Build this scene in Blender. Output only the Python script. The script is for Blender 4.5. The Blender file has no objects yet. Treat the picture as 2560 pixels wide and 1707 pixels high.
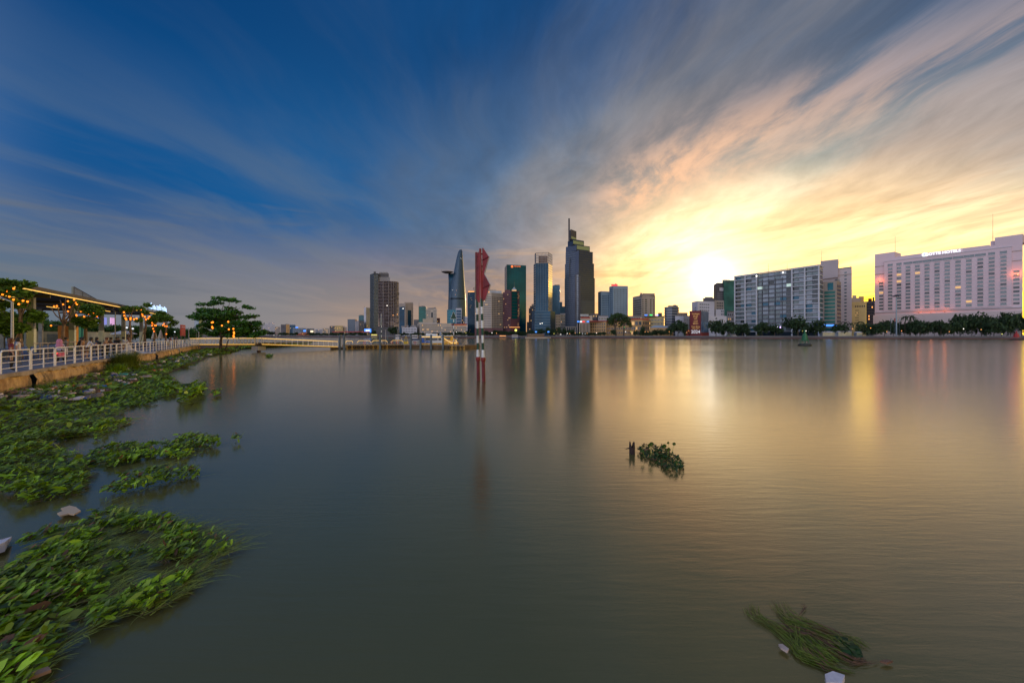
import bpy, math, random
import numpy as np
from mathutils import Vector, Matrix

S = bpy.context.scene
H, F, HZ, CX = 3.3, 995.0, 837.0, 1280.0       # eye height above the river (m), focal length and horizon in photo pixels
FLAT = 2560.0

# ------------------------------------------------------------------ camera
cd = bpy.data.cameras.new("camera"); cam = bpy.data.objects.new("camera", cd)
S.collection.objects.link(cam); S.camera = cam
cam.location = (0, 0, H); cam.rotation_euler = (math.pi/2, 0, 0)
cd.sensor_width = 36; cd.lens = F*36/FLAT
cd.shift_y = -(853.5-HZ)/FLAT
cd.clip_start = 0.1; cd.clip_end = 30000
S.view_settings.view_transform = 'Standard'; S.view_settings.look = 'None'
S.view_settings.exposure = 0; S.view_settings.gamma = 1

# ------------------------------------------------------------------ sun
SUN_AZ, SUN_EL = math.radians(26.8), math.radians(7.2)
SD = Vector((math.sin(SUN_AZ)*math.cos(SUN_EL), math.cos(SUN_AZ)*math.cos(SUN_EL), math.sin(SUN_EL)))
LD = Vector((math.sin(math.radians(28))*math.cos(math.radians(6.0)), math.cos(math.radians(28))*math.cos(math.radians(6.0)), math.sin(math.radians(6.0))))
ld = bpy.data.lights.new("sun", 'SUN'); sun = bpy.data.objects.new("sun", ld); S.collection.objects.link(sun)
sun.rotation_euler = LD.to_track_quat('Z', 'Y').to_euler()
ld.energy = 1.2; ld.angle = math.radians(0.8); ld.color = (1.0, 0.62, 0.28)

# ------------------------------------------------------------------ node maths helper
class NT:
    def __init__(s, tree): s.t = tree; s.n = tree.nodes; s.l = tree.links
    def node(s, typ, **kw):
        n = s.n.new(typ)
        for k, v in kw.items(): setattr(n, k, v)
        return n
    def put(s, sock, v):
        if isinstance(v, bpy.types.NodeSocket): s.l.new(v, sock)
        elif v is not None:
            if hasattr(sock.default_value, '__len__') and not isinstance(v, (int, float)):
                v = tuple(v)
                if len(sock.default_value) == 4 and len(v) == 3: v = v+(1,)
            sock.default_value = v
    def m(s, op, a, b=None, c=None, clamp=False):
        n = s.node('ShaderNodeMath', operation=op, use_clamp=clamp)
        s.put(n.inputs[0], a)
        if b is not None: s.put(n.inputs[1], b)
        if c is not None: s.put(n.inputs[2], c)
        return n.outputs[0]
    def add(s, a, b): return s.m('ADD', a, b)
    def sub(s, a, b): return s.m('SUBTRACT', a, b)
    def mul(s, a, b, clamp=False): return s.m('MULTIPLY', a, b, clamp=clamp)
    def smooth(s, v, a, b):
        n = s.node('ShaderNodeMapRange', interpolation_type='SMOOTHSTEP')
        s.put(n.inputs[0], v); s.put(n.inputs[1], a); s.put(n.inputs[2], b)
        return n.outputs[0]
    def mix(s, f, a, b, blend='MIX'):
        n = s.node('ShaderNodeMix', data_type='RGBA', blend_type=blend)
        n.clamp_factor = True
        s.put(n.inputs[0], f); s.put(n.inputs[6], a); s.put(n.inputs[7], b)
        return n.outputs[2]
    def ramp(s, f, stops, interp='EASE'):
        n = s.node('ShaderNodeValToRGB'); r = n.color_ramp; r.interpolation = interp
        while len(r.elements) < len(stops): r.elements.new(0.5)
        for e, (p, c) in zip(r.elements, stops):
            e.position = p
            e.color = (c[0], c[1], c[2], 1) if hasattr(c, '__len__') else (c, c, c, 1)
        s.put(n.inputs[0], f)
        return n.outputs[0]
    def noise(s, vec, scale, detail=4, rough=.55, dist=0.0, out=0):
        n = s.node('ShaderNodeTexNoise')
        s.put(n.inputs['Vector'], vec); n.inputs['Scale'].default_value = scale
        n.inputs['Detail'].default_value = detail; n.inputs['Roughness'].default_value = rough
        n.inputs['Distortion'].default_value = dist
        return n.outputs[out]
    def comb(s, x, y, z=0.0):
        n = s.node('ShaderNodeCombineXYZ'); s.put(n.inputs[0], x); s.put(n.inputs[1], y); s.put(n.inputs[2], z)
        return n.outputs[0]

# ------------------------------------------------------------------ world: dusk sky with streaked high cloud
W = bpy.data.worlds.new("World"); S.world = W; W.use_nodes = True
w = NT(W.node_tree); w.n.clear()
tc = w.node('ShaderNodeTexCoord')
nrm = w.node('ShaderNodeVectorMath', operation='NORMALIZE'); w.l.new(tc.outputs['Generated'], nrm.inputs[0])
sep = w.node('ShaderNodeSeparateXYZ'); w.l.new(nrm.outputs[0], sep.inputs[0])
dx, dy, dz = sep.outputs
dotn = w.node('ShaderNodeVectorMath', operation='DOT_PRODUCT'); w.l.new(nrm.outputs[0], dotn.inputs[0]); dotn.inputs[1].default_value = SD
sdot = dotn.outputs['Value']
ang = w.m('DIVIDE', w.m('ARCCOSINE', w.m('MINIMUM', sdot, 0.99999)), math.pi)      # 0 at the sun, 1 opposite
az = w.m('DIVIDE', w.m('ABSOLUTE', w.sub(w.m('ARCTAN2', dx, dy), SUN_AZ)), math.pi)
el = w.m('MAXIMUM', dz, 0.0)
# clear sky above, by angle from the sun
daz = w.sub(w.m('ARCTAN2', dx, dy), SUN_AZ); elr = w.m('ARCSINE', dz)
kz = w.sub(1.0, w.mul(w.mul(w.smooth(daz, .0, .25), w.smooth(daz, 2.2, 1.2)), .42))
e1 = w.mul(w.mul(daz, kz), w.m('COSINE', elr)); e2 = w.mul(w.sub(elr, SUN_EL), 1.42)
ang2 = w.m('MINIMUM', w.m('DIVIDE', w.m('SQRT', w.add(w.mul(e1, e1), w.mul(e2, e2))), math.pi), 1.0)
HI = w.ramp(ang2, [(0.0, (3.6,2.7,1.5)), (.032, (2.8,2.05,1.15)), (.055, (1.6,1.2,.72)), (.078, (.84,.70,.50)), (.108, (.33,.37,.37)), (.16, (.16,.23,.33)), (.21, (.065,.15,.30)),
                  (.28, (.008,.105,.30)), (.40, (.0,.080,.265)), (.62, (.6,.75,1.1)), (1.0, (2.0,2.1,2.5))])
HI = w.mix(1.0, HI, w.ramp(el, [(.0, 1.0), (.30, 1.0), (.60, (.55,.58,.66)), (1.0, (.45,.5,.6))]), 'MULTIPLY')
LO = w.ramp(az, [(0.0, (4.2,2.3,.6)), (.05, (2.7,1.25,.25)), (.10, (1.0,.46,.16)), (.16, (.52,.30,.17)), (.24, (.42,.29,.22)),
                 (.33, (.25,.235,.245)), (.45, (.125,.17,.225)), (.62, (1.3,1.25,1.4)), (1.0, (2.7,2.4,2.6))])
right = w.mul(w.smooth(w.sub(w.m('ARCTAN2', dx, dy), SUN_AZ), .08, .38), w.smooth(w.sub(w.m('ARCTAN2', dx, dy), SUN_AZ), 1.3, .7))
LO = w.mix(right, LO, (3.6, 2.45, 1.0))
lomix = w.smooth(el, .27, .06)
base = w.mix(lomix, HI, LO)
# a broad luminous area round the sun
glow = w.m('POWER', w.m('MAXIMUM', sdot, 0.0), 60.0)
base = w.mix(w.mul(w.mul(glow, .55), w.smooth(el, -.02, .16)), base, (2.8, 2.1, 1.1))
yl = w.mul(w.smooth(w.sub(w.m('ARCTAN2', dx, dy), SUN_AZ), .07, .20), w.smooth(el, .165, .085))
base = w.mix(w.mul(yl, .96), base, (3.8, 2.4, .0))
# cloud sheet: plane coordinates overhead
cz = w.add(el, .045)
px = w.m('DIVIDE', dx, cz); py = w.m('DIVIDE', dy, cz)
vec = w.comb(px, py)
warp = w.noise(vec, .55, 3, .5, 0.0, 1)
wv = w.node('ShaderNodeVectorMath', operation='MULTIPLY_ADD'); w.l.new(warp, wv.inputs[0]); wv.inputs[1].default_value = (.9, .9, 0); w.l.new(vec, wv.inputs[2])
def rot(v, a, sx, sy, off=(0, 0, 0)):
    n = w.node('ShaderNodeMapping'); w.l.new(v, n.inputs[0])
    n.inputs['Rotation'].default_value = (0, 0, a); n.inputs['Scale'].default_value = (sx, sy, 1); n.inputs['Location'].default_value = off
    return n.outputs[0]
n1 = w.noise(rot(wv.outputs[0], math.radians(-24), 1.15, .27), 1.0, 7, .58)      # long streaks
n2 = w.noise(rot(wv.outputs[0], math.radians(10), 1.0, .35, (3, 7, 0)), 1.7, 6, .55)
n3 = w.noise(rot(wv.outputs[0], math.radians(-48), 1.0, .42, (9, 2, 0)), 5.0, 7, .62)
# the big bright band rising from beside the towers to the upper right
def line(p0, p1, wid):
    d = (p1[0]-p0[0], p1[1]-p0[1]); L = math.hypot(*d); nx, ny = -d[1]/L, d[0]/L
    dist = w.add(w.mul(w.sub(px, p0[0]), nx), w.mul(w.sub(py, p0[1]), ny))
    return w.m('DIVIDE', dist, wid)
bd = line((.70, 2.60), (1.19, 1.30), .34)
bdn = w.add(bd, w.mul(w.sub(n2, .5), 2.2))
band = w.m('EXPONENT', w.mul(w.mul(bdn, bdn), -1.0))
band = w.mul(band, w.smooth(py, 3.3, 2.3))
band = w.mul(band, w.smooth(px, .35, .8))
bandm = w.mul(band, w.smooth(w.add(n3, w.mul(n2, .4)), .56, .80), clamp=True)
sunside = w.smooth(ang2, .19, .10)
# veil of grey-mauve cloud
veil = w.smooth(w.add(n1, w.mul(w.smooth(el, .6, .1), .12)), .42, .66)
veil = w.mul(veil, w.smooth(el, .015, .10))
veil = w.mul(veil, w.add(.15, w.mul(w.smooth(w.m('ARCTAN2', dx, dy), -.9, .25), .85)))
vc = w.mix(sunside, (.10, .135, .20), (.50, .38, .32))
vc = w.mix(w.smooth(ang2, .12, .05), vc, (1.15, .76, .36))
out = w.mix(w.mul(veil, .75), base, vc)
# low bars
bars = w.noise(w.comb(w.mul(w.m('ARCTAN2', dx, dy), 2.2), w.mul(el, 26.0), 3.0), 1.2, 6, .55, .6)
barm = w.mul(w.smooth(bars, .50, .70), w.mul(w.smooth(el, .0, .05), w.smooth(el, .36, .12)))
leftm = w.smooth(w.m('ARCTAN2', dx, dy), .1, -.45)
veil2 = w.mul(w.mul(w.smooth(n2, .40, .66), w.smooth(el, .52, .26)), w.mul(leftm, w.smooth(el, .04, .12)))
bc = w.mix(w.smooth(ang, .30, .06), (.13, .15, .19), (.85, .48, .20))
out = w.mix(w.mul(veil2, .42), out, w.mix(w.smooth(el, .30, .10), (.12, .17, .24), (.20, .20, .215)))
out = w.mix(w.mul(barm, .58), out, bc)
dark = w.mul(w.mul(w.m('EXPONENT', w.mul(w.m('POWER', w.add(bdn, 1.25), 2.0), -1.2)), w.smooth(py, 3.6, 2.2)), w.smooth(n2, .35, .6))
out = w.mix(w.mul(dark, .75), out, (.24, .225, .23))
out = w.mix(w.mul(w.mul(bandm, .9), w.smooth(el, .54, .28)), out, w.mix(w.smooth(el, .60, .36), (.48, .38, .33), (1.05, .58, .32)))
tex = w.add(w.mul(w.sub(n3, .5), .9), w.mul(w.sub(n2, .5), .5))
tex = w.add(1.0, w.mul(tex, w.mul(w.smooth(w.m('ARCTAN2', dx, dy), -.6, .35), w.smooth(el, .03, .15))))
tcol = w.comb(tex, tex, tex)
out = w.mix(1.0, out, tcol, 'MULTIPLY')
# sun behind thin cloud
hot = w.m('POWER', w.m('MAXIMUM', sdot, 0.0), 2500.0)
halo = w.m('POWER', w.m('MAXIMUM', sdot, 0.0), 300.0)
out = w.mix(w.mul(halo, .6), out, (2.3, 1.95, 1.2))
out = w.mix(hot, out, (3.2, 2.9, 2.4))
add = w.node('ShaderNodeMix', data_type='RGBA', blend_type='ADD'); add.inputs[0].default_value = 1.0
w.l.new(out, add.inputs[6])
sky = w.node('ShaderNodeTexSky', sky_type='NISHITA'); sky.sun_disc = False
sky.sun_elevation = SUN_EL; sky.sun_rotation = SUN_AZ; sky.dust_density = 1.5
sk = w.node('ShaderNodeVectorMath', operation='SCALE'); w.l.new(sky.outputs[0], sk.inputs[0]); sk.inputs['Scale'].default_value = 0.003
w.l.new(sk.outputs[0], add.inputs[7])
# below the horizon: dull ground light
fin = w.mix(w.smooth(dz, -.06, -.01), (.08, .09, .10), add.outputs[2])
bg = w.node('ShaderNodeBackground'); w.l.new(fin, bg.inputs[0]); bg.inputs[1].default_value = 1.0
wo = w.node('ShaderNodeOutputWorld'); w.l.new(bg.outputs[0], wo.inputs[0])

# ------------------------------------------------------------------ materials
MATS = {}
def mat(name, col, rough=.7, metal=0.0, vary=0.0, scale=1.0, emit=None, es=0.0, spec=.5, trans=0.0, bump=0.0, island=0.0, bscale=None):
    if name in MATS: return MATS[name]
    m = bpy.data.materials.new(name); m.use_nodes = True; MATS[name] = m
    t = NT(m.node_tree); b = t.n['Principled BSDF']
    b.inputs['Roughness'].default_value = rough; b.inputs['Metallic'].default_value = metal
    b.inputs['Specular IOR Level'].default_value = spec
    co = t.node('ShaderNodeTexCoord').outputs['Object']
    c = None
    if vary:
        n = t.noise(co, scale, 5, .6)
        c = t.mix(t.smooth(n, .3, .7), tuple(x*(1-vary) for x in col), tuple(min(1, x*(1+vary)) for x in col))
    if island:
        g = t.node('ShaderNodeNewGeometry')
        c0 = c if c is not None else col
        c = t.mix(g.outputs['Random Per Island'], t.mix(1.0, c0, (1-island,)*3, 'MULTIPLY'), t.mix(1.0, c0, (1+island*1.5, 1+island, 1+island*.5), 'MULTIPLY'))
    t.put(b.inputs['Base Color'], c if c is not None else col)
    if emit: b.inputs['Emission Color'].default_value = (*emit, 1); b.inputs['Emission Strength'].default_value = es
    if bump:
        bn = t.node('ShaderNodeBump'); bn.inputs['Strength'].default_value = bump; bn.inputs['Distance'].default_value = .05
        t.l.new(t.noise(co, bscale or scale*6, 5, .6), bn.inputs['Height']); t.l.new(bn.outputs[0], b.inputs['Normal'])
    if trans:
        tr = t.node('ShaderNodeBsdfTranslucent'); t.put(tr.inputs[0], c if c is not None else col)
        mx = t.node('ShaderNodeMixShader'); mx.inputs[0].default_value = trans
        t.l.new(b.outputs[0], mx.inputs[1]); t.l.new(tr.outputs[0], mx.inputs[2])
        t.l.new(mx.outputs[0], t.n['Material Output'].inputs[0])
    return m

# ------------------------------------------------------------------ mesh helpers
def X(px, Y): return (px-CX)/F*Y
def Z(py, Y): return H+(HZ-py)/F*Y
def G(px, py, z=0.0):                       # pixel on a level surface -> ground point
    Y = (H-z)*F/(py-HZ); return Vector((X(px, Y), Y, z))
def P(px, py, Y): return Vector((X(px, Y), Y, Z(py, Y)))

def obj(name, mesh, parent=None, mw=None):
    o = bpy.data.objects.new(name, mesh); S.collection.objects.link(o)
    if mw is not None: o.matrix_world = mw
    if parent is not None:
        o.parent = parent; o.matrix_parent_inverse = Matrix.Translation(-parent.location) if parent.type == 'EMPTY' else parent.matrix_world.inverted()
    return o
def tag(o, label=None, cat=None, group=None, kind=None):
    if label: o['label'] = label
    if cat: o['category'] = cat
    if group: o['group'] = group
    if kind: o['kind'] = kind
    return o
def thing(name, label, cat, loc=(0, 0, 0), group=None):
    o = bpy.data.objects.new(name, None); S.collection.objects.link(o); o.location = loc
    o.empty_display_size = .5
    return tag(o, label, cat, group)

class MB:
    """collects shapes in world coordinates and builds one mesh"""
    def __init__(s): s.v = []; s.f = []; s.mi = []
    def add(s, vs, fs, mi=0):
        b = len(s.v); s.v += [tuple(v) for v in vs]; s.f += [tuple(i+b for i in f) for f in fs]; s.mi += [mi]*len(fs); return s
    def box(s, c, sx, sy, sz, ax=(1, 0, 0), mi=0):
        """box centred at c, half sizes given as full sizes, ax = direction of its x axis in plan"""
        c = Vector(c); a = Vector(ax).normalized(); u = Vector((-a.y, a.x, 0)).normalized() if abs(a.z) < .99 else Vector((0, 1, 0)); z = a.cross(u)
        vs = [c+a*(i*sx/2)+u*(j*sy/2)+z*(k*sz/2) for k in (-1, 1) for j in (-1, 1) for i in (-1, 1)]
        return s.add(vs, [(0, 2, 3, 1), (4, 5, 7, 6), (0, 1, 5, 4), (2, 6, 7, 3), (0, 4, 6, 2), (1, 3, 7, 5)], mi)
    def bar(s, a, b, r0, r1=None, n=6, mi=0):
        a, b = Vector(a), Vector(b); r1 = r0 if r1 is None else r1; d = (b-a).normalized()
        u = d.cross(Vector((0, 0, 1)) if abs(d.z) < .9 else Vector((1, 0, 0))).normalized(); v = d.cross(u)
        vs = [a+(u*math.cos(t)+v*math.sin(t))*r0 for t in [2*math.pi*i/n for i in range(n)]]+[b+(u*math.cos(t)+v*math.sin(t))*r1 for t in [2*math.pi*i/n for i in range(n)]]
        return s.add(vs, [(i, (i+1) % n, n+(i+1) % n, n+i) for i in range(n)]+[tuple(range(n))[::-1], tuple(range(n, 2*n))], mi)
    def lathe(s, c, prof, n=16, mi=0, sx=1, sy=1, a0=0.0):
        c = Vector(c); vs = []
        for r, z in prof: vs += [c+Vector((math.cos(a0+2*math.pi*i/n)*r*sx, math.sin(a0+2*math.pi*i/n)*r*sy, z)) for i in range(n)]
        k = len(prof)
        return s.add(vs, [(j*n+i, j*n+(i+1) % n, (j+1)*n+(i+1) % n, (j+1)*n+i) for j in range(k-1) for i in range(n)]+[tuple(range(n))[::-1], tuple(range((k-1)*n, k*n))], mi)
    def prism(s, pts, z0, z1, mi=0):
        """plan polygon, anticlockwise; z1 may be a list, one height per corner"""
        n = len(pts); zz = z1 if hasattr(z1, '__len__') else [z1]*n
        zb = z0 if hasattr(z0, '__len__') else [z0]*n
        vs = [(p[0], p[1], zb[i]) for i, p in enumerate(pts)]+[(p[0], p[1], zz[i]) for i, p in enumerate(pts)]
        return s.add(vs, [(i, (i+1) % n, n+(i+1) % n, n+i) for i in range(n)]+[tuple(range(n))[::-1], tuple(range(n, 2*n))], mi)
    def ball(s, c, r, n=8, mi=0, sz=1.0):
        pr = [(max(.001, r*math.sin(math.pi*j/(n//2+1))), -r*sz*math.cos(math.pi*j/(n//2+1))) for j in range(0, n//2+2)]
        return s.lathe(c, pr, n, mi)
    def torus(s, c, R, r, ax, n=16, k=6, mi=0):
        c = Vector(c); a = Vector(ax).normalized(); u = a.cross(Vector((0, 0, 1)) if abs(a.z) < .9 else Vector((1, 0, 0))).normalized(); v = a.cross(u)
        vs = [c+(u*math.cos(p)+v*math.sin(p))*(R+r*math.cos(q))+a*(r*math.sin(q)) for p in [2*math.pi*i/n for i in range(n)] for q in [2*math.pi*j/k for j in range(k)]]
        return s.add(vs, [(i*k+j, ((i+1) % n)*k+j, ((i+1) % n)*k+(j+1) % k, i*k+(j+1) % k) for i in range(n) for j in range(k)], mi)
    def mesh(s, name, mats):
        me = bpy.data.meshes.new(name); me.from_pydata(s.v, [], s.f)
        for m in (mats if isinstance(mats, (list, tuple)) else [mats]): me.materials.append(m)
        if any(s.mi): me.polygons.foreach_set('material_index', s.mi)
        me.update(); return me
    def build(s, name, mats, parent=None, smooth=False):
        me = s.mesh(name, mats)
        if smooth: me.polygons.foreach_set('use_smooth', [True]*len(me.polygons))
        return obj(name, me, parent)

def fastmesh(name, co, faces_n, m):
    """co: (N*faces_n,3) array, every faces_n verts one polygon"""
    co = np.asarray(co, dtype=np.float32).reshape(-1, 3); nv = len(co); nf = nv//faces_n
    me = bpy.data.meshes.new(name); me.vertices.add(nv); me.vertices.foreach_set('co', co.ravel())
    me.loops.add(nv); me.loops.foreach_set('vertex_index', np.arange(nv, dtype=np.int32))
    me.polygons.add(nf); me.polygons.foreach_set('loop_start', np.arange(0, nv, faces_n, dtype=np.int32))
    me.polygons.foreach_set('loop_total', np.full(nf, faces_n, dtype=np.int32))
    me.materials.append(m); me.update(calc_edges=True); return me

def text(name, s, size, loc, xdir, m, parent=None, extrude=.1, bold=0.0, align='CENTER', width=None):
    cu = bpy.data.curves.new('lettering', 'FONT'); cu.body = s; cu.size = size; cu.extrude = extrude; cu.offset = bold
    cu.align_x = align; cu.resolution_u = 3; cu.space_line = 1.0
    to = bpy.data.objects.new('lettering', cu); S.collection.objects.link(to)
    bpy.context.view_layer.update()
    me = bpy.data.meshes.new_from_object(to.evaluated_get(bpy.context.evaluated_depsgraph_get()))
    bpy.data.objects.remove(to); bpy.data.curves.remove(cu)
    me.name = name; me.materials.clear(); me.materials.append(m)
    if width and len(me.vertices):
        xs = [v.co.x for v in me.vertices]; k = width/(max(xs)-min(xs)); me.transform(Matrix.Diagonal((k, 1, 1, 1)))
    a = Vector(xdir).normalized(); z = a.cross(Vector((0, 0, 1))).normalized()
    me.transform(Matrix(((a.x, 0, z.x, loc[0]), (a.y, 0, z.y, loc[1]), (0, 1, 0, loc[2]), (0, 0, 0, 1))))
    return obj(name, me, parent)

# ------------------------------------------------------------------ water
wm = bpy.data.materials.new('river_water'); wm.use_nodes = True
t = NT(wm.node_tree); b = t.n['Principled BSDF']
b.inputs['Base Color'].default_value = (.130, .112, .034, 1); b.inputs['Specular Tint'].default_value = (1, .78, .50, 1); b.inputs['IOR'].default_value = 2.2
co = t.node('ShaderNodeTexCoord').outputs['Object']
mp = t.node('ShaderNodeMapping'); t.l.new(co, mp.inputs[0]); mp.inputs['Scale'].default_value = (.45, 2.6, 1); mp.inputs['Rotation'].default_value = (0, 0, .12)
rp = t.noise(mp.outputs[0], 2.2, 6, .62, .3)
mp2 = t.node('ShaderNodeMapping'); t.l.new(co, mp2.inputs[0]); mp2.inputs['Scale'].default_value = (.012, .05, 1); mp2.inputs['Rotation'].default_value = (0, 0, -.1)
gust = t.noise(mp2.outputs[0], 1.0, 4, .6)
t.put(b.inputs['Roughness'], t.add(.10, t.mul(gust, .11)))
bn = t.node('ShaderNodeBump'); bn.inputs['Distance'].default_value = .05
t.put(bn.inputs['Strength'], t.add(.04, t.mul(gust, .16)))
t.l.new(rp, bn.inputs['Height']); t.l.new(bn.outputs[0], b.inputs['Normal'])
tag(MB().add([(-9000, -60, 0), (9000, -60, 0), (9000, 9000, 0), (-9000, 9000, 0)], [(0, 1, 2, 3)]).build('river', wm), kind='structure')
# ================================================================== FAR BANK
GZ = 1.9                                    # level of the far quays above the river
rnd = random.Random(7)
C = dict(
 slab=mat('pinkish_slab', (.20, .16, .165), .85, vary=.1, scale=.05),
 conc=mat('grey_concrete', (.24, .23, .23), .85, vary=.15, scale=.05),
 concd=mat('dark_concrete', (.10, .095, .10), .9, vary=.2, scale=.05),
 white=mat('white_render', (.52, .50, .52), .8, vary=.10, scale=.04),
 hotel=mat('pinkish_white_render', (.68, .53, .54), .8, vary=.05, scale=.02),
 pink=mat('pink_render', (.56, .46, .43), .8, vary=.06, scale=.03),
 cream=mat('cream_stone', (.42, .35, .27), .8, vary=.12, scale=.06),
 tan=mat('tan_stone', (.32, .26, .21), .8, vary=.12, scale=.06),
 ochre=mat('ochre_render', (.46, .28, .12), .85, vary=.12, scale=.08),
 yellow=mat('yellow_render', (.55, .40, .16), .85, vary=.12, scale=.08),
 maroon=mat('maroon_stone', (.12, .045, .05), .6, vary=.2, scale=.05),
 redroof=mat('red_roof', (.34, .06, .04), .8, vary=.2, scale=.2),
 orangeroof=mat('orange_roof', (.50, .14, .06), .8, vary=.2, scale=.2),
 greyroof=mat('grey_metal_roof', (.35, .38, .40), .5, vary=.1, scale=.2),
 gblue=mat('blue_glass', (.012, .055, .10), .22, metal=.2, vary=.35, scale=.035, spec=.2),
 gdark=mat('dark_glass', (.012, .022, .032), .22, metal=.25, vary=.4, scale=.04, spec=.2),
 gteal=mat('teal_glass', (.0, .085, .115), .22, metal=.3, vary=.3, scale=.03, spec=.3),
 ggreen=mat('green_glass', (.01, .10, .085), .22, metal=.3, vary=.3, scale=.05, spec=.3),
 ggrey=mat('grey_glass', (.07, .09, .12), .22, metal=.3, vary=.15, scale=.03, spec=.25),
 gpale=mat('pale_blue_glass', (.06, .14, .20), .25, metal=.4, vary=.15, scale=.04, spec=.25),
 pane=mat('window_glass', (.03, .045, .055), .2, metal=.2, vary=.5, scale=.2, spec=.8),
 paneg=mat('grey_window_glass', (.13, .17, .18), .25, metal=.2, vary=.3, scale=.2, spec=.8),
 panep=mat('pale_window_glass', (.24, .28, .32), .3, metal=.2, vary=.25, scale=.12, spec=.8),
 steel=mat('dark_steel', (.09, .09, .10), .5, metal=.5),
 brown=mat('brown_steel', (.20, .11, .07), .6, metal=.2),
 fin=mat('pale_fin', (.14, .18, .21), .5, metal=.3),
 warm=mat('lit_window', (.8, .5, .2), .6, emit=(1, .55, .18), es=.5),
 cool=mat('cool_lit_window', (.7, .8, .7), .6, emit=(.70, 1, .80), es=.32),
 bulb=mat('white_lamp', (.9, .9, .9), .6, emit=(1, .93, .8), es=3),
 obulb=mat('orange_lamp', (.9, .6, .3), .6, emit=(1, .36, .06), es=1.8),
 ybulb=mat('yellow_lamp', (.9, .8, .3), .6, emit=(.95, .9, .15), es=1.6),
 blit=mat('blue_lit_sign', (.1, .3, .9), .6, emit=(.06, .28, 1), es=1.3),
 glit=mat('green_lit_sign', (.1, .8, .2), .6, emit=(.05, .9, .2), es=1.0),
 rlit=mat('red_lit_sign', (.9, .1, .1), .6, emit=(1, .03, .04), es=1.0),
 wlit=mat('white_lit_sign', (.9, .9, .9), .6, emit=(.85, .9, 1), es=1.1),
 net=mat('green_safety_net', (.035, .13, .10), .9, vary=.35, scale=.06),
 leafd=mat('far_foliage', (.022, .055, .018), .7, island=.5, trans=.25),
 bark=mat('bark', (.10, .075, .05), .9, vary=.3, scale=3, bump=.5),
)
SHORE = [(-5000, 1500), (-2500, 1100), (300, 640), (700, 560), (920, 470), (1100, 420), (1300, 400), (1600, 385), (1900, 350), (2200, 335), (2560, 322), (3400, 270), (5200, 190)]
def shoreY(px):
    for (a, ya), (b_, yb) in zip(SHORE, SHORE[1:]):
        if a <= px <= b_: return ya+(yb-ya)*(px-a)/(b_-a)
sp = [(X(a, y), y) for a, y in SHORE if abs(a) < 3000 or a > 0]
xs0 = sp[0][0]; far_poly = sp+[(9000, 300), (9000, 8000), (-9000, 8000), (-9000, 1700)]
m_ = MB(); n = len(far_poly)
m_.add([(p[0], p[1], GZ) for p in far_poly], [tuple(range(n))])
tag(m_.build('far_bank_ground', mat('far_ground', (.10, .09, .08), .95, vary=.3, scale=.02)), kind='structure')
qw = thing('quay_wall', 'long low dark quay wall with a rusty red stain at its waterline across the river', 'quay wall', (sp[5][0], sp[5][1], 0))
m_ = MB(); m2 = MB(); m3 = MB()
for (a, b_) in zip(sp, sp[1:]):
    m_.add([(a[0], a[1], .45), (b_[0], b_[1], .45), (b_[0], b_[1], GZ+.25), (a[0], a[1], GZ+.25)], [(0, 1, 2, 3)])
    m2.add([(a[0], a[1]-.15, -.5), (b_[0], b_[1]-.15, -.5), (b_[0], b_[1]-.15, .5), (a[0], a[1]-.15, .5)], [(0, 1, 2, 3)])
    d = Vector((b_[0]-a[0], b_[1]-a[1], 0)); mid = Vector(((a[0]+b_[0])/2, (a[1]+b_[1])/2+.2, GZ+.3))
    m3.box(mid, d.length, .7, .25, d)
m_.build('wall_face', C['concd'], qw); m2.build('stained_footing', mat('rusty_stain', (.12, .028, .02), .9, vary=.3, scale=.1), qw); m3.build('coping', C['conc'], qw)

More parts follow.
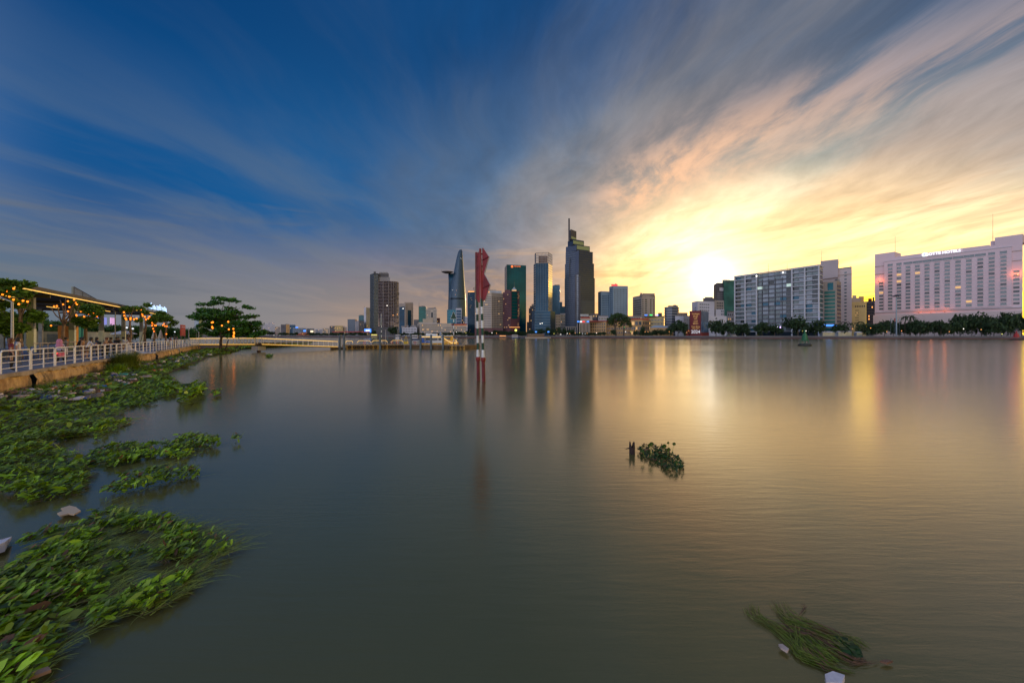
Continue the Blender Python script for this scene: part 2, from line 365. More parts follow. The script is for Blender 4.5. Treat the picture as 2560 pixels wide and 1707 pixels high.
class Bld:
    def __init__(s, name, label, pts, m, top=None, depth=25, z0=GZ, z1=None, cat='building', group=None, body='wall', back=None, ti=None):
        """pts: plan corners seen from the river, left to right, as (photo column, distance)"""
        s.A = [Vector((X(p, y), y, 0)) for p, y in pts]
        s.pts = pts
        k = min(range(len(pts)), key=lambda i: pts[i][1]) if ti is None else ti
        s.z1 = Z(top, pts[k][1]) if z1 is None else z1; s.z0 = z0
        c = sum(s.A, Vector())/len(s.A)
        s.o = thing(name, label, cat, (c.x, c.y, z0), group)
        bk = back or [p*(1+depth/p.y) for p in (s.A[-1], s.A[0])]
        s.bk = bk
        s.body = MB().prism([(p.x, p.y) for p in s.A]+[(p.x, p.y) for p in bk], z0, s.z1).build(body, m, s.o)
        s.cnt = {}; s.over = {}
    def seg(s, i=0):
        return s.A[i], s.A[i+1]
    def part(s, name, mb, m, smooth=False): return mb.build(name, m, s.o, smooth)
    def roofbox(s, name, px0, px1, top, Y, m, depth=10, z0=None, poly=None):
        a, b_ = Vector((X(px0, Y), Y, 0)), Vector((X(px1, Y), Y, 0)); k = 1+depth/Y
        z0 = s.z1 if z0 is None else z0
        return MB().prism([(a.x, a.y), (b_.x, b_.y), (b_.x*k, b_.y*k), (a.x*k, a.y*k)], z0+.02, Z(top, Y)).build(name, m, s.o)
    def win(s, i, u0, u1, z0, z1, cols, rows, fw, fh, m, name='window', lit=0.0, lm=None, proud=.08, skip=None, alt=None, altp=0.0):
        a, b_ = s.seg(i) if isinstance(i, int) else i
        d = (b_-a); L = d.length; d = d/L; nrm_ = Vector((d.y, -d.x, 0))
        cw = L*(u1-u0)/cols; rh = (z1-z0)/rows
        me = {}
        R = Matrix(((d.x, -d.y, 0, 0), (d.y, d.x, 0, 0), (0, 0, 1, 0), (0, 0, 0, 1)))
        for r in range(rows):
            for c in range(cols):
                if skip and skip(c, r): continue
                mm = m
                if lm and rnd.random() < lit: mm = lm
                elif alt and rnd.random() < altp: mm = alt
                p = a+d*(L*u0+cw*(c+.5))+nrm_*(proud); p = Vector((p.x, p.y, z0+rh*(r+.5)))
                k = s.cnt.get(name, 0); s.cnt[name] = k+1
                if k < 100:
                    if mm.name not in me: me[mm.name] = MB().box((0, 0, 0), cw*fw, .2, rh*fh).mesh(name, mm)
                    obj(name, me[mm.name], s.o, Matrix.Translation(p) @ R)
                else:
                    mb = s.over.setdefault(name, (MB(), []))
                    if mm not in mb[1]: mb[1].append(mm)
                    mb[0].box(p, cw*fw, .2, rh*fh, d, mi=mb[1].index(mm))
        return s
    def bands(s, i, z0, z1, rows, frac, m, name='floor_bands', proud=.3, u0=0.0, u1=1.0, th=.5):
        a, b_ = s.seg(i) if isinstance(i, int) else i
        d = (b_-a); L = d.length; d = d/L; nrm_ = Vector((d.y, -d.x, 0)); rh = (z1-z0)/rows; mb = MB()
        for r in range(rows+1):
            p = a+d*(L*(u0+u1)/2)+nrm_*(proud-th/2); mb.box((p.x, p.y, z0+rh*r), L*(u1-u0), th, rh*frac, d)
        mb.build(name, m, s.o); return s
    def fins(s, i, z0, z1, n, w_, m, name='mullions', proud=.3, u0=0.0, u1=1.0, th=.5):
        a, b_ = s.seg(i) if isinstance(i, int) else i
        d = (b_-a); L = d.length; d = d/L; nrm_ = Vector((d.y, -d.x, 0)); mb = MB()
        for r in range(n+1):
            p = a+d*(L*(u0+(u1-u0)*r/n))+nrm_*(proud-th/2); mb.box((p.x, p.y, (z0+z1)/2), w_, th, z1-z0, d)
        mb.build(name, m, s.o); return s
    def mast(s, px, Y, z0, h, r=.25, name='antenna'):
        MB().bar((X(px, Y), Y, z0), (X(px, Y), Y, z0+h), r, r*.4, 5).build(name, C['steel'], s.o); return s
    def clutter(s, n=5, Y=None, hmax=3.5, m=None):
        mb = MB(); r = random.Random(hash(s.o['label']) % 1000 if False else len(s.o['label'])*7+int(s.z1))
        a, b_ = s.A[0], s.A[-1]
        for k in range(n):
            u = r.uniform(.08, .92); p = (a+(b_-a)*u)*(1+r.uniform(3, 9)/a.y); h = r.uniform(1.2, hmax)
            mb.box((p.x, p.y, s.z1+h/2+.01), r.uniform(2, 6), r.uniform(2, 5), h)
        mb.build('roof_plant', m or C['conc'], s.o); return s
    def end(s):
        for nme, (mb, ms) in s.over.items():
            tag(mb.build(nme, ms, s.o), kind='stuff')
        return s

# ---- far low skyline at the left, in haze distance
def small(name, label, px0, px1, top, Y, m, cols, rows, wm='pane', cat='building', lit=.05, depth=25, roof=None, fw=.5, fh=.45):
    b_ = Bld(name, label, [(px0, Y), (px1, Y)], m, top, depth, cat=cat)
    b_.win(0, .04, .96, GZ+2, b_.z1-1.2, cols, rows, fw, fh, C[wm], lit=lit, lm=C['warm'])
    if roof: b_.roofbox('parapet', px0-.3, px1+.3, top-1.3, Y-1, C[roof], depth+2)
    return b_.end()
b_ = Bld('apartment_tower', 'pale blue-grey high-rise half hidden behind the riverside tree with red lamps', [(486, 1500), (497, 1480), (508, 1500)], C['gpale'], 788, 30)
b_.bands(0, GZ, b_.z1, 18, .3, C['white']); b_.bands(1, GZ, b_.z1, 18, .3, C['conc'])
b_.win(1, .1, .9, GZ+3, b_.z1-3, 4, 14, .5, .4, C['pane']); b_.end()
small('apartment_block', 'hazy grey block just right of the riverside tree, lowest of three', 639, 657, 811, 1900, C['conc'], 5, 8)
small('apartment_block', 'hazy pale block between the riverside tree and a slightly taller twin', 658, 670, 809, 1880, C['white'], 4, 9)
small('apartment_tower', 'hazy pale grey tower block, tallest right of the riverside tree', 670, 687, 805.5, 1850, C['white'], 5, 12)
small('office_block', 'low brownish block left of the two-tone beige block', 687, 701, 817, 1500, C['tan'], 4, 6)
b_ = Bld('office_block', 'plain beige block with a grey left face on the distant left shore', [(702, 1400), (715, 1390), (724, 1420)], C['tan'], 811, 30)
b_.part('side_wall', MB().prism([(X(702.2, 1399), 1399), (X(714.8, 1389), 1389), (X(714.8, 1390), 1389.6), (X(702.2, 1400), 1399.6)], GZ, b_.z1-.3), C['concd']); b_.win(1, .1, .9, GZ+4, b_.z1-3, 3, 9, .4, .35, C['pane']); b_.clutter(3); b_.end()
small('office_block', 'blue glass office block beside the plain beige block', 724, 739, 812, 1350, C['gblue'], 4, 8, 'gdark', roof='white')
b_ = Bld('office_building', 'low wide blue glass building with lit blue signs behind the orange hall', [(732, 1200), (765, 1200)], C['gblue'], 820, 30)
b_.bands(0, GZ, b_.z1, 6, .3, C['white']); b_.win(0, .03, .97, GZ+2, b_.z1-1, 9, 6, .7, .35, C['gdark'], lit=.12, lm=C['cool'])
b_.part('roof_sign', MB().box((X(742, 1199), 1199, b_.z1+1.7), 8, .6, 3), C['blit']); b_.part('wall_sign', MB().box((X(761.5, 1198.4), 1198.4, Z(827, 1199)), 7, .6, 5), C['blit']); b_.end()
b_ = Bld('riverside_hall', 'orange-red riverside hall with a hipped orange roof on the distant shore', [(741, 620), (774, 620)], C['orangeroof'], 836, 16)
b_.win(0, .03, .97, GZ+.6, b_.z1-.4, 13, 2, .45, .6, C['pane'], alt=C['warm'], altp=.1)
x0, x1, yy, zt = X(739, 618), X(775, 618), 618, b_.z1
b_.part('roof', MB().add([(x0, 618, zt+.02), (x1, 618, zt+.02), (x1*1.03, 640, zt+.02), (x0*1.03, 640, zt+.02), (x0+6, 628, zt+3.4), (x1-9, 628, zt+3.4)], [(0, 1, 5, 4), (1, 2, 5), (2, 3, 4, 5), (3, 0, 4)]), C['orangeroof']); b_.end()
b_ = small('apartment_block', 'grey low block with a bright lit screen beside the orange hall', 766, 786, 821, 1250, C['conc'], 6, 5)
MB().box((X(779.5, 1248), 1248, Z(828.5, 1248)), 9, .5, 5.5).build('screen', mat('lit_screen', (.9, .8, .7), .6, emit=(1, .8, .5), es=1.2), b_.o)
small('apartment_block', 'pale low block with dark ground floor on the distant shore', 788, 806, 822.5, 1250, C['white'], 5, 4)
small('apartment_block', 'cream low block of many balconies between pale blocks on the distant shore', 806, 823, 820.5, 1200, C['cream'], 5, 6, lit=.2)
small('office_block', 'dark blue-grey block left of the yellow lit block', 824, 838, 815, 1100, C['concd'], 4, 7)
small('office_block', 'yellow block with a grid of windows on the distant shore', 837, 857, 814, 1050, C['yellow'], 8, 8, lit=.1)
small('apartment_block', 'narrow pinkish block right of the yellow block', 857, 868, 817, 1060, C['pink'], 3, 6)
# ---- cluster left of the unfinished tower
b_ = Bld('office_tower', 'dark glass box tower with a pale left face, leftmost of the left tower cluster', [(869, 1190), (888, 1180), (892.5, 1200)], C['ggrey'], 798, 30, ti=1)
b_.bands(0, GZ, b_.z1, 14, .25, C['fin']); b_.win(1, .1, .9, GZ, b_.z1-3, 1, 10, .7, .5, C['gdark']); b_.end()
b_ = Bld('apartment_tower', 'short tower with white vertical ribs in front of the pale tower', [(889, 1150), (897, 1140), (910, 1150)], C['concd'], 802, 30)
b_.fins(0, GZ, b_.z1, 4, 1.4, C['white']); b_.fins(1, GZ, b_.z1, 5, 1.0, C['white']); b_.win(1, .05, .95, GZ+3, b_.z1-2, 5, 11, .5, .5, C['pane'], lit=.05, lm=C['warm']); b_.end()
b_ = Bld('office_tower', 'small teal glass tower behind the white ribbed tower', [(897, 1250), (911, 1250)], C['gteal'], 789, 30)
b_.fins(0, GZ, b_.z1, 5, .8, C['fin']); b_.bands(0, GZ, b_.z1, 14, .12, C['fin']); b_.clutter(3); b_.end()
b_ = Bld('apartment_tower', 'slender pale grey residential tower left of the unfinished skyscraper', [(910, 1190), (915, 1180), (927, 1195)], C['white'], 768.5, 30)
b_.win(1, .06, .94, GZ+3, b_.z1-2, 5, 20, .35, .7, C['paneg'], lit=.03, lm=C['warm']); b_.mast(911, 1190, b_.z1, 6); b_.end()
o = thing('advertising_screen', 'bright blue advertising screen at the foot of the left towers', 'screen', (X(919, 700), 700, GZ))
MB().box((X(919.3, 700), 700, Z(826.6, 700)), 12, .6, 6.4).build('panel', mat('blue_screen', (.1, .3, .9), .6, emit=(.05, .25, 1), es=1.3), o)
MB().box((X(919.3, 699.5), 699.5, Z(826.4, 700)), 7, .3, 2.2).build('picture', C['wlit'], o)
MB().bar((X(916, 701), 701, GZ), (X(916, 701), 701, Z(829, 700)), .4).bar((X(922, 701), 701, GZ), (X(922, 701), 701, Z(829, 700)), .4).build('posts', C['steel'], o)
o = thing('road_bridge', 'low red-railed road bridge below the left towers', 'bridge', (X(875, 660), 660, GZ))
MB().box((X(877, 660), 660, Z(831, 660)), 62, 8, .9).build('deck', C['concd'], o)
MB().box((X(877, 655.5), 655.5, Z(829.6, 655)), 62, .5, 1.4).build('railing', mat('red_paint', (.42, .05, .05), .6), o)
mb = MB()
for px_ in (840, 858, 873, 895, 910): mb.box((X(px_, 660), 660, (GZ+Z(831, 660))/2), 1.6, 4, Z(831, 660)-GZ-.9)
mb.build('piers', C['conc'], o)

# ---- unfinished skyscraper
Yt = 1080
b_ = Bld('unfinished_skyscraper', 'dark unfinished skyscraper with open concrete floors and glazed left side', [(925, Yt+22), (935, Yt), (945, Yt+3)], C['gdark'], 683, 55, body='glazed_side', ti=1)
b_.fins(1, GZ, b_.z1-4, 5, .7, C['fin']); b_.bands(0, GZ, b_.z1-3, 42, .18, C['concd'], name='floor_lines'); b_.bands(1, GZ, b_.z1-3, 42, .2, C['conc'], name='floor_lines')
arc = [(945, Yt+3), (958, Yt), (972, Yt+2), (984, Yt+7), (992, Yt+14), (996.5, Yt+24)]
A2 = [Vector((X(p, y), y, 0)) for p, y in arc]; zt0, zt1 = Z(697, Yt), Z(704, Yt+20)
core = MB().prism([(X(949, Yt+16), Yt+16), (X(972, Yt+16), Yt+16), (X(976, Yt+45), Yt+45), (X(952, Yt+45), Yt+45)], GZ, zt0-1); b_.part('core_wall', core, C['concd'])
nfl = 36; tops = [Z(697+.18*(p-945), y) for p, y in arc]
bk = [(X(990, Yt+55), Yt+55), (X(947, Yt+55), Yt+55)]
for k in range(nfl+1):
    zc = GZ+4+(min(tops)-GZ-4)*k/nfl
    MB().prism([(p.x, p.y) for p in A2]+bk, zc, zc+1.5).build('floor_slab', C['slab'], b_.o)
for i in range(len(A2)-1):
    for u in ((0,) if i < 2 else (0, .5)):
        p = A2[i].lerp(A2[i+1], u); q = p*(1+1.2/p.y)
        MB().box((q.x, q.y, (GZ+min(tops))/2), 1.3, 1.3, min(tops)-GZ).build('column', C['conc'], b_.o)
p = A2[-1]*(1+1.2/A2[-1].y); MB().box((p.x, p.y, (GZ+min(tops))/2), 1.1, 1.1, min(tops)-GZ).build('column', C['conc'], b_.o)
for p in (954, 967, 981):
    MB().box((X(p, Yt+30), Yt+30, (GZ+min(tops))/2), 1.1, 1.1, min(tops)-GZ).build('column', C['concd'], b_.o)
b_.roofbox('stepped_top', 944, 972, 684, Yt+12, C['concd'], 25, z0=min(tops)+1.2); b_.roofbox('stepped_top', 946, 975, 692.5, Yt+8, C['conc'], 28, z0=min(tops)+1.2)
b_.roofbox('stepped_top', 934, 940, 679, Yt+4, C['concd'], 20); b_.roofbox('lift_house', 948, 970, 680.5, Yt+18, C['conc'], 15, z0=Z(684, Yt+12))
mb = MB(); mb2 = MB()
for k in range(46):
    i = rnd.randrange(0, 5); u = rnd.random(); p = A2[i].lerp(A2[i+1], u)*(1+1.8/1080); fl = rnd.randrange(0, nfl)
    zc = GZ+4+(min(tops)-GZ-4)*(fl+.6)/nfl; wd = rnd.uniform(3, 9)
    (mb if rnd.random() < .3 else mb2).box((p.x, p.y+2.5, zc), wd, .3, 2.4)
b_.part('hoarding', mb2, C['concd']); b_.part('hoarding', mb, C['conc'])
for k, (pp, pz) in enumerate(((968, 764), (993.5, 786), (983, 788))):
    MB().ball((X(pp, Yt), Yt-1, Z(pz, Yt)), 1.1, 6).build('work_lamp', C['obulb'] if k else C['bulb'], b_.o)
b_.part('podium', MB().prism([(X(940, Yt-16), Yt-16), (X(998, Yt-14), Yt-14), (X(998, Yt-3), Yt-3), (X(940, Yt-3), Yt-3)], GZ, Z(818, Yt)), C['concd'])
b_.end()
# ---- tan and blue bank tower
Yb = 900
b_ = Bld('office_tower', 'tan stone tower with blue glass bays right of the unfinished skyscraper', [(997, Yb+14), (1013.5, Yb), (1033, Yb+10)], C['tan'], 757.5, 30)
b_.win(0, .10, .88, GZ, b_.z1-8, 1, 1, 1, 1, C['gblue'], name='glass_bay'); b_.win(1, .30, .72, GZ, b_.z1-16, 1, 1, 1, 1, C['gblue'], name='glass_bay')
b_.fins(0, GZ, b_.z1-8, 6, .45, C['gdark'], proud=.35, u0=.10, u1=.88, th=.3); b_.fins(1, GZ, b_.z1-16, 4, .4, C['gdark'], proud=.35, u0=.3, u1=.72, th=.3)
b_.win(1, .02, .26, GZ+8, b_.z1-8, 2, 18, .4, .4, C['pane']); b_.win(1, .76, .98, GZ+8, b_.z1-8, 2, 18, .4, .4, C['pane'])
b_.roofbox('stepped_top', 1011, 1033, 755.5, Yb+12, C['tan'], 12)
MB().ball((X(1006.5, Yb), Yb+4, Z(771, Yb)), 1.0, 6).build('emblem_lamp', C['bulb'], b_.o); b_.end()
b_ = Bld('office_tower', 'green glass tower with a curved top and tall antenna', [(1047, 820), (1065, 818)], C['ggreen'], 767, 25)
b_.bands(0, GZ, b_.z1, 20, .15, C['gdark']); b_.fins(0, GZ, b_.z1, 6, .4, C['gdark'])
b_.mast(1047.5, 820, b_.z1, 9, .5); b_.roofbox('crown', 1051, 1062, 765, 822, C['concd'], 12); b_.clutter(4); b_.end()
b_ = Bld('apartment_tower', 'beige tower of square windows with a dark central strip beside the green glass tower', [(1064.7, 800), (1092, 795)], C['cream'], 772, 25)
b_.win(0, .03, .45, GZ+4, b_.z1-3, 5, 17, .5, .5, C['pane'], lit=.04, lm=C['warm']); b_.win(0, .68, .97, GZ+4, b_.z1-3, 4, 17, .5, .5, C['pane'])
b_.win(0, .49, .64, GZ, b_.z1-7, 1, 1, 1, 1, C['gdark'], name='glass_bay'); b_.roofbox('penthouse', 1070, 1086, 769.5, 803, C['cream'], 12); b_.clutter(4); b_.end()
small('apartment_block', 'narrow pink block tucked right of the beige tower', 1092, 1100, 795, 860, C['maroon'], 2, 9)
small('apartment_block', 'grey block tucked left of the green glass tower', 1034, 1047, 799, 830, C['concd'], 3, 8)
# ---- low waterfront colonial buildings
b_ = Bld('office_building', 'low white four-storey block with strip windows in front of the blue-bay tower', [(1005, 560), (1042, 545)], C['white'], 818.5, 20)
b_.win(0, .03, .97, GZ+2, b_.z1-.8, 5, 4, .86, .42, C['pane'], name='window_strip'); b_.clutter(5); b_.roofbox('stair_house', 1028, 1038, 815, 556, C['white'], 8); b_.end()
b_ = Bld('customs_house', 'cream colonial block with warm lit arched ground floor and pilasters', [(1043.5, 560), (1052, 540), (1103, 540)], C['cream'], 808.5, 20)
b_.win(1, .01, .99, GZ+1.5, b_.z1-1, 18, 5, .4, .62, C['pane'], lit=.15, lm=C['warm']); b_.win(0, .1, .9, GZ+1.5, b_.z1-1, 3, 5, .4, .6, C['pane'], lit=.2, lm=C['warm'])
b_.bands(1, GZ+5, b_.z1, 1, .06, C['white'], name='cornice', proud=.6, th=1); b_.roofbox('rear_wing', 1057, 1082, 797, 560, C['cream'], 14); b_.roofbox('roof_lantern', 1069, 1083, 794, 563, C['cream'], 9)
b_.roofbox('attic', 1046, 1060, 805.5, 548, C['cream'], 9); b_.end()
b_ = Bld('colonial_building', 'long cream classical building with red roof terrace and warm roof lights', [(1103, 535), (1128, 530), (1166, 528)], C['cream'], 815, 20)
b_.win(0, .02, .98, GZ+1.5, b_.z1-1, 9, 4, .42, .6, C['pane'], lit=.12, lm=C['warm']); b_.win(1, .02, .98, GZ+1.5, b_.z1-1, 14, 4, .42, .6, C['pane'], lit=.10, lm=C['warm'])
b_.bands(1, GZ+4, b_.z1, 1, .06, C['white'], name='cornice', proud=.6, th=1)
b_.roofbox('attic', 1103, 1129, 808, 536, C['cream'], 12); b_.roofbox('terrace_pavilion', 1130, 1166, 812, 537, C['maroon'], 10); b_.roofbox('terrace_roof', 1128, 1167, 809.5, 536, C['redroof'], 13, z0=Z(812, 537))
for pp in range(1137, 1166, 3): MB().ball((X(pp, 535), 535, Z(813.3, 535)), .35, 5).build('terrace_lamp', C['obulb'], b_.o)
b_.end()

# ---- the curved lens-shaped skyscraper with helipad
Yx = 1150
o = thing('lens_skyscraper', 'tall tapering blade-like glass skyscraper with a round helipad jutting from its left side', 'skyscraper', (X(1140, Yx), Yx, GZ))
def loft(levels, n=20):
    vs = []; fs = []
    for (pl, pr, py_, dpt, cy) in levels:
        xl, xr, z = X(pl, Yx), X(pr, Yx), Z(py_, Yx); cxm, r = (xl+xr)/2, (xr-xl)/2
        vs += [(cxm+r*math.cos(2*math.pi*i/n), Yx+cy+dpt*math.sin(2*math.pi*i/n), z) for i in range(n)]
    L = len(levels)
    for j in range(L-1): fs += [(j*n+i, j*n+(i+1) % n, (j+1)*n+(i+1) % n, (j+1)*n+i) for i in range(n)]
    fs += [tuple(range((L-1)*n, L*n))]
    return vs, fs
body = [(1118, 1163.2, 836, 22, 22), (1117.5, 1163.2, 806, 22, 22), (1119, 1162.8, 771, 21, 22), (1121, 1161.8, 735, 19, 22), (1126, 1159.6, 706, 17, 22), (1131.5, 1157.5, 678, 14, 22),
        (1136, 1155.8, 655, 11, 22), (1140, 1154.6, 637, 8, 22), (1143, 1153.6, 626, 5, 22), (1146.5, 1152.6, 620.5, 2.5, 22)]
def lev(z_py):
    for a, c in zip(body, body[1:]):
        if a[2] >= z_py >= c[2]:
            u = (a[2]-z_py)/(a[2]-c[2]); return tuple(a[k]+(c[k]-a[k])*u for k in range(5))
levs = []; bandmb = MB()
p_ = 836.0
while p_ > 621: levs.append(lev(p_)); p_ -= 3.6
levs.append(body[-1])
v_, f_ = loft(levs, 24); MB().add(v_, f_).build('blade', mat('lens_glass', (.045, .085, .13), .32, metal=.2, vary=.12, scale=.02, spec=.3), o, smooth=True)
mb = MB(); p_ = 834.0
while p_ > 624:
    a = list(lev(p_)); a[3] += .5; a[0] -= .25; a[1] += .25; b2 = list(lev(p_-.55)); b2[3] += .5; b2[0] -= .25; b2[1] += .25
    v_, f_ = loft([a, b2], 24); mb.add(v_, f_); p_ -= 3.3
mb.build('floor_rings', mat('lens_rings', (.10, .13, .16), .4, metal=.4), o)
a, c = list(lev(744)), list(lev(748)); a[3] += .9; c[3] += .9; v_, f_ = loft([c, a], 24); MB().add(v_, f_).build('plant_floor_band', C['gdark'], o)
rear = [(1115.8, 1140, 836, 16, 30), (1116, 1140, 771, 16, 30), (1117, 1140, 730, 14, 30), (1117.2, 1141, 700, 12, 30), (1117.2, 1142, 681.8, 10, 24)]
v_, f_ = loft(rear, 16); MB().add(v_, f_).build('rear_body', C['gblue'], o, smooth=True)
hx = X(1118.5, Yx+10); MB().lathe((hx, Yx+10, Z(680.5, Yx+10)), [(2, -4.2), (9, -3), (16.5, -.2), (17, .8), (15.5, 1.4), (.1, 1.4)], 28).build('helipad', C['concd'], o)
MB().bar((X(1104, Yx+10), Yx+10, Z(679, Yx)), (X(1104, Yx+10), Yx+10, Z(674, Yx)), .5).build('helipad_mast', C['steel'], o)
for k in range(6):
    q = lev(rnd.uniform(640, 800)); u = rnd.uniform(-.6, .6)
    MB().ball((X((q[0]+q[1])/2+u*(q[1]-q[0])/2, Yx+2), Yx+22-q[3]*math.sqrt(1-u*u)-.6, Z(q[2], Yx+2)), .5, 5).build('lit_window', C['bulb'] if k % 3 else C['obulb'], o)
b_ = Bld('office_block', 'teal glass block at the foot of the blade-like skyscraper', [(1118, 800), (1139.5, 795)], C['gteal'], 774, 30)
b_.bands(0, GZ, b_.z1, 9, .1, C['fin']); b_.fins(0, GZ, b_.z1, 5, .35, C['fin'], proud=.34); b_.end()
b_ = Bld('office_block', 'blue glass block with white edge frame at the foot of the blade-like skyscraper', [(1139.7, 780), (1154, 780)], C['white'], 770.5, 30)
b_.win(0, .08, .92, GZ, b_.z1-3, 1, 9, 1, .84, C['gblue'], name='window_strip'); b_.end()
small('office_block', 'low grey block beside the right foot of the blade-like skyscraper', 1154, 1165, 791, 790, C['ggrey'], 3, 8, 'gdark')
small('apartment_block', 'narrow white building in the gap left of the dark ribbed hotel', 1163, 1169, 792, 700, C['white'], 2, 7)

# ---- dark ribbed hotel, cream hotel, maroon hotel, teal tower
b_ = Bld('hotel_tower', 'dark blue ribbed hotel tower with lit roof edge and ring-shaped rooftop letter', [(1169.5, 560), (1187.5, 556)], C['gdark'], 729.5, 30)
b_.fins(0, GZ, b_.z1-1, 10, .35, C['gblue'], proud=.5); b_.bands(0, GZ, b_.z1-1, 22, .12, C['ggrey'], proud=.25)
b_.win(0, .04, .96, GZ+2, b_.z1-2, 8, 22, .3, .3, C['gblue'], lit=.05, lm=C['warm'])
b_.roofbox('roof_edge', 1171, 1186, 728, 560, C['obulb'], 1); b_.roofbox('penthouse', 1174, 1187, 726.5, 564, C['steel'], 12)
MB().torus((X(1186.3, 558), 558, Z(721.5, 558)), 1.5, .38, (0, 1, 0), 14, 5).box((X(1187.2, 558), 558, Z(722, 558)), 1.6, .4, .5).build('roof_letter', C['steel'], b_.o); b_.end()
b_ = Bld('hotel', 'wide cream hotel with rows of small dark windows behind the red triangle daymark', [(1187.5, 545), (1229, 540), (1257.5, 552)], C['cream'], 731.5, 28)
b_.win(0, .01, .99, GZ+7, b_.z1-5, 13, 19, .55, .42, C['pane'], lit=.04, lm=C['warm']); b_.win(1, .03, .97, GZ+7, b_.z1-5, 7, 19, .62, .42, C['pane'], lit=.03, lm=C['warm'])
b_.bands(0, GZ+7, b_.z1-5, 19, .12, C['white'], proud=.45); b_.roofbox('plant_room', 1213, 1254, 727, 552, C['greyroof'], 10); b_.roofbox('plant_room', 1221, 1240, 724.5, 556, C['cream'], 8)
b_.roofbox('roof_lamp', 1220.5, 1223, 727.5, 547, C['obulb'], 1)
b_.part('podium', MB().prism([(X(1187, 532), 532), (X(1257, 532), 532), (X(1257, 539), 539), (X(1187, 539), 539)], GZ, Z(820, 532)), C['maroon']); b_.end()
b_ = Bld('hotel_tower', 'maroon hotel with green glass corner bay and small lit pyramid roof', [(1257.5, 545), (1277, 525), (1298.5, 530)], C['maroon'], 727, 30, ti=1)
b_.win(0, .03, .97, GZ+8, b_.z1-3, 7, 20, .45, .4, C['pane'], lit=.08, lm=C['warm']); b_.win(1, .80, .98, GZ+8, b_.z1-3, 2, 20, .5, .35, C['pane'], lit=.25, lm=C['warm'])
b_.win(1, .08, .74, Z(797, 525), Z(729, 525), 1, 9, 1, .9, C['ggreen'], name='glass_bay', proud=.6)
cx_ = X(1285.3, 530); zt = b_.z1
b_.part('lantern', MB().lathe((cx_, 532, zt), [(4.2, 0), (4.2, 1.6)], 4, a0=math.pi/4), C['warm'])
b_.part('pyramid_roof', MB().lathe((cx_, 532, zt+1.6), [(4.6, 0), (.1, 4.2)], 4, a0=math.pi/4), C['greyroof'])
b_.mast(1285.5, 532, zt+5.6, 7, .2); b_.roofbox('crown', 1262, 1275, 724.5, 540, C['maroon'], 8)
b_.part('lit_canopy', MB().box((X(1286, 523), 523, Z(818, 523)), 14, 1, .4), C['obulb']); b_.end()
b_ = Bld('office_tower', 'plain teal glass slab tower with an orange sun emblem near its top', [(1262, 660), (1267.5, 632), (1315, 640)], C['gteal'], 661.5, 35, ti=1)
b_.part('stone_side', MB().prism([(X(1262, 660)-.3, 660), (X(1267.3, 632)-.3, 632), (X(1267.3, 632), 632.3), (X(1262, 660), 660.3)], GZ, b_.z1), C['tan'])
b_.fins(1, GZ, b_.z1-1, 12, .25, C['gblue'], proud=.25); b_.bands(1, GZ, b_.z1-3, 36, .06, C['gdark'], proud=.2); b_.bands(0, GZ, b_.z1-3, 36, .2, C['gdark'], proud=.5)
dd = (b_.A[2]-b_.A[1]).normalized(); q = b_.A[1]+dd*(X(1280.5, 634)-b_.A[1].x)
MB().lathe((0, 0, 0), [(1.9, -.15), (1.9, .15)], 14).v
e = MB(); e.v = []; 
for i in range(14): e.v.append((q.x+1.9*math.cos(2*math.pi*i/14), q.y-.6, Z(666.5, 634)+1.9*math.sin(2*math.pi*i/14)))
e.v += [(a_, b2+.3, c_) for a_, b2, c_ in e.v]; e.f = [tuple(range(14))[::-1], tuple(range(14, 28))]+[(i, (i+1) % 14, 14+(i+1) % 14, 14+i) for i in range(14)]; e.mi = [0]*16
e.build('emblem', mat('orange_emblem', (.8, .2, .05), .6, emit=(1, .18, .03), es=1.0), b_.o)
text('sign_letters', 'TIMES SQUARE', 2.4, (X(1293, 635), q.y-.8, Z(667.5, 634)), dd, MATS['orange_emblem'], b_.o, .15, width=11); b_.end()
small('apartment_block', 'small grey building low in the gap right of the teal slab tower', 1317, 1326, 805, 600, C['concd'], 3, 4)
b_ = Bld('apartment_tower', 'narrow stepped brown building left of the lattice-crowned glass tower', [(1322, 590), (1337, 585)], C['concd'], 770, 20)
b_.win(0, .05, .95, GZ+2, b_.z1-1, 4, 12, .5, .45, C['pane'], lit=.1, lm=C['warm']); b_.roofbox('upper_storeys', 1325, 1337, 765, 590, C['concd'], 10); b_.roofbox('roof_house', 1329, 1334, 760, 590, C['tan'], 6, z0=Z(765, 590)); b_.end()

# ---- lattice-crowned blue glass tower
Ym = 470
b_ = Bld('glass_tower', 'blue glass office tower with open brown lattice crown and gold-lit right side', [(1334, Ym+10), (1339, Ym), (1370.5, Ym-2), (1380.8, Ym+14)], C['gblue'], 659, 30, ti=1)
nr = 30
b_.bands(1, GZ, b_.z1, nr, .10, C['gdark'], proud=.3); b_.bands(2, GZ, b_.z1, nr, .16, C['steel'], proud=.3); b_.bands(0, GZ, b_.z1, nr, .2, C['tan'], proud=.2)
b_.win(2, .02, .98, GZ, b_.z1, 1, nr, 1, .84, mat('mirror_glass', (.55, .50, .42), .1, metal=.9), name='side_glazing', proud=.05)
b_.fins(1, GZ, b_.z1, 5, .18, C['fin'], proud=.34)
cr = [(1337, Ym+9), (1340, Ym+1), (1370.5, Ym-1.5), (1380.5, Ym+14)]; crA = [Vector((X(p, y), y, 0)) for p, y in cr]; zc0, zc1 = b_.z1, Z(632, Ym)
mb = MB()
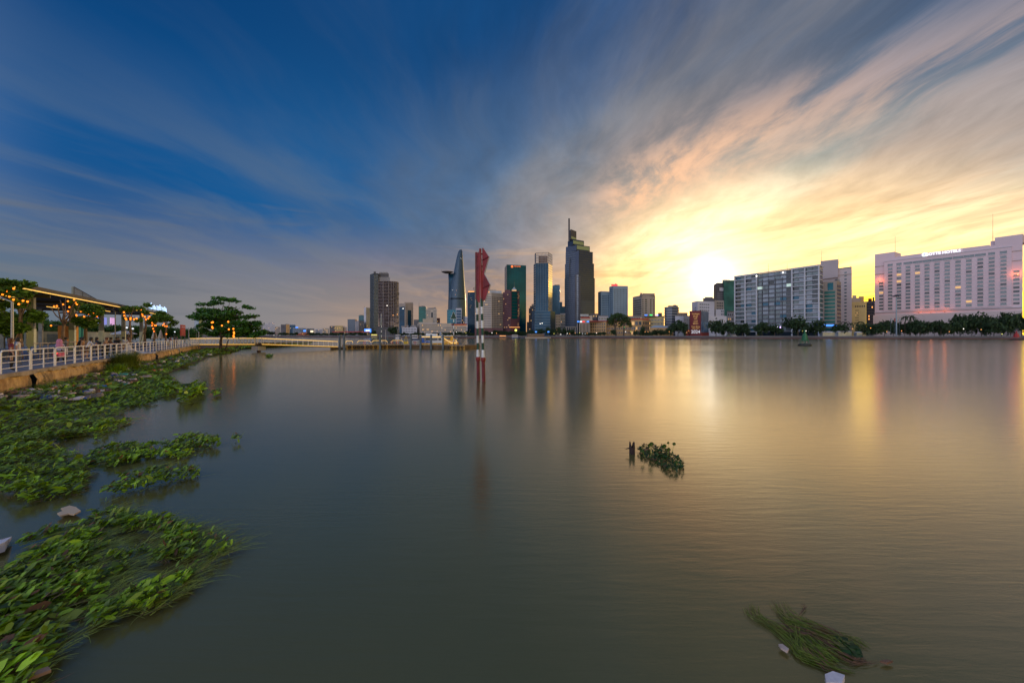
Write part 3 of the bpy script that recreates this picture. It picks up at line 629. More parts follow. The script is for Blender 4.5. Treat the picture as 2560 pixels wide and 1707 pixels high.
for i in range(3):
    a, c = crA[i], crA[i+1]; nn = (4, 9, 5)[i]
    for k in range(nn+1):
        p = a.lerp(c, k/nn); mb.box((p.x, p.y, (zc0+zc1)/2), .4, .4, zc1-zc0)
    for k in range(5):
        m0 = (a+c)/2; mb.box((m0.x, m0.y, zc0+.6+(zc1-zc0-.6)*k/4), (c-a).length, .4, .45, c-a)
b_.part('lattice_crown', mb, C['conc']); b_.roofbox('crown_core', 1346, 1369, 640, Ym+8, C['brown'], 12)
b_.part('podium', MB().prism([(X(1329.5, Ym-4), Ym-4), (X(1336.5, Ym-14), Ym-14), (X(1376, Ym-16), Ym-16), (X(1388, Ym-6), Ym-6), (X(1388, Ym), Ym), (X(1330, Ym), Ym)], GZ, Z(778, Ym-14)), C['gblue'])
s_ = (Vector((X(1336.5, Ym-14), Ym-14, 0)), Vector((X(1376, Ym-16), Ym-16, 0))); b_.bands(s_, GZ+3, Z(778, Ym-14), 8, .08, C['fin'], name='podium_bands', proud=.3)
for q in ((1350.5, 809), (1355.5, 808)): MB().ball((X(q[0], Ym-17), Ym-17, Z(q[1], Ym-17)), .45, 6).build('lit_window', C['bulb'], b_.o)
b_.end()
b_ = Bld('glass_tower', 'pale blue glass tower with stepped right shoulder behind the lattice-crowned tower', [(1380, 760), (1400, 755)], C['gpale'], 713.5, 30)
b_.bands(0, GZ, b_.z1, 30, .2, C['ggrey']); b_.part('shoulder', MB().prism([(X(1400, 757), 757), (X(1405.5, 757), 757), (X(1405.5, 780), 780), (X(1400, 780), 780)], GZ, Z(755, 757)), C['gpale'])
b_.part('shoulder', MB().prism([(X(1405.5, 757), 757), (X(1412, 757), 757), (X(1412, 780), 780), (X(1405.5, 780), 780)], GZ, Z(766, 757)), C['gpale'])
b_.roofbox('roof_house', 1386, 1399, 712, 760, C['concd'], 10); b_.end()
small('apartment_block', 'low grey-pink building between the lattice-crowned tower and the stepped skyscraper', 1389, 1401, 786, 560, C['tan'], 3, 7)
small('apartment_block', 'low pale building with a white lit box on top beside the stepped skyscraper', 1401, 1413, 785, 600, C['conc'], 3, 7, roof='white')

# ---- the stepped skyscraper
Yv = 650
o = thing('stepped_skyscraper', 'tallest grey glass skyscraper with stepped green-lit top and a thin spire', 'skyscraper', (X(1445, Yv), Yv, GZ))
gl = mat('stepped_glass_left', (.055, .07, .105), .24, metal=.45, vary=.10, scale=.02, spec=.3)
gr = mat('stepped_glass_right', (.12, .10, .11), .16, metal=.6, vary=.10, scale=.02, spec=.3)
def vpts(pl, pr, pm=1447, d=0): return [Vector((X(pl, Yv+18+d), Yv+18+d, 0)), Vector((X(pm, Yv+d), Yv+d, 0)), Vector((X(pr, Yv+14+d), Yv+14+d, 0))]
def tier(pl, pr, pb, pt, d=0, mm=None, pm=1447, name='tier'):
    A = vpts(pl, pr, pm, d); bk = [A[2]*(1+30/Yv), A[0]*(1+30/Yv)]
    return MB().prism([(p.x, p.y) for p in A+bk], GZ if pb is None else Z(pb, Yv), Z(pt, Yv)).build(name, mm or gl, o), A
tier(1411.7, 1487, None, 693, 0); tier(1412.4, 1485, 692.9, 656, .6); tier(1414, 1482, 655.9, 625.5, 1.2)
tier(1414.5, 1474.5, 625.4, 611, 2, pm=1441); tier(1419.3, 1460, 610.9, 596.5, 3, pm=1432); tier(1421, 1441, 596.4, 571.5, 4, pm=1427, mm=C['concd'])
MB().box((X(1422.7, Yv+10), Yv+10, (Z(600, Yv)+Z(542, Yv))/2), 2.3, 2.6, Z(542, Yv)-Z(600, Yv), (1, 0, 0)).build('spire', C['concd'], o)
def facade_v(pl, pr, z0p, z1p, rows, d):
    A = vpts(pl, pr, 1447, d); z0, z1 = (GZ if z0p is None else Z(z0p, Yv)), Z(z1p, Yv)
    for i, mm, u0, u1 in ((0, C['fin'], 0, .76), (1, C['steel'], .08, 1)):
        a, c = A[i], A[i+1]; dv = (c-a); L = dv.length; dv /= L; nn = Vector((dv.y, -dv.x, 0)); mb = MB()
        for r in range(rows+1):
            p = a+dv*L*(u0+u1)/2+nn*.1; mb.box((p.x, p.y, z0+(z1-z0)*r/rows), L*(u1-u0), .5, (z1-z0)/rows*.16, dv)
        mb.build('floor_bands', mm, o)
facade_v(1411.7, 1487, None, 693, 30, 0); facade_v(1412.4, 1485, 692.9, 656, 7, .6); facade_v(1414, 1482, 655.9, 627, 5, 1.2)
A = vpts(1411.7, 1487)
a, c = A[0], A[1]; dv = (c-a); L = dv.length; dv /= L; nn = Vector((dv.y, -dv.x, 0))
for u, wdt, mm, nm in ((.80, .12, C['concd'], 'recess'), (.92, .12, C['panep'], 'glazed_corner')):
    p = a+dv*L*u+nn*.15; MB().box((p.x, p.y, (GZ+Z(700, Yv))/2+4), L*wdt, .6, Z(672, Yv)-GZ-8, dv).build(nm, mm, o)
mb = MB()
for r in range(34):
    p = a+dv*L*.92+nn*.5; mb.box((p.x, p.y, GZ+8+r*(Z(672, Yv)-GZ-12)/34), L*.14, .5, .7, dv)
mb.build('corner_bars', C['concd'], o)
p = a+dv*L*.35+nn*.2; MB().box((p.x, p.y, (Z(745, Yv)+Z(640, Yv))/2), 1.0, .5, Z(640, Yv)-Z(745, Yv), dv).build('recess', C['concd'], o)
a, c = A[1], A[2]; dv = (c-a); L = dv.length; dv /= L; nn = Vector((dv.y, -dv.x, 0))
p = a+dv*L*.05+nn*.2; MB().box((p.x, p.y, (GZ+Z(690, Yv))/2), L*.08, .6, Z(690, Yv)-GZ, dv).build('recess', C['concd'], o)
p = a+dv*L*.54+nn*.05; MB().box((p.x, p.y, (GZ+Z(750, Yv))/2), L*.88, .4, Z(750, Yv)-GZ, dv).build('lower_glazing', C['ggrey'], o)
gm = mat('green_wall_glow', (.16, .18, .10), .6, emit=(.40, .44, .14), es=.16)  # floodlight on the stepped top is put into the panels as emission
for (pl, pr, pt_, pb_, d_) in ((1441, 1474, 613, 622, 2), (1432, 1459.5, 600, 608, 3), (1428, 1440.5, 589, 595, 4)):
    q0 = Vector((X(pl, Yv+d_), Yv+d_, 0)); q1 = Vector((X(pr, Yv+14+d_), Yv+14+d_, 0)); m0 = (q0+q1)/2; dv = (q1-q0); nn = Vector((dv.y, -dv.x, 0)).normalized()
    m0 = m0+nn*.25; MB().box((m0.x, m0.y, (Z(pt_, Yv)+Z(pb_, Yv))/2), dv.length*.94, .3, Z(pt_, Yv)-Z(pb_, Yv), dv).build('floodlit_glow_panel', gm, o)
s0 = vpts(1411.7, 1445); mb = MB()
for k in range(6): mb.box((X(1416+k*5.5, Yv+3), Yv+3, GZ+7), 1.6, 1.6, 14)
mb.box((X(1430, Yv+3), Yv+3, GZ+14.5), 22, 2, 1.2); mb.build('entrance_columns', C['cream'], o)

# ---- mid right hotels
b_ = Bld('hotel', 'blue-grey twin-block hotel with small square windows and a red rooftop sign', [(1495, 690), (1503, 676), (1523, 682)], C['gpale'], 728, 25)
wb = mat('blue_white_render', (.24, .33, .40), .7, vary=.08, scale=.03)
b_.body.data.materials[0] = wb
b_.win(0, .05, .95, GZ+6, b_.z1-6, 3, 21, .35, .5, C['gblue']); b_.win(1, .05, .7, GZ+6, b_.z1-6, 4, 21, .6, .45, C['gblue']); b_.win(1, .75, .97, GZ+6, b_.z1-6, 1, 21, .5, .45, C['gblue'])
b_.part('tall_block', MB().prism([(X(1523, 678), 678), (X(1533, 664), 664), (X(1569, 668), 668), (X(1569, 700), 700), (X(1523, 700), 700)], GZ, Z(714.5, 664)), wb)
s_ = (Vector((X(1533, 664), 664, 0)), Vector((X(1569, 668), 668, 0)))
b_.win(s_, .03, .97, GZ+6, Z(721, 664), 9, 22, .5, .42, C['pane'], name='upper_window'); b_.fins(s_, GZ, Z(714.5, 664), 1, .8, wb)
s_ = (Vector((X(1523, 678), 678, 0)), Vector((X(1533, 664), 664, 0))); b_.win(s_, .1, .9, GZ+6, Z(721, 664), 2, 22, .5, .4, C['gblue'], name='side_window')
b_.part('roof_sign', MB().box((X(1537, 662), 664.5, Z(713.5, 664)+.6), 10.5, .5, 2.6).lathe((X(1539.5, 664), 664.5, Z(713, 664)+1.7), [(1.3, -.1), (1.3, .8)], 8), C['rlit'])
b_.mast(1569.5, 668, GZ+40, 22, .3, 'lattice_mast'); b_.end()
b_ = Bld('hotel', 'beige hotel slab with a half-round gable and balcony rows', [(1582, 735), (1604, 700), (1638, 708)], C['cream'], 738, 22, ti=1)
b_.win(0, .03, .97, GZ+5, b_.z1-6, 1, 15, .96, .34, C['pane'], name='balcony_strip'); b_.bands(0, GZ+5, b_.z1-6, 15, .14, C['white'], proud=.7, th=1.0)
b_.win(1, .03, .16, GZ+5, b_.z1-6, 1, 16, .6, .4, C['pane']); b_.win(1, .22, .42, GZ+5, b_.z1-6, 1, 16, .8, .45, C['pane']); b_.win(1, .62, .72, GZ+5, b_.z1-6, 1, 16, .8, .6, C['pane']); b_.win(1, .84, .94, GZ+5, b_.z1-6, 1, 16, .8, .6, C['pane'])
dv = (b_.A[1]-b_.A[0]); q = b_.A[0]+dv*.93; u_ = dv.normalized(); rr = 5.2
gv = [(q.x+u_.x*rr*math.cos(t_), q.y+u_.y*rr*math.cos(t_), b_.z1-2+rr*1.25*math.sin(t_)) for t_ in [math.pi*i/12 for i in range(13)]]
MB().add(gv+[(x_+2.4*.5, y_+2.4, z_) for x_, y_, z_ in gv], [tuple(range(13))[::-1], tuple(range(13, 26))]+[(i, i+1, 14+i, 13+i) for i in range(12)]).build('round_gable', C['cream'], b_.o)
b_.roofbox('upper_roof', 1606, 1637, 733.5, 704, C['tan'], 14); b_.end()
b_ = Bld('office_building', 'yellow mid-rise block with green and blue lit rooftop letters', [(1611, 470), (1660, 462)], C['yellow'], 792, 20)
b_.win(0, .02, .98, GZ+4, b_.z1-1.5, 13, 4, .6, .55, C['pane'], lit=.05, lm=C['warm']); b_.roofbox('flat_roof', 1610, 1661, 790, 464, C['concd'], 22)
for (p0, p1, m9) in ((1611.5, 1618, 'blit'), (1624, 1631, 'glit'), (1639, 1646, 'blit')):
    mb = MB()
    for k in range(4):
        xx = X(p0+(p1-p0)*(k+.5)/4, 462); mb.box((xx, 462, Z(787.6, 462)), .45, .3, 1.4).box((xx+.25, 462, Z(787.6, 462)+rnd.uniform(-.5, .5)), .7, .3, .3)
    b_.part('roof_letters', mb, C[m9])
b_.roofbox('roof_house', 1645, 1655, 782, 472, C['concd'], 8); b_.end()
b_ = Bld('round_tower', 'grey round-cornered office building with stepped roof right of the beige hotel', [(1661.5, 455), (1666, 448), (1680, 444), (1693, 448), (1697, 458)], C['ggrey'], 768, 22, body='wall')
for i in range(4): b_.bands(i, GZ, b_.z1, 11, .4, C['conc'], proud=.4)
b_.roofbox('penthouse', 1670, 1695, 764, 454, C['concd'], 12); b_.roofbox('roof_house', 1683, 1691, 762, 456, C['conc'], 6, z0=Z(764, 454)); b_.end()
small('apartment_block', 'small brown stepped building behind the white sheds, right of the round-cornered block', 1697, 1719, 783, 520, C['tan'], 5, 6, roof='concd')
small('warehouse', 'low plain white shed between the round-cornered building and the red billboard', 1688, 1709, 790, 430, C['white'], 3, 2, fw=.2, fh=.2)
small('warehouse', 'taller plain grey-white shed just left of the red billboard', 1709, 1727, 789, 420, C['conc'], 3, 3, fw=.2, fh=.2)
small('shop_building', 'low building with red ground floor left of the billboard', 1714, 1727, 824, 398, C['redroof'], 3, 1, lit=.3)

# ---- netted tower, white offices
b_ = Bld('tower_under_construction', 'unfinished tower wrapped in green netting where the sun touches its roof', [(1784, 610), (1792, 585), (1840, 592)], C['concd'], 707, 30, body='concrete_frame', ti=1)
b_.win(0, .1, .9, GZ+30, b_.z1-2, 2, 15, .55, .6, mat('open_floor_gap', (.35, .25, .12), .8), name='floor_opening')
b_.part('safety_net', MB().prism([(X(1809, 584), 584), (X(1840, 588), 588), (X(1840, 590), 590), (X(1809, 587), 587)], GZ, Z(702.5, 585)), C['net'])
s_ = b_.seg(1); b_.win(s_, .03, .33, GZ+18, b_.z1-14, 4, 14, .42, .5, C['conc'], name='frame_opening'); b_.win(s_, .12, .45, Z(727, 585), Z(719, 585), 1, 1, 1, 1, C['white'], name='tarpaulin', proud=.6)
mb = MB()
for k in range(12):
    pp = 1789+k*3.1; yy = 583+.2*k; mb.bar((X(pp, yy), yy, b_.z1), (X(pp, yy), yy, b_.z1+3.2+k*.18), .3)
mb.bar((X(1789, 583), 583, b_.z1+3.2), (X(1823, 585), 585, b_.z1+5.2), .35); b_.part('roof_frame', mb, C['steel']); b_.roofbox('roof_slab', 1806, 1840, 700.5, 592, C['net'], 20); b_.end()
b_ = Bld('office_building', 'white stepped office building between the red billboard and the netted tower', [(1729.6, 470), (1744, 455), (1786, 462)], C['white'], 752.5, 22, ti=1)
b_.win(1, .1, .7, GZ+14, b_.z1-2, 5, 7, .6, .3, C['pane']); b_.win(0, .5, .8, GZ+14, b_.z1-6, 1, 7, .5, .25, C['pane']); b_.roofbox('penthouse', 1757.5, 1786, 745.5, 472, C['concd'], 14); b_.roofbox('pergola', 1762, 1782, 742.5, 474, C['tan'], 5, z0=Z(745.5, 472)); b_.end()
b_ = Bld('office_building', 'cream and white office wing with grey roof right of the white stepped offices', [(1786.3, 474), (1810, 476)], C['cream'], 751, 20)
b_.win(0, .2, .9, Z(775, 474), b_.z1-1.5, 4, 3, .5, .5, C['pane']); b_.part('white_base', MB().prism([(X(1789, 466), 466), (X(1810.5, 468), 468), (X(1810.5, 475), 475), (X(1789, 473), 473)], GZ, Z(773, 467)), C['white'])
s_ = (Vector((X(1789, 466), 466, 0)), Vector((X(1810.5, 468), 468, 0))); b_.win(s_, .6, .95, GZ+16, Z(774, 467), 2, 4, .45, .4, C['pane'], name='lower_window'); b_.end()
small('storehouse', 'low white annex behind the billboard and trees', 1771, 1817, 790, 440, C['white'], 6, 2, fw=.2, fh=.2)
small('apartment_block', 'small white house block left of the long grid-fronted building', 1818, 1839, 779, 480, C['white'], 4, 5, roof='tan', fw=.35)

# ---- long grid-fronted office block
Y0, Y1 = 452, 378
b_ = Bld('grid_office_block', 'long grey office block with a white grid of columns and floors', [(1838.8, Y0), (2049.5, Y1), (2057, Y1+9)], C['ggrey'], 664, 24, ti=1)
A0, A1 = b_.seg(0); dv = (A1-A0); L = dv.length; dv /= L; nn = Vector((dv.y, -dv.x, 0)); zt = b_.z1
zb = GZ+5.0; NF = 14; fh = (zt-zb)/NF
def uof(px_):                                # where a photo column meets the facade line
    k = (px_-CX)/F; return (k*A0.y-A0.x)/(dv.x-k*dv.y)/L
cu = [uof(p) for p in (1839, 1865, 1893.5, 1982, 2014, 2049.3)]
slabm = mat('pale_grid_concrete', (.50, .50, .52), .8, vary=.08, scale=.1)
for u in cu:
    p = A0+dv*(u*L)+nn*1.4; MB().box((p.x, p.y, (GZ+zt)/2), 1.1, 1.1, zt-GZ-.1, dv).build('column', slabm, b_.o)
pat = random.Random(3)
for wi, (ua, ub, rec) in enumerate(((cu[0], cu[1], 0), (cu[1], cu[2], 0), (cu[2], cu[3], 1), (cu[3], cu[4], 0), (cu[4], cu[5], 0))):
    for k in range(NF+1):
        if rec and k == NF: continue
        u0, u1 = ua+.6/L, ub-.6/L; p = A0+dv*((u0+u1)/2*L)+nn*(.45 if rec else 1.0)
        MB().box((p.x, p.y, zb+fh*k-(0 if k < NF else .4)), (u1-u0)*L, .8 if rec else 1.8, .5 if rec else .75, dv).build('floor_slab', C['conc'] if rec else slabm, b_.o)
    nseg = 6 if rec else 2
    for k in range(NF):
        for q in range(nseg):
            ra, rb = ua+(ub-ua)*q/nseg, ua+(ub-ua)*(q+1)/nseg
            x9 = pat.random(); mm = C['panep'] if x9 < .45 else C['paneg'] if x9 < .85 else C['gpale'] if x9 < .93 else C['pane']
            if rec and q in (0, 5): mm = C['pane'] if k % 1 == 0 and q == 5 else C['paneg']
            if wi == 4 and q == 1 and 5 < k < 12: mm = C['pane']
            if wi == 0 and q == 0 and 5 < k < 12: mm = C['pane']
            if pat.random() < .015: mm = C['cool']
            seg_ = (A0+dv*(ra*L), A0+dv*(rb*L))
            b_.win(seg_, .02, .98, zb+fh*k+.4, zb+fh*(k+1)-.4, 1, 1, 1, .8, mm, name='window_band', proud=.15)
mb = MB()
for u in (.36, .44, .52, .60):
    p = A0+dv*(u*L)+nn*.6; mb.box((p.x, p.y, (zb+zt)/2-3), .35, .5, zt-zb-8, dv)
b_.part('mullions', mb, C['steel'])
# open roof frame at the left end
mb = MB(); z9 = zt-5
b_.roofbox('roof_parapet', 1866, 2048, 662.0, 420, C['conc'], 3, z0=zt-.5) if False else None
b_.part('roof_rail', mb.box(((A0.x+A1.x)/2+nn.x*1.2, (A0.y+A1.y)/2+nn.y*1.2, zt+.5), L+2, .8, .7, dv), slabm)
b_.bands(1, zb, zt, NF, .2, slabm, proud=.5)
for pp in (1921, 1968): b_.mast(pp, 415, zt, 9, .15)
for u in (.30, .62): p = A0+dv*(u*L)+nn*2.2; MB().ball((p.x, p.y, zt-2.4), .8, 6).build('floodlight', C['bulb'], b_.o)
b_.clutter(7, hmax=2.5)
b_.part('ground_floor', MB().box((((A0+A1)/2)+nn*.4).to_tuple()[:2]+(GZ+2.2,), L*.98, .5, 4.2, dv), C['gdark']); b_.end()

# ---- pink tower, green glass block, beige blocks
b_ = Bld('pink_tower', 'pink-grey slab tower with raised left half behind the green glass block', [(2051, 455), (2096, 436), (2129.5, 425)], C['pink'], 666, 22, ti=2)
b_.part('raised_half', MB().prism([(X(2051.5, 453), 453), (X(2095.5, 434), 434), (X(2096, 458), 458), (X(2052, 470), 470)], b_.z1-10, [Z(653, 453), Z(648, 434), Z(648, 434), Z(653, 453)]), C['pink'])
b_.win(1, .42, .66, GZ+16, b_.z1-4, 1, 15, .7, .42, C['paneg']); b_.win(0, .28, .58, b_.z1-30, b_.z1-6, 1, 4, 1, .32, C['pane'])
b_.bands(1, b_.z1-8, b_.z1-1, 1, .06, C['tan'], name='cornice', proud=.5); b_.mast(2054, 450, b_.z1+10, 12, .15); b_.mast(2097, 436, b_.z1, 14, .15); b_.end()
b_ = Bld('green_office', 'green glass office block with beige floor bands beside the grid-fronted block', [(2052, 398), (2057, 390), (2092, 382), (2102.5, 390)], C['tan'], 702, 20, ti=2)
b_.win(1, .1, .9, GZ+5, b_.z1-9, 1, 11, .95, .7, C['ggreen'], name='window_strip', lit=.0, lm=C['cool'], proud=.15); b_.win(1, .35, .75, b_.z1-9, b_.z1-1, 1, 1, 1, .9, C['gteal'], name='arched_window')
b_.win(2, .05, .95, GZ+5, b_.z1-3, 1, 12, .9, .6, C['gdark'], name='side_strip'); b_.clutter(3)
b_.part('entrance_canopy', MB().box((X(2066, 372), 372, Z(813.5, 372)), 13, 8, 1.6), C['blit']); b_.end()
b_ = Bld('beige_block', 'beige terraced apartment building between the pink tower and the white hotel', [(2129.5, 440), (2165.5, 430)], C['yellow'], 753.5, 20)
b_.win(0, .25, .5, GZ+8, b_.z1-8, 3, 8, .5, .35, C['pane'], alt=C['warm'], altp=.05); b_.win(0, .2, .95, b_.z1-7, b_.z1-3, 6, 1, .5, .5, C['pane'])
b_.roofbox('terrace_storey', 2129.5, 2152, 744.5, 446, C['tan'], 12); b_.roofbox('terrace_storey', 2131, 2141, 738.5, 450, C['cream'], 9, z0=Z(744.5, 446)); b_.roofbox('terrace_storey', 2147, 2160, 741, 452, C['ochre'], 9); b_.end()
b_ = Bld('grey_block', 'dark stepped building with red rooftop lights left of the white hotel', [(2165.6, 470), (2188, 460)], C['concd'], 752, 18)
b_.win(0, .05, .95, GZ+8, b_.z1-2, 5, 9, .5, .5, C['pane'], lit=.06, lm=C['obulb']); b_.roofbox('roof_house', 2170, 2180, 746, 470, C['redroof'], 8); b_.roofbox('roof_house', 2181, 2186, 743, 470, C['tan'], 8); b_.end()

# ---- white hotel
Yl, Yr = 458, 368
hA, hB = Vector((X(2187, Yl), Yl, 0)), Vector((X(2556.5, Yr), Yr, 0)); dv = (hB-hA); L = dv.length; dv /= L; nn = Vector((dv.y, -dv.x, 0))
def hu(px_): k = (px_-CX)/F; return (k*hA.y-hA.x)/(dv.x-k*dv.y)/L
def hY(px_): return (hA+dv*(hu(px_)*L)).y
uL, uR = hu(2236.7), hu(2474.5)
zr = Z(642.6, hY(2236.7)); zr2 = Z(612, hY(2474.5)); zroof = (zr+zr2)/2
b_ = Bld('white_hotel', 'big pinkish-white hotel slab with a lit rooftop sign at the right edge', [(2187, Yl), (2556.5, Yr)], C['hotel'], depth=24, z1=zroof-1.0)
def hbox(name, pa, pb, z0, z1, out_=0.0, th=1.0, m=C['hotel'], back=0):
    u0, u1 = hu(pa), hu(pb); p = hA+dv*((u0+u1)/2*L)+nn*(out_-th/2-back)
    return MB().box((p.x, p.y, (z0+z1)/2), (u1-u0)*L, th, z1-z0, dv).build(name, m, b_.o)
zl = Z(633, hY(2210)); hbox('end_tower', 2187, 2236.7, zroof-1.0, zl, 0, 20); z3 = Z(590, hY(2520)); hbox('end_tower', 2487, 2556.5, zroof-1, z3, 0, 20); hbox('roof_house', 2474.5, 2487, zroof-1, z3-2.5, -3, 12)
hbox('parapet', 2237, 2474, zroof-1, zroof, 0, 1)
zw0, zw1 = Z(777, hY(2200)), zroof-5.5
hbox('main_bay', 2211, 2530, zw0-1, zroof-4.5, 1.2, 1.6)
# rows of windows
cols = [2226.5, 2248.5, 2271, 2294.5, 2318.5, 2343.5, 2369, 2396, 2423, 2451.5, 2480, 2509.5]
NR = 13; rh = (zw1-zw0-6)/NR
wsz = L*.030; wm_ = {}
Rm = Matrix(((dv.x, -dv.y, 0, 0), (dv.y, dv.x, 0, 0), (0, 0, 1, 0), (0, 0, 0, 1)))
def hwin(pc, z, w9, h9, mm, nm='window', out_=1.3):
    k = b_.cnt.get(nm, 0); b_.cnt[nm] = k+1; p = hA+dv*(hu(pc)*L)+nn*out_
    if k < 100:
        key = (mm.name, w9, h9)
        if key not in wm_: wm_[key] = MB().box((0, 0, 0), w9, .2, h9).mesh(nm, mm)
        obj(nm, wm_[key], b_.o, Matrix.Translation((p.x, p.y, z)) @ Rm)
    else:
        q = b_.over.setdefault(nm, (MB(), []))
        if mm not in q[1]: q[1].append(mm)
        q[0].box((p.x, p.y, z), w9, .2, h9, dv, mi=q[1].index(mm))
for r in range(NR):
    for c_, pc in reversed(list(enumerate(cols))):
        x9 = rnd.random(); mm = C['paneg'] if x9 < .84 else C['pane'] if x9 < .99 else C['warm']
        if r == 10 and c_ < 4: mm = C['warm'] if c_ % 2 else C['pane']
        hwin(pc, zw0+rh*(r+.55), 3.6, rh*.56, mm)
for r in range(NR-4):
    hwin(2203, zw0+rh*(r+.55), 3.4, rh*.56, C['paneg'] if r != 5 else C['warm'], 'end_window', .1); hwin(2541, zw0+rh*(r+.55), 3.6, rh*.56, C['paneg'] if rnd.random() < .7 else C['pane'], 'end_window', .1)
zt_ = zw0+rh*(NR+.75)
for c_, pc in enumerate(cols): hwin(pc, zt_, 7.0 if 1 < c_ < 10 else 4.2, rh*.62, C['paneg'], 'top_window')
for r in range(NR+1): pass
mb = MB(); mb2 = MB()
for pc in cols:
    for r in range(NR+1):
        p = hA+dv*(hu(pc)*L)+nn*1.5; mb.box((p.x, p.y, zw0+rh*(r+.22)), 4.4, .5, .35, dv)
b_.part('window_sills', mb, C['white'])
hbox('cornice', 2187, 2556, zw0-2.2, zw0-1.5, 2.0, 2.2, C['white']); hbox('cornice', 2211, 2530, zroof-4.4, zroof-3.8, 1.6, 2, C['white'])
for (pa, pb) in ((2187, 2211), (2530, 2556)):
    for zz in (zroof-18, zroof-9): hbox('string_course', pa, pb, zz, zz+.5, .4, .8, C['tan'])
hbox('podium', 2187, 2556, GZ, zw0-5, 5, 7, C['pink'])
for (pp, zz, hh) in ((2238, zl, 22), (2482, z3, 28)): b_.mast(pp, hY(pp)+6, zz-3, hh, .18)
p = hA+dv*(hu(2358)*L)+nn*1.0
zs = zroof-1.9
text('sign_letters', 'LOTTE HOTELS', 3.6, (p.x, p.y, zs-1.2), dv, C['wlit'], b_.o, .2, bold=.08, width=(hu(2411)-hu(2324))*L)
p = hA+dv*(hu(2313)*L)+nn*1.0
e = MB(); nseg = 20
for R_, yo in ((2.3, 0), (2.3, .4)):
    for i in range(nseg): q = p+dv*(R_*math.cos(2*math.pi*i/nseg))+nn*yo; e.v.append((q.x, q.y, zs+R_*math.sin(2*math.pi*i/nseg)))
e.f = [tuple(range(nseg)), tuple(range(nseg, 2*nseg))[::-1]]+[(i, (i+1) % nseg, nseg+(i+1) % nseg, nseg+i) for i in range(nseg)]; e.mi = [0]*len(e.f)
em = e.build('round_emblem', C['wlit'], b_.o)
q = p+nn*.6; mb = MB()
mb.box((q.x-dv.x*.5, q.y-dv.y*.5, zs+.2), .45, .2, 2.0, dv).box((q.x+dv.x*.1, q.y+dv.y*.1, zs-.7), 1.5, .2, .45, dv)
pts_ = [q+dv*(.15+1.1*math.cos(t_))+Vector((0, 0, zs+.1+1.1*math.sin(t_))) for t_ in [i*math.pi/8 for i in range(0, 9)]]
for a, c in zip(pts_, pts_[1:]): mb.bar(a, c, .16, n=4)
mb.build('emblem_stroke', mat('emblem_grey', (.2, .22, .3), .6), em)
b_.end()

def add_glow_lamp(px_, z_, watts, out_=4.0):  # orange point lamp added to make glow patches on the hotel wall
    l_ = bpy.data.lights.new('added_glow_lamp', 'POINT'); l_.energy = watts; l_.color = (1, .22, .05); l_.shadow_soft_size = .6
    q_ = hA+dv*(hu(px_)*L)+nn*out_; lo = bpy.data.objects.new('added_glow_lamp', l_); S.collection.objects.link(lo); lo.location = (q_.x, q_.y, z_)
    lo.parent = b_.o; lo.matrix_parent_inverse = Matrix.Translation(-b_.o.location)
    MB().box((q_.x, q_.y, z_-1.0), .8, .6, .5, dv).bar((q_.x, q_.y, z_-1.1), (q_.x-nn.x*out_, q_.y-nn.y*out_, z_-1.4), .12, n=4).build('floodlight', C['steel'], b_.o)  # housing and bracket added to go with the lamp
add_glow_lamp(2199, zroof-25, 1500); add_glow_lamp(2543, zroof-30, 1500)
for q_ in (2300, 2330, 2365): add_glow_lamp(q_, zw0-3.0, 450, 5.0)
# ---- waterfront low buildings centre right
b_ = Bld('bank_building', 'cream building with tall white vertical fins and lit signs on its roof edge', [(1444, 440), (1449, 432), (1473.5, 434)], C['gdark'], 806, 16, ti=1)
b_.fins(1, GZ, b_.z1-1.4, 7, .8, C['cream'], proud=.8, th=1); b_.bands(1, b_.z1-.9, b_.z1, 1, .9, C['cream'], name='frieze', proud=.9, th=1.2); b_.fins(0, GZ, b_.z1-1.4, 1, 1, C['cream'])
for (p0, p1, m9) in ((1443, 1448.5, 'blit'), (1450, 1455, 'wlit'), (1456, 1462, 'rlit'), (1467, 1472.5, 'blit')):
    b_.part('roof_sign', MB().box((X((p0+p1)/2, 430), 430, Z(804, 430)), (X(p1, 430)-X(p0, 430)), .4, 1.3), C[m9])
b_.end()
b_ = Bld('office_building', 'cream building with red roof terrace behind the white-finned bank', [(1451, 470), (1481, 468)], C['cream'], 796, 16)
b_.win(0, .05, .95, GZ+12, b_.z1-1, 7, 1, .5, .5, C['pane']); b_.roofbox('roof', 1452, 1475, 792.5, 470, C['redroof'], 12); b_.roofbox('tower_house', 1473, 1481, 789, 472, C['cream'], 8)
b_.part('billboard', MB().box((X(1461, 474), 474, Z(788, 474)), 10, .6, 2.6), C['greyroof']); b_.clutter(4); b_.end()
small('apartment_block', 'wide grey block behind the stepped skyscraper and the ochre waterfront', 1476, 1496, 784, 560, C['concd'], 6, 6, lit=.08)
small('apartment_block', 'low white block in front of the blue-grey twin hotel', 1496, 1521, 790, 540, C['white'], 6, 5, roof='conc')
small('apartment_block', 'low pale block behind the big spreading tree, right of the twin hotel', 1570, 1606, 790, 520, C['tan'], 8, 5, lit=.15)
b_ = Bld('naval_building', 'long ochre three-storey waterfront building with a red hipped roof', [(1474, 442), (1516, 430)], C['ochre'], 804, 16)
b_.win(0, .04, .96, GZ+1.5, b_.z1-.8, 7, 4, .45, .5, C['pane'], lit=.1, lm=C['warm']); b_.roofbox('roof', 1473, 1517, 801.5, 432, C['redroof'], 14); b_.end()
b_ = Bld('naval_building', 'ochre waterfront wing set back behind the big spreading tree', [(1516, 440), (1578, 434)], C['ochre'], 804, 16)
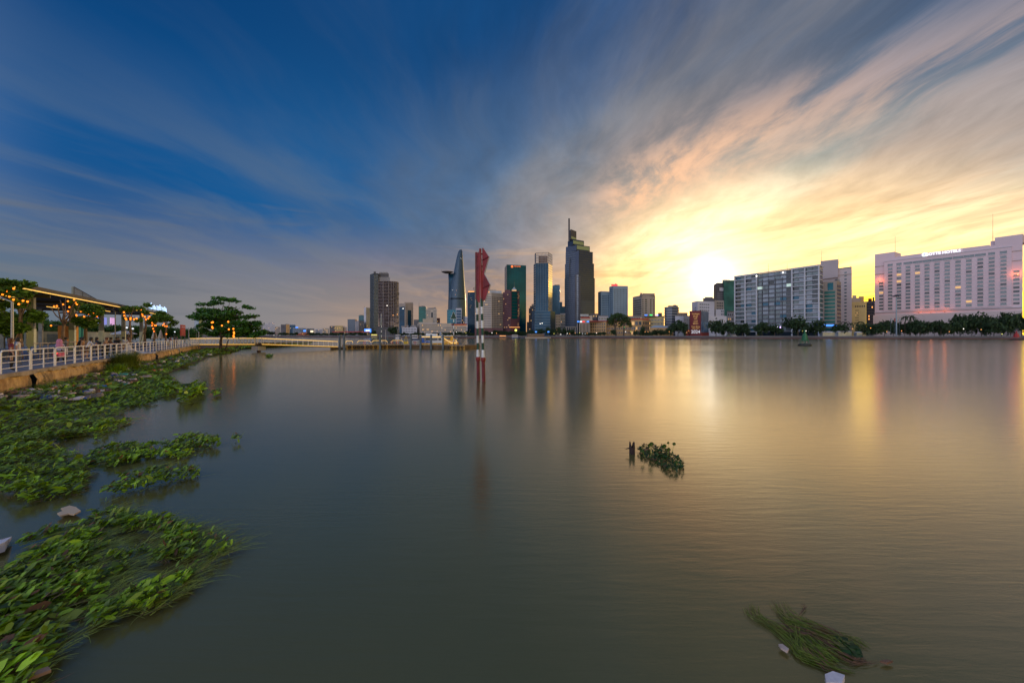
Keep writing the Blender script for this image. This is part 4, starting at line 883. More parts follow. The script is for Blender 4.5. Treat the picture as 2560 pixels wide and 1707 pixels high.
b_.win(0, .02, .98, GZ+1.5, b_.z1-.8, 14, 3, .55, .45, C['pane'], lit=.1, lm=C['warm']); b_.roofbox('roof', 1515, 1579, 801, 436, C['redroof'], 14); b_.end()
b_ = Bld('naval_building', 'ochre waterfront building with arched top windows and red roof, right of the spreading tree', [(1577, 428), (1606, 420), (1627, 436)], C['ochre'], 799, 16)
b_.win(0, .05, .95, b_.z1-6, b_.z1-1.5, 3, 1, .75, .8, C['pane'], name='arched_window', lit=.1, lm=C['warm']); b_.win(0, .03, .97, GZ+1, b_.z1-6.5, 5, 2, .65, .55, C['pane'], lit=.15, lm=C['warm']); b_.win(1, .05, .95, GZ+1, b_.z1-1, 5, 3, .45, .55, C['pane'], lit=.2, lm=C['warm'])
b_.roofbox('roof', 1576, 1622, 796, 430, C['redroof'], 12); b_.end()
b_ = Bld('warehouse', 'low ochre warehouse with a pale grey metal roof beside the quay', [(1624, 404), (1664, 398), (1683.5, 402)], C['ochre'], 819, 16)
b_.win(0, .2, .8, GZ+1.5, b_.z1-1, 2, 1, .15, .5, C['pane'], lit=.5, lm=C['warm']); b_.win(1, .3, .5, GZ+1.5, b_.z1-1, 1, 1, .4, .5, C['warm'])
xa, xb, xm = X(1624, 404), X(1684, 401), X(1664, 398); zt = b_.z1
b_.part('roof', MB().add([(xa-.6, 403, zt+.02), (xb+.6, 401, zt+.02), (xb+6, 418, zt+.02), (xa+6, 420, zt+.02), (xa+7, 410, zt+2.6), (xb-10, 408, zt+2.6)], [(0, 1, 5, 4), (1, 2, 5), (2, 3, 4, 5), (3, 0, 4)]), C['greyroof']); b_.end()

# ---- red billboard
o = thing('billboard', 'tall red roadside billboard with gold Vietnamese greeting and white 2024', 'billboard', (X(1740, 392), 392, GZ))
rb = mat('billboard_red', (.14, .012, .017), .7, vary=.12, scale=.1); gold = mat('gold_lettering', (.75, .42, .12), .6, emit=(.75, .42, .12), es=.12)  # gold letters carry a faint glow in their material
pA, pB, pC = Vector((X(1725.5, 390), 390, 0)), Vector((X(1752.5, 386), 386, 0)), Vector((X(1771.5, 398), 398, 0))
zt, zb_ = Z(777, 388), GZ+.3
MB().prism([(pA.x, pA.y), (pB.x, pB.y), (pB.x+.6, pB.y+3), (pA.x+.6, pA.y+3)], zb_, zt).build('red_panel', rb, o)
pr = MB().prism([(pB.x+.3, pB.y+.1), (pC.x, pC.y), (pC.x-.4, pC.y+2), (pB.x+.7, pB.y+2.5)], zb_+3.6, zt-.3).build('picture_panel', mat('billboard_blue', (.13, .17, .25), .7, vary=.2, scale=.15), o)
d2 = (pC-pB).normalized(); n2_ = Vector((d2.y, -d2.x, 0)); q = (pB+pC)/2+n2_*.25
MB().box((q.x, q.y, zb_+8.8), (pC-pB).length*.94, .3, 9.8, d2).build('picture', mat('billboard_picture', (.16, .24, .32), .7, vary=.5, scale=.25), pr)
MB().box((q.x-d2.x*1.2, q.y-d2.y*1.2, zb_+10), .9, .5, 3.4, d2).box((q.x+d2.x*1.4, q.y+d2.y*1.4, zb_+8), 1.2, .5, 2.2, d2).lathe((q.x-d2.x*1.8, q.y-.3, zb_+11.8), [(.7, 0), (.7, .9)], 7).build('picture_figures', mat('billboard_figures', (.45, .40, .25), .7, vary=.6, scale=.6), pr)
MB().box(((pB+pC)/2+Vector((0, 0, zb_+1.7))), (pC-pB).length, .8, 3.4, d2).build('base', C['redroof'], o)
d1 = (pB-pA).normalized(); n1_ = Vector((d1.y, -d1.x, 0)); c_ = (pA+pB)/2+n1_*.08
WP = (pB-pA).length
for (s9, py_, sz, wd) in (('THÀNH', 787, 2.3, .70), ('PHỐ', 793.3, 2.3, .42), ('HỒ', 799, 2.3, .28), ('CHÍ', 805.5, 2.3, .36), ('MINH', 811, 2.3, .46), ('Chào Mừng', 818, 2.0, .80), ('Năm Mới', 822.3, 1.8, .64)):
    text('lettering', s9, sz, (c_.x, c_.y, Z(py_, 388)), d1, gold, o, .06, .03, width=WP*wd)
text('year_numerals', '2024', 4.4, (c_.x, c_.y, Z(833, 388)), d1, mat('white_numeral_glow', (.8, .8, .8), .6, emit=(.8, .8, .8), es=.25), o, .1, .12, width=WP*.84)  # white numerals also given a weak glow of their own
# ================================================================== FAR BANK: trees, boats, lamps
def crown_arrays(seed, clumps, n, leaf, flat=1.0):
    """leaf cards spread through several uneven clumps; clumps = (x,y,z,rx,rz)"""
    r = np.random.default_rng(seed); out_ = []
    wts = np.array([c[3]**2*c[4] for c in clumps])**.7; wts /= wts.sum()
    for c, k in zip(clumps, r.multinomial(n, wts)):
        d = r.normal(size=(k, 3)); d /= np.linalg.norm(d, axis=1)[:, None]
        rad = r.uniform(.35, 1.08, size=(k, 1))**.5
        p = d*rad*np.array([c[3], c[3], c[4]])+np.array(c[:3])
        p += r.normal(size=(k, 3))*leaf*.5
        a = r.normal(size=(k, 3)); a[:, 2] *= .5/flat; a /= np.linalg.norm(a, axis=1)[:, None]
        b = np.cross(a, r.normal(size=(k, 3))); b /= np.linalg.norm(b, axis=1)[:, None]
        s = leaf*r.uniform(.6, 1.4, size=(k, 1)); a = a*s; b = b*s*.55
        out_.append(np.stack([p-a, p+b, p+a, p-b], axis=1))
    return np.concatenate(out_).reshape(-1, 3)
def crown_mesh(seed, clumps, n, leaf, m, flat=1.0): return fastmesh('crown', crown_arrays(seed, clumps, n, leaf, flat), 4, m)
def rclumps(seed, k=11, wide=1.0):
    r = random.Random(seed); out_ = [(0, 0, .62, .5, .32)]
    for i in range(k):
        a = r.uniform(0, 6.28); d = r.uniform(.25, .72)*wide; out_.append((math.cos(a)*d, math.sin(a)*d, r.uniform(.32, .86)-d*.18, r.uniform(.18, .38), r.uniform(.12, .24)))
    return out_
far_crowns = [crown_mesh(s_, rclumps(s_), 900, .085, C['leafd']) for s_ in range(5)]
def trunk_mb(h=.5, r=.05):
    mb = MB().bar((0, 0, 0), (.02, 0, h), r, r*.7, 6)
    for a in (0, 2.1, 4.2): mb.bar((.02, 0, h*.8), (.35*math.cos(a), .35*math.sin(a), h*1.4), r*.6, r*.25, 5)
    return mb
far_trunk = trunk_mb().mesh('trunk', C['bark'])
def far_tree(px_, Y, top, wpx, label, group=None, name='tree', k=None):
    h = Z(top, Y)-GZ; wd = wpx/F*Y/2
    o = thing(name, label, 'tree', (X(px_, Y), Y, GZ), group); rz = rnd.uniform(0, 6)
    Mx = Matrix.Translation((X(px_, Y), Y, GZ)) @ Matrix.Rotation(rz, 4, 'Z')
    t_ = obj('trunk', far_trunk, o, Mx @ Matrix.Diagonal((wd*.8, wd*.8, h, 1)))
    obj('crown', far_crowns[k if k is not None else rnd.randrange(5)], o, Mx @ Matrix.Diagonal((wd, wd, h, 1)))
    return o
def row(x0, x1, step, t0, t1, label, dY=12, wk=1.5):
    x_ = x0
    while x_ < x1:
        y_ = shoreY(x_)+dY+rnd.uniform(-2, 5)
        far_tree(x_, y_, rnd.uniform(t0, t1), step*wk*rnd.uniform(.85, 1.25), label, label.replace('tree', 'trees'))
        x_ += step*rnd.uniform(.8, 1.2)
row(600, 690, 13, 822, 829, 'dark tree of the distant far-left shore behind the gangway')
row(702, 742, 10, 829, 833, 'dark tree in front of the beige block on the far-left shore')
row(775, 915, 11, 829, 833.5, 'dark tree of the distant shore between orange hall and left towers')
row(1002, 1112, 9, 829.5, 833, 'small round tree before the cream colonial blocks', 8)
row(1112, 1190, 10, 826, 832, 'dark tree along the quay left of the red triangle daymark', 8)
row(1215, 1340, 12, 823, 830, 'dark tree on the quay below the maroon and teal towers', 10)
row(1345, 1440, 13, 812, 822, 'tall dark tree at the foot of the lattice-crowned tower', 12)
row(1440, 1520, 11, 828, 832, 'low dark tree at the quay before the finned bank and ochre block', 8)
row(1590, 1640, 11, 823, 830, 'low green tree at the quay before the arched ochre building', 8)
for px_, top, w_, lb in ((983, 815, 30, 'big dark round tree below the unfinished skyscraper'), (936, 826, 16, 'dark tree beside the blue advertising screen'),
        (1553, 783, 0, ''), (1695, 800, 40, 'big dark round tree just left of the red billboard'), (1650, 822, 34, 'bushy dark tree in front of the grey-roofed warehouse'),
        (1676, 812, 26, 'dark tree between the warehouse and the big round tree'), (1790, 797, 44, 'tall dark tree right beside the billboard'), (1822, 799, 48, 'second dark tree from the billboard'),
        (1856, 806, 40, 'tree before the left end of the grid-fronted block'), (1905, 805, 44, 'tree under the third column of the grid-fronted block'), (1937, 808, 40, 'tree left of the violet-lit entrance'),
        (1995, 787, 58, 'tallest green tree before the grid-fronted block'), (2040, 797, 42, 'dark tree before the right end of the grid-fronted block'), (2100, 808, 44, 'dark tree right of the blue-lit canopy'),
        (2155, 806, 30, 'dark tree before the beige terraced building')):
    if not w_: continue
    far_tree(px_, shoreY(px_)+9, top, w_*1.15, lb)
row(2190, 2300, 20, 798, 806, 'dark tree before the left half of the white hotel', 24, 1.7)
row(2310, 2400, 24, 800, 812, 'dark tree before the middle of the white hotel', 14, 1.6)
row(2400, 2600, 26, 778, 792, 'tall dark tree before the right half of the white hotel', 28, 1.7)
for px_, top, w_, lb in ((2185, 807, 50, 'bright green bushy tree left of the tall lamp mast'), (2300, 797, 56, 'bright green round tree right of the tall lamp mast'), (2485, 802, 52, 'light green round tree near the red buoy'), (2352, 800, 46, 'layered dark tree beside the bright round tree')):
    far_tree(px_, shoreY(px_)+8, top, w_, lb)
def palm(px_, Y, top, label):
    h = Z(top, Y)-GZ; b0 = Vector((X(px_, Y), Y, GZ)); o = thing('palm_tree', label, 'palm tree', b0)
    MB().bar(b0, b0+Vector((.3, 0, h*.8)), .3, .18, 6).build('trunk', C['bark'], o); c0 = b0+Vector((.3, 0, h*.8)); vs = []
    for i in range(13):
        a = 6.28*i/13+rnd.uniform(-.2, .2); L_ = h*.42*rnd.uniform(.8, 1.1); up = rnd.uniform(.1, .9); pts = []
        for k in range(5):
            s_ = k/4; pts.append(c0+Vector((math.cos(a)*L_*s_, math.sin(a)*L_*s_, L_*(up*s_-1.1*s_*s_))))
        sd = Vector((-math.sin(a), math.cos(a), 0))
        for k in range(4):
            w0, w1 = .55*(1-k/4)+.1, .55*(1-(k+1)/4)+.05; vs += [pts[k]-sd*w0, pts[k]+sd*w0, pts[k+1]+sd*w1, pts[k+1]-sd*w1]
    obj('fronds', fastmesh('fronds', [tuple(v) for v in vs], 4, C['leafd']), o)
for px_, top, lb in ((2112, 797, 'palm tree left of a shorter palm below the pink tower'), (2127, 800, 'shorter palm tree below the pink tower'), (2262, 781, 'palm tree before the white hotel, just right of the tall lamp mast'), (2277, 779, 'tallest palm tree before the white hotel'), (2147, 797, 'palm tree before the beige terraced building')):
    palm(px_, shoreY(px_)+20, top, lb)
# the big spreading tree in front of the ochre building
brm = C['bark']; gm_ = mat('mid_foliage', (.035, .085, .022), .7, island=.55, trans=.3)
Yq = 398; b0 = Vector((X(1540, Yq), Yq, GZ)); o = thing('spreading_tree', 'big spreading twin-crowned tree with visible limbs before the ochre waterfront wing', 'tree', b0)
mb = MB(); top = Z(805, Yq)
mb.bar(b0, (X(1538, Yq), Yq, Z(818, Yq)), 1.0, .75, 7)
for q in ((1528, 797), (1534, 792), (1546, 796), (1552, 800), (1524, 804)): mb.bar((X(1538, Yq), Yq, Z(818, Yq)), (X(q[0], Yq), Yq+rnd.uniform(-3, 3), Z(q[1], Yq)), .5, .2, 5)
b1 = Vector((X(1559, Yq), Yq, GZ)); mb.bar(b1, (X(1560, Yq), Yq, Z(815, Yq)), .9, .6, 6)
for q in ((1554, 800), (1562, 797), (1570, 803)): mb.bar((X(1560, Yq), Yq, Z(815, Yq)), (X(q[0], Yq), Yq, Z(q[1], Yq)), .45, .2, 5)
mb.build('trunk', brm, o)
def cl(px_, py_, rx, rz, Y): return (X(px_, Y), Y+rnd.uniform(-2, 2), Z(py_, Y), rx/F*Y, rz/F*Y)
cls_ = [cl(*q, Yq) for q in ((1536, 792, 12, 7), (1525, 799, 9, 6), (1546, 788, 10, 5), (1529, 807, 8, 5), (1542, 799, 10, 6), (1560, 793, 9, 6), (1568, 799, 9, 7), (1572, 808, 6, 5), (1558, 804, 8, 6), (1551, 812, 6, 4), (1576, 814, 4, 4))]
obj('crown', crown_mesh(77, cls_, 2200, .75, gm_), o)
for px_, h_ in ((1606, 812), (1533, 822)): far_tree(px_, 392, h_, 15, ('slender conical tree in front of the arched ochre building' if px_ > 1600 else 'small dark bush under the big spreading tree'))

# boats on the far bank
def boat(label, px0, px1, Y, hullm, cabm, top, lit=None, litpy=None, cat='boat', name='boat', bow=.15):
    x0, x1 = X(px0, Y), X(px1, Y); L_ = x1-x0; w_ = min(5, L_*.28); o = thing(name, label, cat, ((x0+x1)/2, Y, 0)); hh = .9+L_*.01; zt = Z(top, Y)
    pts = [(x0, Y-w_/2), (x1-L_*bow, Y-w_/2), (x1, Y), (x1-L_*bow, Y+w_/2), (x0, Y+w_/2)]
    MB().prism([(p[0]*.98+(x0+x1)/2*.02, p[1]) for p in pts], -.3, hh).build('hull', hullm, o)
    if zt > hh+.4:
        MB().prism([(x0+L_*.08, Y-w_*.4), (x1-L_*(bow+.12), Y-w_*.4), (x1-L_*(bow+.12), Y+w_*.4), (x0+L_*.08, Y+w_*.4)], hh+.01, zt).build('cabin', cabm, o)
        MB().box(((x0+x1)/2-L_*.1, Y-w_*.4-.03, hh+(zt-hh)*.55), L_*.6, .1, (zt-hh)*.4).build('window_strip', C['pane'], o)
        MB().box(((x0+x1)/2-L_*.1, Y, zt+.12), L_*.72, w_*.95, .2).build('roof', cabm, o)
    if lit: MB().box(((x0+x1)/2-L_*.08, Y-w_*.45, litpy and Z(litpy, Y) or zt-.3), L_*.66, .15, .35).build('lamp_strip', lit, o)
    return o
WH = C['white']; NV = mat('navy_hull', (.02, .04, .10), .5)
boat('yellow-green lit boat moored below the unfinished skyscraper', 927, 949, 455, C['concd'], C['yellow'], 835.5, C['ybulb'], 837)
boat('small white boat behind the pontoon, left of the yellow machinery', 988, 1006, 300, WH, WH, 837)
boat('white and blue boat behind the middle of the pontoon', 1029, 1050, 250, NV, WH, 838)
boat('orange-lit floating restaurant left of the white yacht', 1247, 1271, 392, C['brown'], C['brown'], 838, C['obulb'], 839.5)
boat('white motor yacht moored below the maroon hotel', 1278, 1300, 380, NV, WH, 837.5)
boat('long low restaurant boat with red curtains moored below the lattice-crowned tower', 1312, 1378, 388, C['cream'], C['maroon'], 835.5, C['greyroof'], 835)
o = boat('small dark boat moored right of the white yacht', 1301, 1311, 384, NV, C['concd'], 840)
for k, px_ in enumerate((1340, 1371)):
    o = thing('lit_sign', ('small blue lit sign over the left part of the restaurant boat', 'small blue lit sign over the right end of the restaurant boat')[k], 'sign', (X(px_, 392), 392, GZ))
    MB().box((X(px_, 392), 392, Z(829.5, 392)), 1.8, .3, 1.2).build('panel', C['blit'], o); MB().bar((X(px_, 392), 392.3, GZ), (X(px_, 392), 392.3, Z(829.5, 392)), .08).build('post', C['steel'], o)
o = thing('crescent_sign', 'yellow lit crescent sign below the maroon hotel', 'sign', (X(1289.5, 400), 400, GZ))
e = MB(); ys_ = 400
MB().torus((X(1289.5, ys_), ys_, Z(825.5, ys_)), .75, .4, (0, 1, 0), 16, 6).build('disc', C['ybulb'], o)
mb = MB(); ap = [(X(1292, ys_)+1.2*math.sin(t_), ys_, Z(826, ys_)+2.6*math.cos(t_)) for t_ in [i*.35 for i in range(8)]]
for a, c in zip(ap, ap[1:]): mb.bar(a, c, .14, n=5)
mb.bar((X(1289.5, ys_), ys_, GZ), (X(1289.5, ys_), ys_, Z(827, ys_)), .1); mb.build('hoop', C['steel'], o)

# quay lamps and sparkles of light under the trees
lampdef = [(1207, 829, 'bulb'), (1141, 830, 'bulb'), (1165, 832, 'ybulb'), (1230, 832, 'bulb'), (1241, 833, 'obulb'), (1385, 834, 'ybulb'), (1402, 836, 'bulb'), (1418, 833.5, 'bulb'), (1424, 834, 'obulb'), (1438, 833, 'obulb'), (1449, 832, 'ybulb'), (1456, 834, 'wlit'), (1463, 834, 'wlit'),
           (1468, 833, 'obulb'), (1491, 832.5, 'bulb'), (1528, 832, 'ybulb'), (1561, 818, 'glit'), (1564, 829, 'bulb'), (1577, 829, 'ybulb'), (1589, 826, 'obulb'), (1613, 829.5, 'obulb'), (1620, 829.5, 'obulb'), (1673, 829, 'obulb'), (1722, 827, 'obulb'), (1944, 817, 'wlit'), (2006, 827, 'ybulb'), (2015, 827, 'bulb'),
           (2131, 822, 'obulb'), (2217, 829, 'obulb'), (2254, 827, 'obulb'), (2372, 811, 'wlit'), (2409, 822, 'bulb'), (2453, 824, 'obulb'), (2373, 829, 'obulb'), (2505, 835, 'ybulb'), (757, 834, 'ybulb'), (664, 835, 'ybulb'), (685, 838, 'bulb'), (700, 838.5, 'bulb')]
names = {'bulb': 'white', 'obulb': 'orange', 'ybulb': 'yellow', 'wlit': 'cool white', 'glit': 'green'}
for px_, py_, mk in lampdef:
    Y = shoreY(px_)+3.5; o = thing('quay_lamp', 'small %s lamp glowing on a thin post along the far quay' % names[mk], 'lamp', (X(px_, Y), Y, GZ), '%s lamps glowing along the far quay' % names[mk])
    MB().bar((X(px_, Y), Y, GZ), (X(px_, Y), Y, Z(py_, Y)), .07, .05, 5).build('post', C['steel'], o); MB().ball((X(px_, Y), Y, Z(py_, Y)), .30, 6).build('globe', C[mk], o)
o = thing('entrance_sign', 'violet-white lit lettering panel at the foot of the grid-fronted block', 'sign', (X(1940, 373), 373, GZ))
MB().box((X(1943, 373), 373, Z(818.5, 373)), 6.5, .3, .7).box((X(1950.5, 373), 373, Z(817.5, 373)), .8, .3, 1.6).build('panel', mat('violet_lit', (.8, .7, 1), .6, emit=(.8, .6, 1), es=1.3), o)
MB().bar((X(1936, 373.3), 373.3, GZ), (X(1936, 373.3), 373.3, Z(818, 373)), .12).bar((X(1950, 373.3), 373.3, GZ), (X(1950, 373.3), 373.3, Z(818, 373)), .12).build('posts', C['steel'], o)
# tall lamp mast, flags
Y = 345; o = thing('lamp_mast', 'tall pale lamp mast with a flat crown of floodlights before the white hotel', 'lamp mast', (X(2241, Y), Y, GZ))
MB().bar((X(2241, Y), Y, GZ), (X(2241, Y), Y, Z(741, Y)), .55, .35, 8).build('mast', mat('pale_blue_steel', (.25, .32, .38), .5, metal=.3), o)
MB().lathe((X(2241, Y), Y, Z(740, Y)), [(2.4, -.2), (2.8, .1), (1.2, .8), (.2, 1.2)], 10).build('lamp_ring', C['steel'], o)
for k in range(6):
    a = 6.28*k/6+.3; MB().box((X(2241, Y)+2.7*math.cos(a), Y+2.7*math.sin(a), Z(740, Y)-.3), .9, .7, .45, (math.cos(a), math.sin(a), 0)).build('floodlight', C['steel'], o)
for k, px_ in enumerate((2227, 2235.5, 2248)):
    o = thing('flag', ('white-blue flag left of the lamp mast', 'red flag beside the lamp mast', 'white-blue flag right of the lamp mast')[k], 'flag', (X(px_, 350), 350, GZ)); zt = Z(795, 350)
    MB().bar((X(px_, 350), 350, GZ), (X(px_, 350), 350, zt), .09).build('pole', C['fin'], o)
    vs = []; 
    for i in range(5): vs += [(X(px_, 350)+.1+i*.28, 350-.12*math.sin(i*1.6), zt-.1-i*.12), (X(px_, 350)+.1+i*.2, 350-.12*math.sin(i*1.6), zt-3.0-i*.1)]
    MB().add(vs, [(2*i, 2*i+2, 2*i+3, 2*i+1) for i in range(4)]).build('cloth', (C['redroof'] if k == 1 else C['panep']), o)
# quay fence on the right, tents, cars
mb = MB(); mb2 = MB(); o = thing('quay_fence', 'grey post-and-rail fence along the quay before the white hotel', 'fence', (X(2350, 333), 333, GZ))
pf = [Vector((X(p, shoreY(p)+2.2), shoreY(p)+2.2, GZ)) for p in range(2150, 2600, 12)]
for a, c in zip(pf, pf[1:]):
    mb.bar(a+Vector((0, 0, 1.5)), c+Vector((0, 0, 1.5)), .08, n=4).bar(a+Vector((0, 0, .8)), c+Vector((0, 0, .8)), .06, n=4); mb2.box(a+Vector((0, 0, .8)), .16, .16, 1.6)
mb.build('rails', C['fin'], o); mb2.build('posts', C['fin'], o)
for k, (p0, p1, t_, lb) in enumerate(((2057, 2094, 831, 'long pale hoarding on the quay below the blue-lit canopy'), (2096, 2129, 830, 'white tented roof on the quay below the pink tower'), (2142, 2155, 831.5, 'small white cabin on the quay below the beige building'))):
    Y = shoreY(p0)+4; xa, xb = X(p0, Y), X(p1, Y); o = thing('quay_tent' if k else 'hoarding', lb, 'tent' if k == 1 else 'hoarding' if k == 0 else 'cabin', ((xa+xb)/2, Y, GZ)); zt = Z(t_, Y)
    MB().prism([(xa, Y), (xb, Y), (xb, Y+3), (xa, Y+3)], GZ, zt).build('side_panel', C['panep'], o)
    MB().add([(xa-.3, Y-.3, zt+.02), (xb+.3, Y-.3, zt+.02), (xb+.3, Y+3.3, zt+.02), (xa-.3, Y+3.3, zt+.02), (xa+.5, Y+1.5, zt+.9), (xb-.5, Y+1.5, zt+.9)], [(0, 1, 5, 4), (1, 2, 5), (2, 3, 4, 5), (3, 0, 4)]).build('roof', C['white'], o)
def car(label, px_, Y, m):
    x0 = X(px_, Y); o = thing('parked_car', label, 'car', (x0, Y, GZ)); w_ = 1.7
    pr_ = [(-2.1, .35), (2.1, .35), (2.15, .8), (1.2, .95), (.6, 1.45), (-1.2, 1.48), (-1.9, .98), (-2.15, .85)]
    vs = [(x0+a, Y-w_/2, GZ+b) for a, b in pr_]+[(x0+a, Y+w_/2, GZ+b) for a, b in pr_]; n8 = len(pr_)
    MB().add(vs, [tuple(range(n8)), tuple(range(n8, 2*n8))[::-1]]+[(i, n8+i, n8+(i+1) % n8, (i+1) % n8) for i in range(n8)]).build('body', m, o)
    MB().box((x0-.3, Y-w_/2-.02, GZ+1.18), 1.7, .04, .35).build('side_window', C['pane'], o)
    for dx_ in (-1.35, 1.35): MB().torus((x0+dx_, Y-w_/2, GZ+.34), .25, .1, (0, 1, 0), 10, 5).build('wheel', C['steel'], o)
car('pale blue car parked under the trees right of the billboard', 1822, 368, C['gpale']); car('white car parked under the trees right of a pale blue car', 1835, 366, C['white']); car('dark car parked on the quay below the violet-lit entrance', 1893, 362, C['gdark'])

# ---- buoys
def buoy(px_, base, top, wpx, label, m, ym=None):
    Y = H*F/(base-HZ); x0 = X(px_, Y); r = wpx/F*Y/2; zt = Z(top, Y); o = thing('buoy', label, 'buoy', (x0, Y, 0))
    MB().lathe((x0, Y, 0), [(r*.9, -.3), (r, .15), (r, .45), (r*.8, .7), (.1, .75)], 20).build('float', mat('dark_float', (.03, .035, .03), .6), o)
    mb = MB(); h0, h1 = .75, zt*.72
    for k in range(4):
        a = .785+1.571*k; mb.bar((x0+r*.62*math.cos(a), Y+r*.62*math.sin(a), h0), (x0+r*.24*math.cos(a), Y+r*.24*math.sin(a), h1), .07, n=5)
    for s_ in (.33, .66, 1):
        rr = r*(.62-.38*s_); zz = h0+(h1-h0)*s_
        for k in range(4):
            a, b2 = .785+1.571*k, .785+1.571*(k+1); mb.bar((x0+rr*math.cos(a), Y+rr*math.sin(a), zz), (x0+rr*math.cos(b2), Y+rr*math.sin(b2), zz), .05, n=4)
    mb.build('tower_frame', m, o)
    MB().lathe((x0, Y, h0+(h1-h0)*.28), [(r*.42, 0), (r*.28, (h1-h0)*.72), (r*.12, (h1-h0)*.74)], 8).build('radar_panel', m, o)
    MB().lathe((x0, Y, h1), [(r*.12, 0), (r*.2, .05), (.22, .2), (.22, .5), (r*.16, .6), (.03, zt-h1)], 10).build('lantern', m, o)
buoy(2012, 864.5, 823, 29, 'green navigation buoy on a dark round float off the grid-fronted block', mat('buoy_green', (.01, .13, .05), .5))
buoy(2541, 850, 827, 23, 'red navigation buoy at the right edge before the white hotel', mat('buoy_red', (.38, .02, .02), .5))

# ---- paired-pile daymark in mid river
red = mat('marker_red', (.26, .022, .020), .55, vary=.3, scale=1.2); dred = mat('marker_pile_red', (.15, .012, .018), .6, vary=.3, scale=2)
wht = mat('marker_white', (.68, .69, .68), .6, vary=.15, scale=2); grn = mat('marker_green', (.005, .05, .028), .6, vary=.3, scale=2)
olive = mat('marker_edge', (.20, .12, .05), .7, vary=.3, scale=2); rim = mat('marker_rim', (.42, .36, .32), .6)
o = thing('daymark', 'tall twin-pile river daymark with red double-pointed board above green and white bands', 'daymark', (-2.2, 28.6, 0))
PL = (Vector((X(1196, 29.05), 29.05, 0)), Vector((X(1191.2, 29.05), 29.05, 0)), 631)
PR = (Vector((X(1209.6, 28.1), 28.1, 0)), Vector((X(1200.6, 28.1), 28.1, 0)), 622)
def pile(P_, bands, collar):
    b0, t0, top = P_; Y = b0.y; zt = Z(top, Y)
    def at(z): q = b0.lerp(t0, z/zt); return Vector((q.x, q.y, z))
    MB().bar(at(-1.5), at(Z(collar[1], Y)), .125, .12, 14).build('lower_pile', dred, o, smooth=False)
    MB().lathe(at(Z(collar[1], Y)), [(.13, -.05), (.175, .05), (.175, (collar[1]-collar[0])/F*Y-.05), (.14, (collar[1]-collar[0])/F*Y)], 14).build('collar', red, o)
    e0 = collar[0]
    for i, (py_, mm) in enumerate(bands):
        MB().bar(at(Z(e0, Y)+(0 if i else .005)), at(Z(py_, Y)), .125 if i == 0 else .088, .088, 14).build('painted_band', mm, o); e0 = py_
    return at
aL = pile(PL, [(873.8, wht), (856.9, grn), (838.7, wht), (821, grn), (803, wht), (786, grn), (770, wht), (749, grn), (631, dred)], (892, 901))
aR = pile(PR, [(874.5, wht), (857, grn), (838, wht), (820, grn), (801, wht), (784.5, grn), (767, wht), (747, grn), (622, red)], (893.5, 902.5))
dP = (PR[0]-PL[0]); dP.z = 0; dP.normalize()
def on(px_, py_):          # point of the board plane seen at this photo position
    k = (px_-CX)/F; bx, by = PL[1].x+.03, PL[1].y; s_ = (k*by-bx)/(dP.x-k*dP.y); y_ = by+dP.y*s_; return Vector((bx+dP.x*s_, y_, Z(py_, y_)))
def plate(pts, th, nm, m, off=0.0):
    nn_ = Vector((-dP.y, dP.x, 0)); A = [on(*p)+nn_*(off+th/2) for p in pts]; B = [on(*p)+nn_*(off-th/2) for p in pts]; n_ = len(pts)
    return MB().add(A+B, [tuple(range(n_)), tuple(range(n_, 2*n_))[::-1]]+[(i, n_+i, n_+(i+1) % n_, (i+1) % n_) for i in range(n_)]).build(nm, m, o)
outl = [(1206.4, 752.5), (1214.6, 749), (1225.9, 712), (1211.3, 684.6), (1222.9, 642.3), (1208.4, 619.6), (1206.4, 621)]
plate(outl, .06, 'pointed_board', red)
mb = MB()
for a, c in zip(outl[1:-1], outl[2:]): mb.bar(on(*a), on(*c), .035, n=5)
mb.build('board_rim', rim, o)
mb = MB()
for (p0, p1) in (((1206.8, 651), (1222.9, 642.3)), ((1209, 720), (1225.9, 712))): mb.bar(on(*p0)+Vector((-.05, -.04, 0)), on(*p1)+Vector((-.05, -.04, 0)), .03, n=5)
for (pa, pb) in ((1192.5, 1197), (1202, 1208)):
    for py_ in (641, 667, 684, 699, 735) if pa < 1200 else (633, 664, 678, 702, 729): mb.bar(on(pa, py_+4), on(pb, py_), .045, n=5)
mb.build('brackets', dred, o)
plate([(1194.6, 754), (1198.8, 756), (1198.6, 628), (1194.2, 634)], .06, 'middle_board', red)
plate([(1188.6, 748), (1190.4, 750), (1190.2, 631), (1188.3, 631)], .05, 'edge_board', olive)
# ---- small distant daymarks
def post_mark(px_, Y, topb, botb, botp, label, col, edge=False):
    x0 = X(px_, Y); o = thing('daymark', label, 'daymark', (x0, Y, 0)); z0 = max(0, Z(botp, Y)); z1 = Z(botb, Y); n_ = 8
    for k in range(n_):
        a, b2 = z0+(z1-z0)*k/n_, z0+(z1-z0)*(k+1)/n_; MB().bar((x0, Y, a), (x0, Y, b2), .1, n=8).build('painted_band', wht if k % 2 else grn, o)
    zt = Z(topb, Y); hw = (zt-z1)*(.06 if edge else .42)
    MB().add([(x0-hw, Y-.2, z1), (x0+hw, Y-.2, z1), (x0, Y-.2, zt), (x0-hw, Y-.12, z1), (x0+hw, Y-.12, z1), (x0, Y-.12, zt)], [(0, 1, 2), (5, 4, 3), (0, 3, 4, 1), (1, 4, 5, 2), (2, 5, 3, 0)]).build('topmark', col, o)
    MB().bar((x0-hw, Y-.22, z1), (x0, Y-.22, zt), .035, n=4).bar((x0+hw, Y-.22, z1), (x0, Y-.22, zt), .035, n=4).bar((x0-hw, Y-.22, z1), (x0+hw, Y-.22, z1), .035, n=4).build('topmark_rim', wht, o)
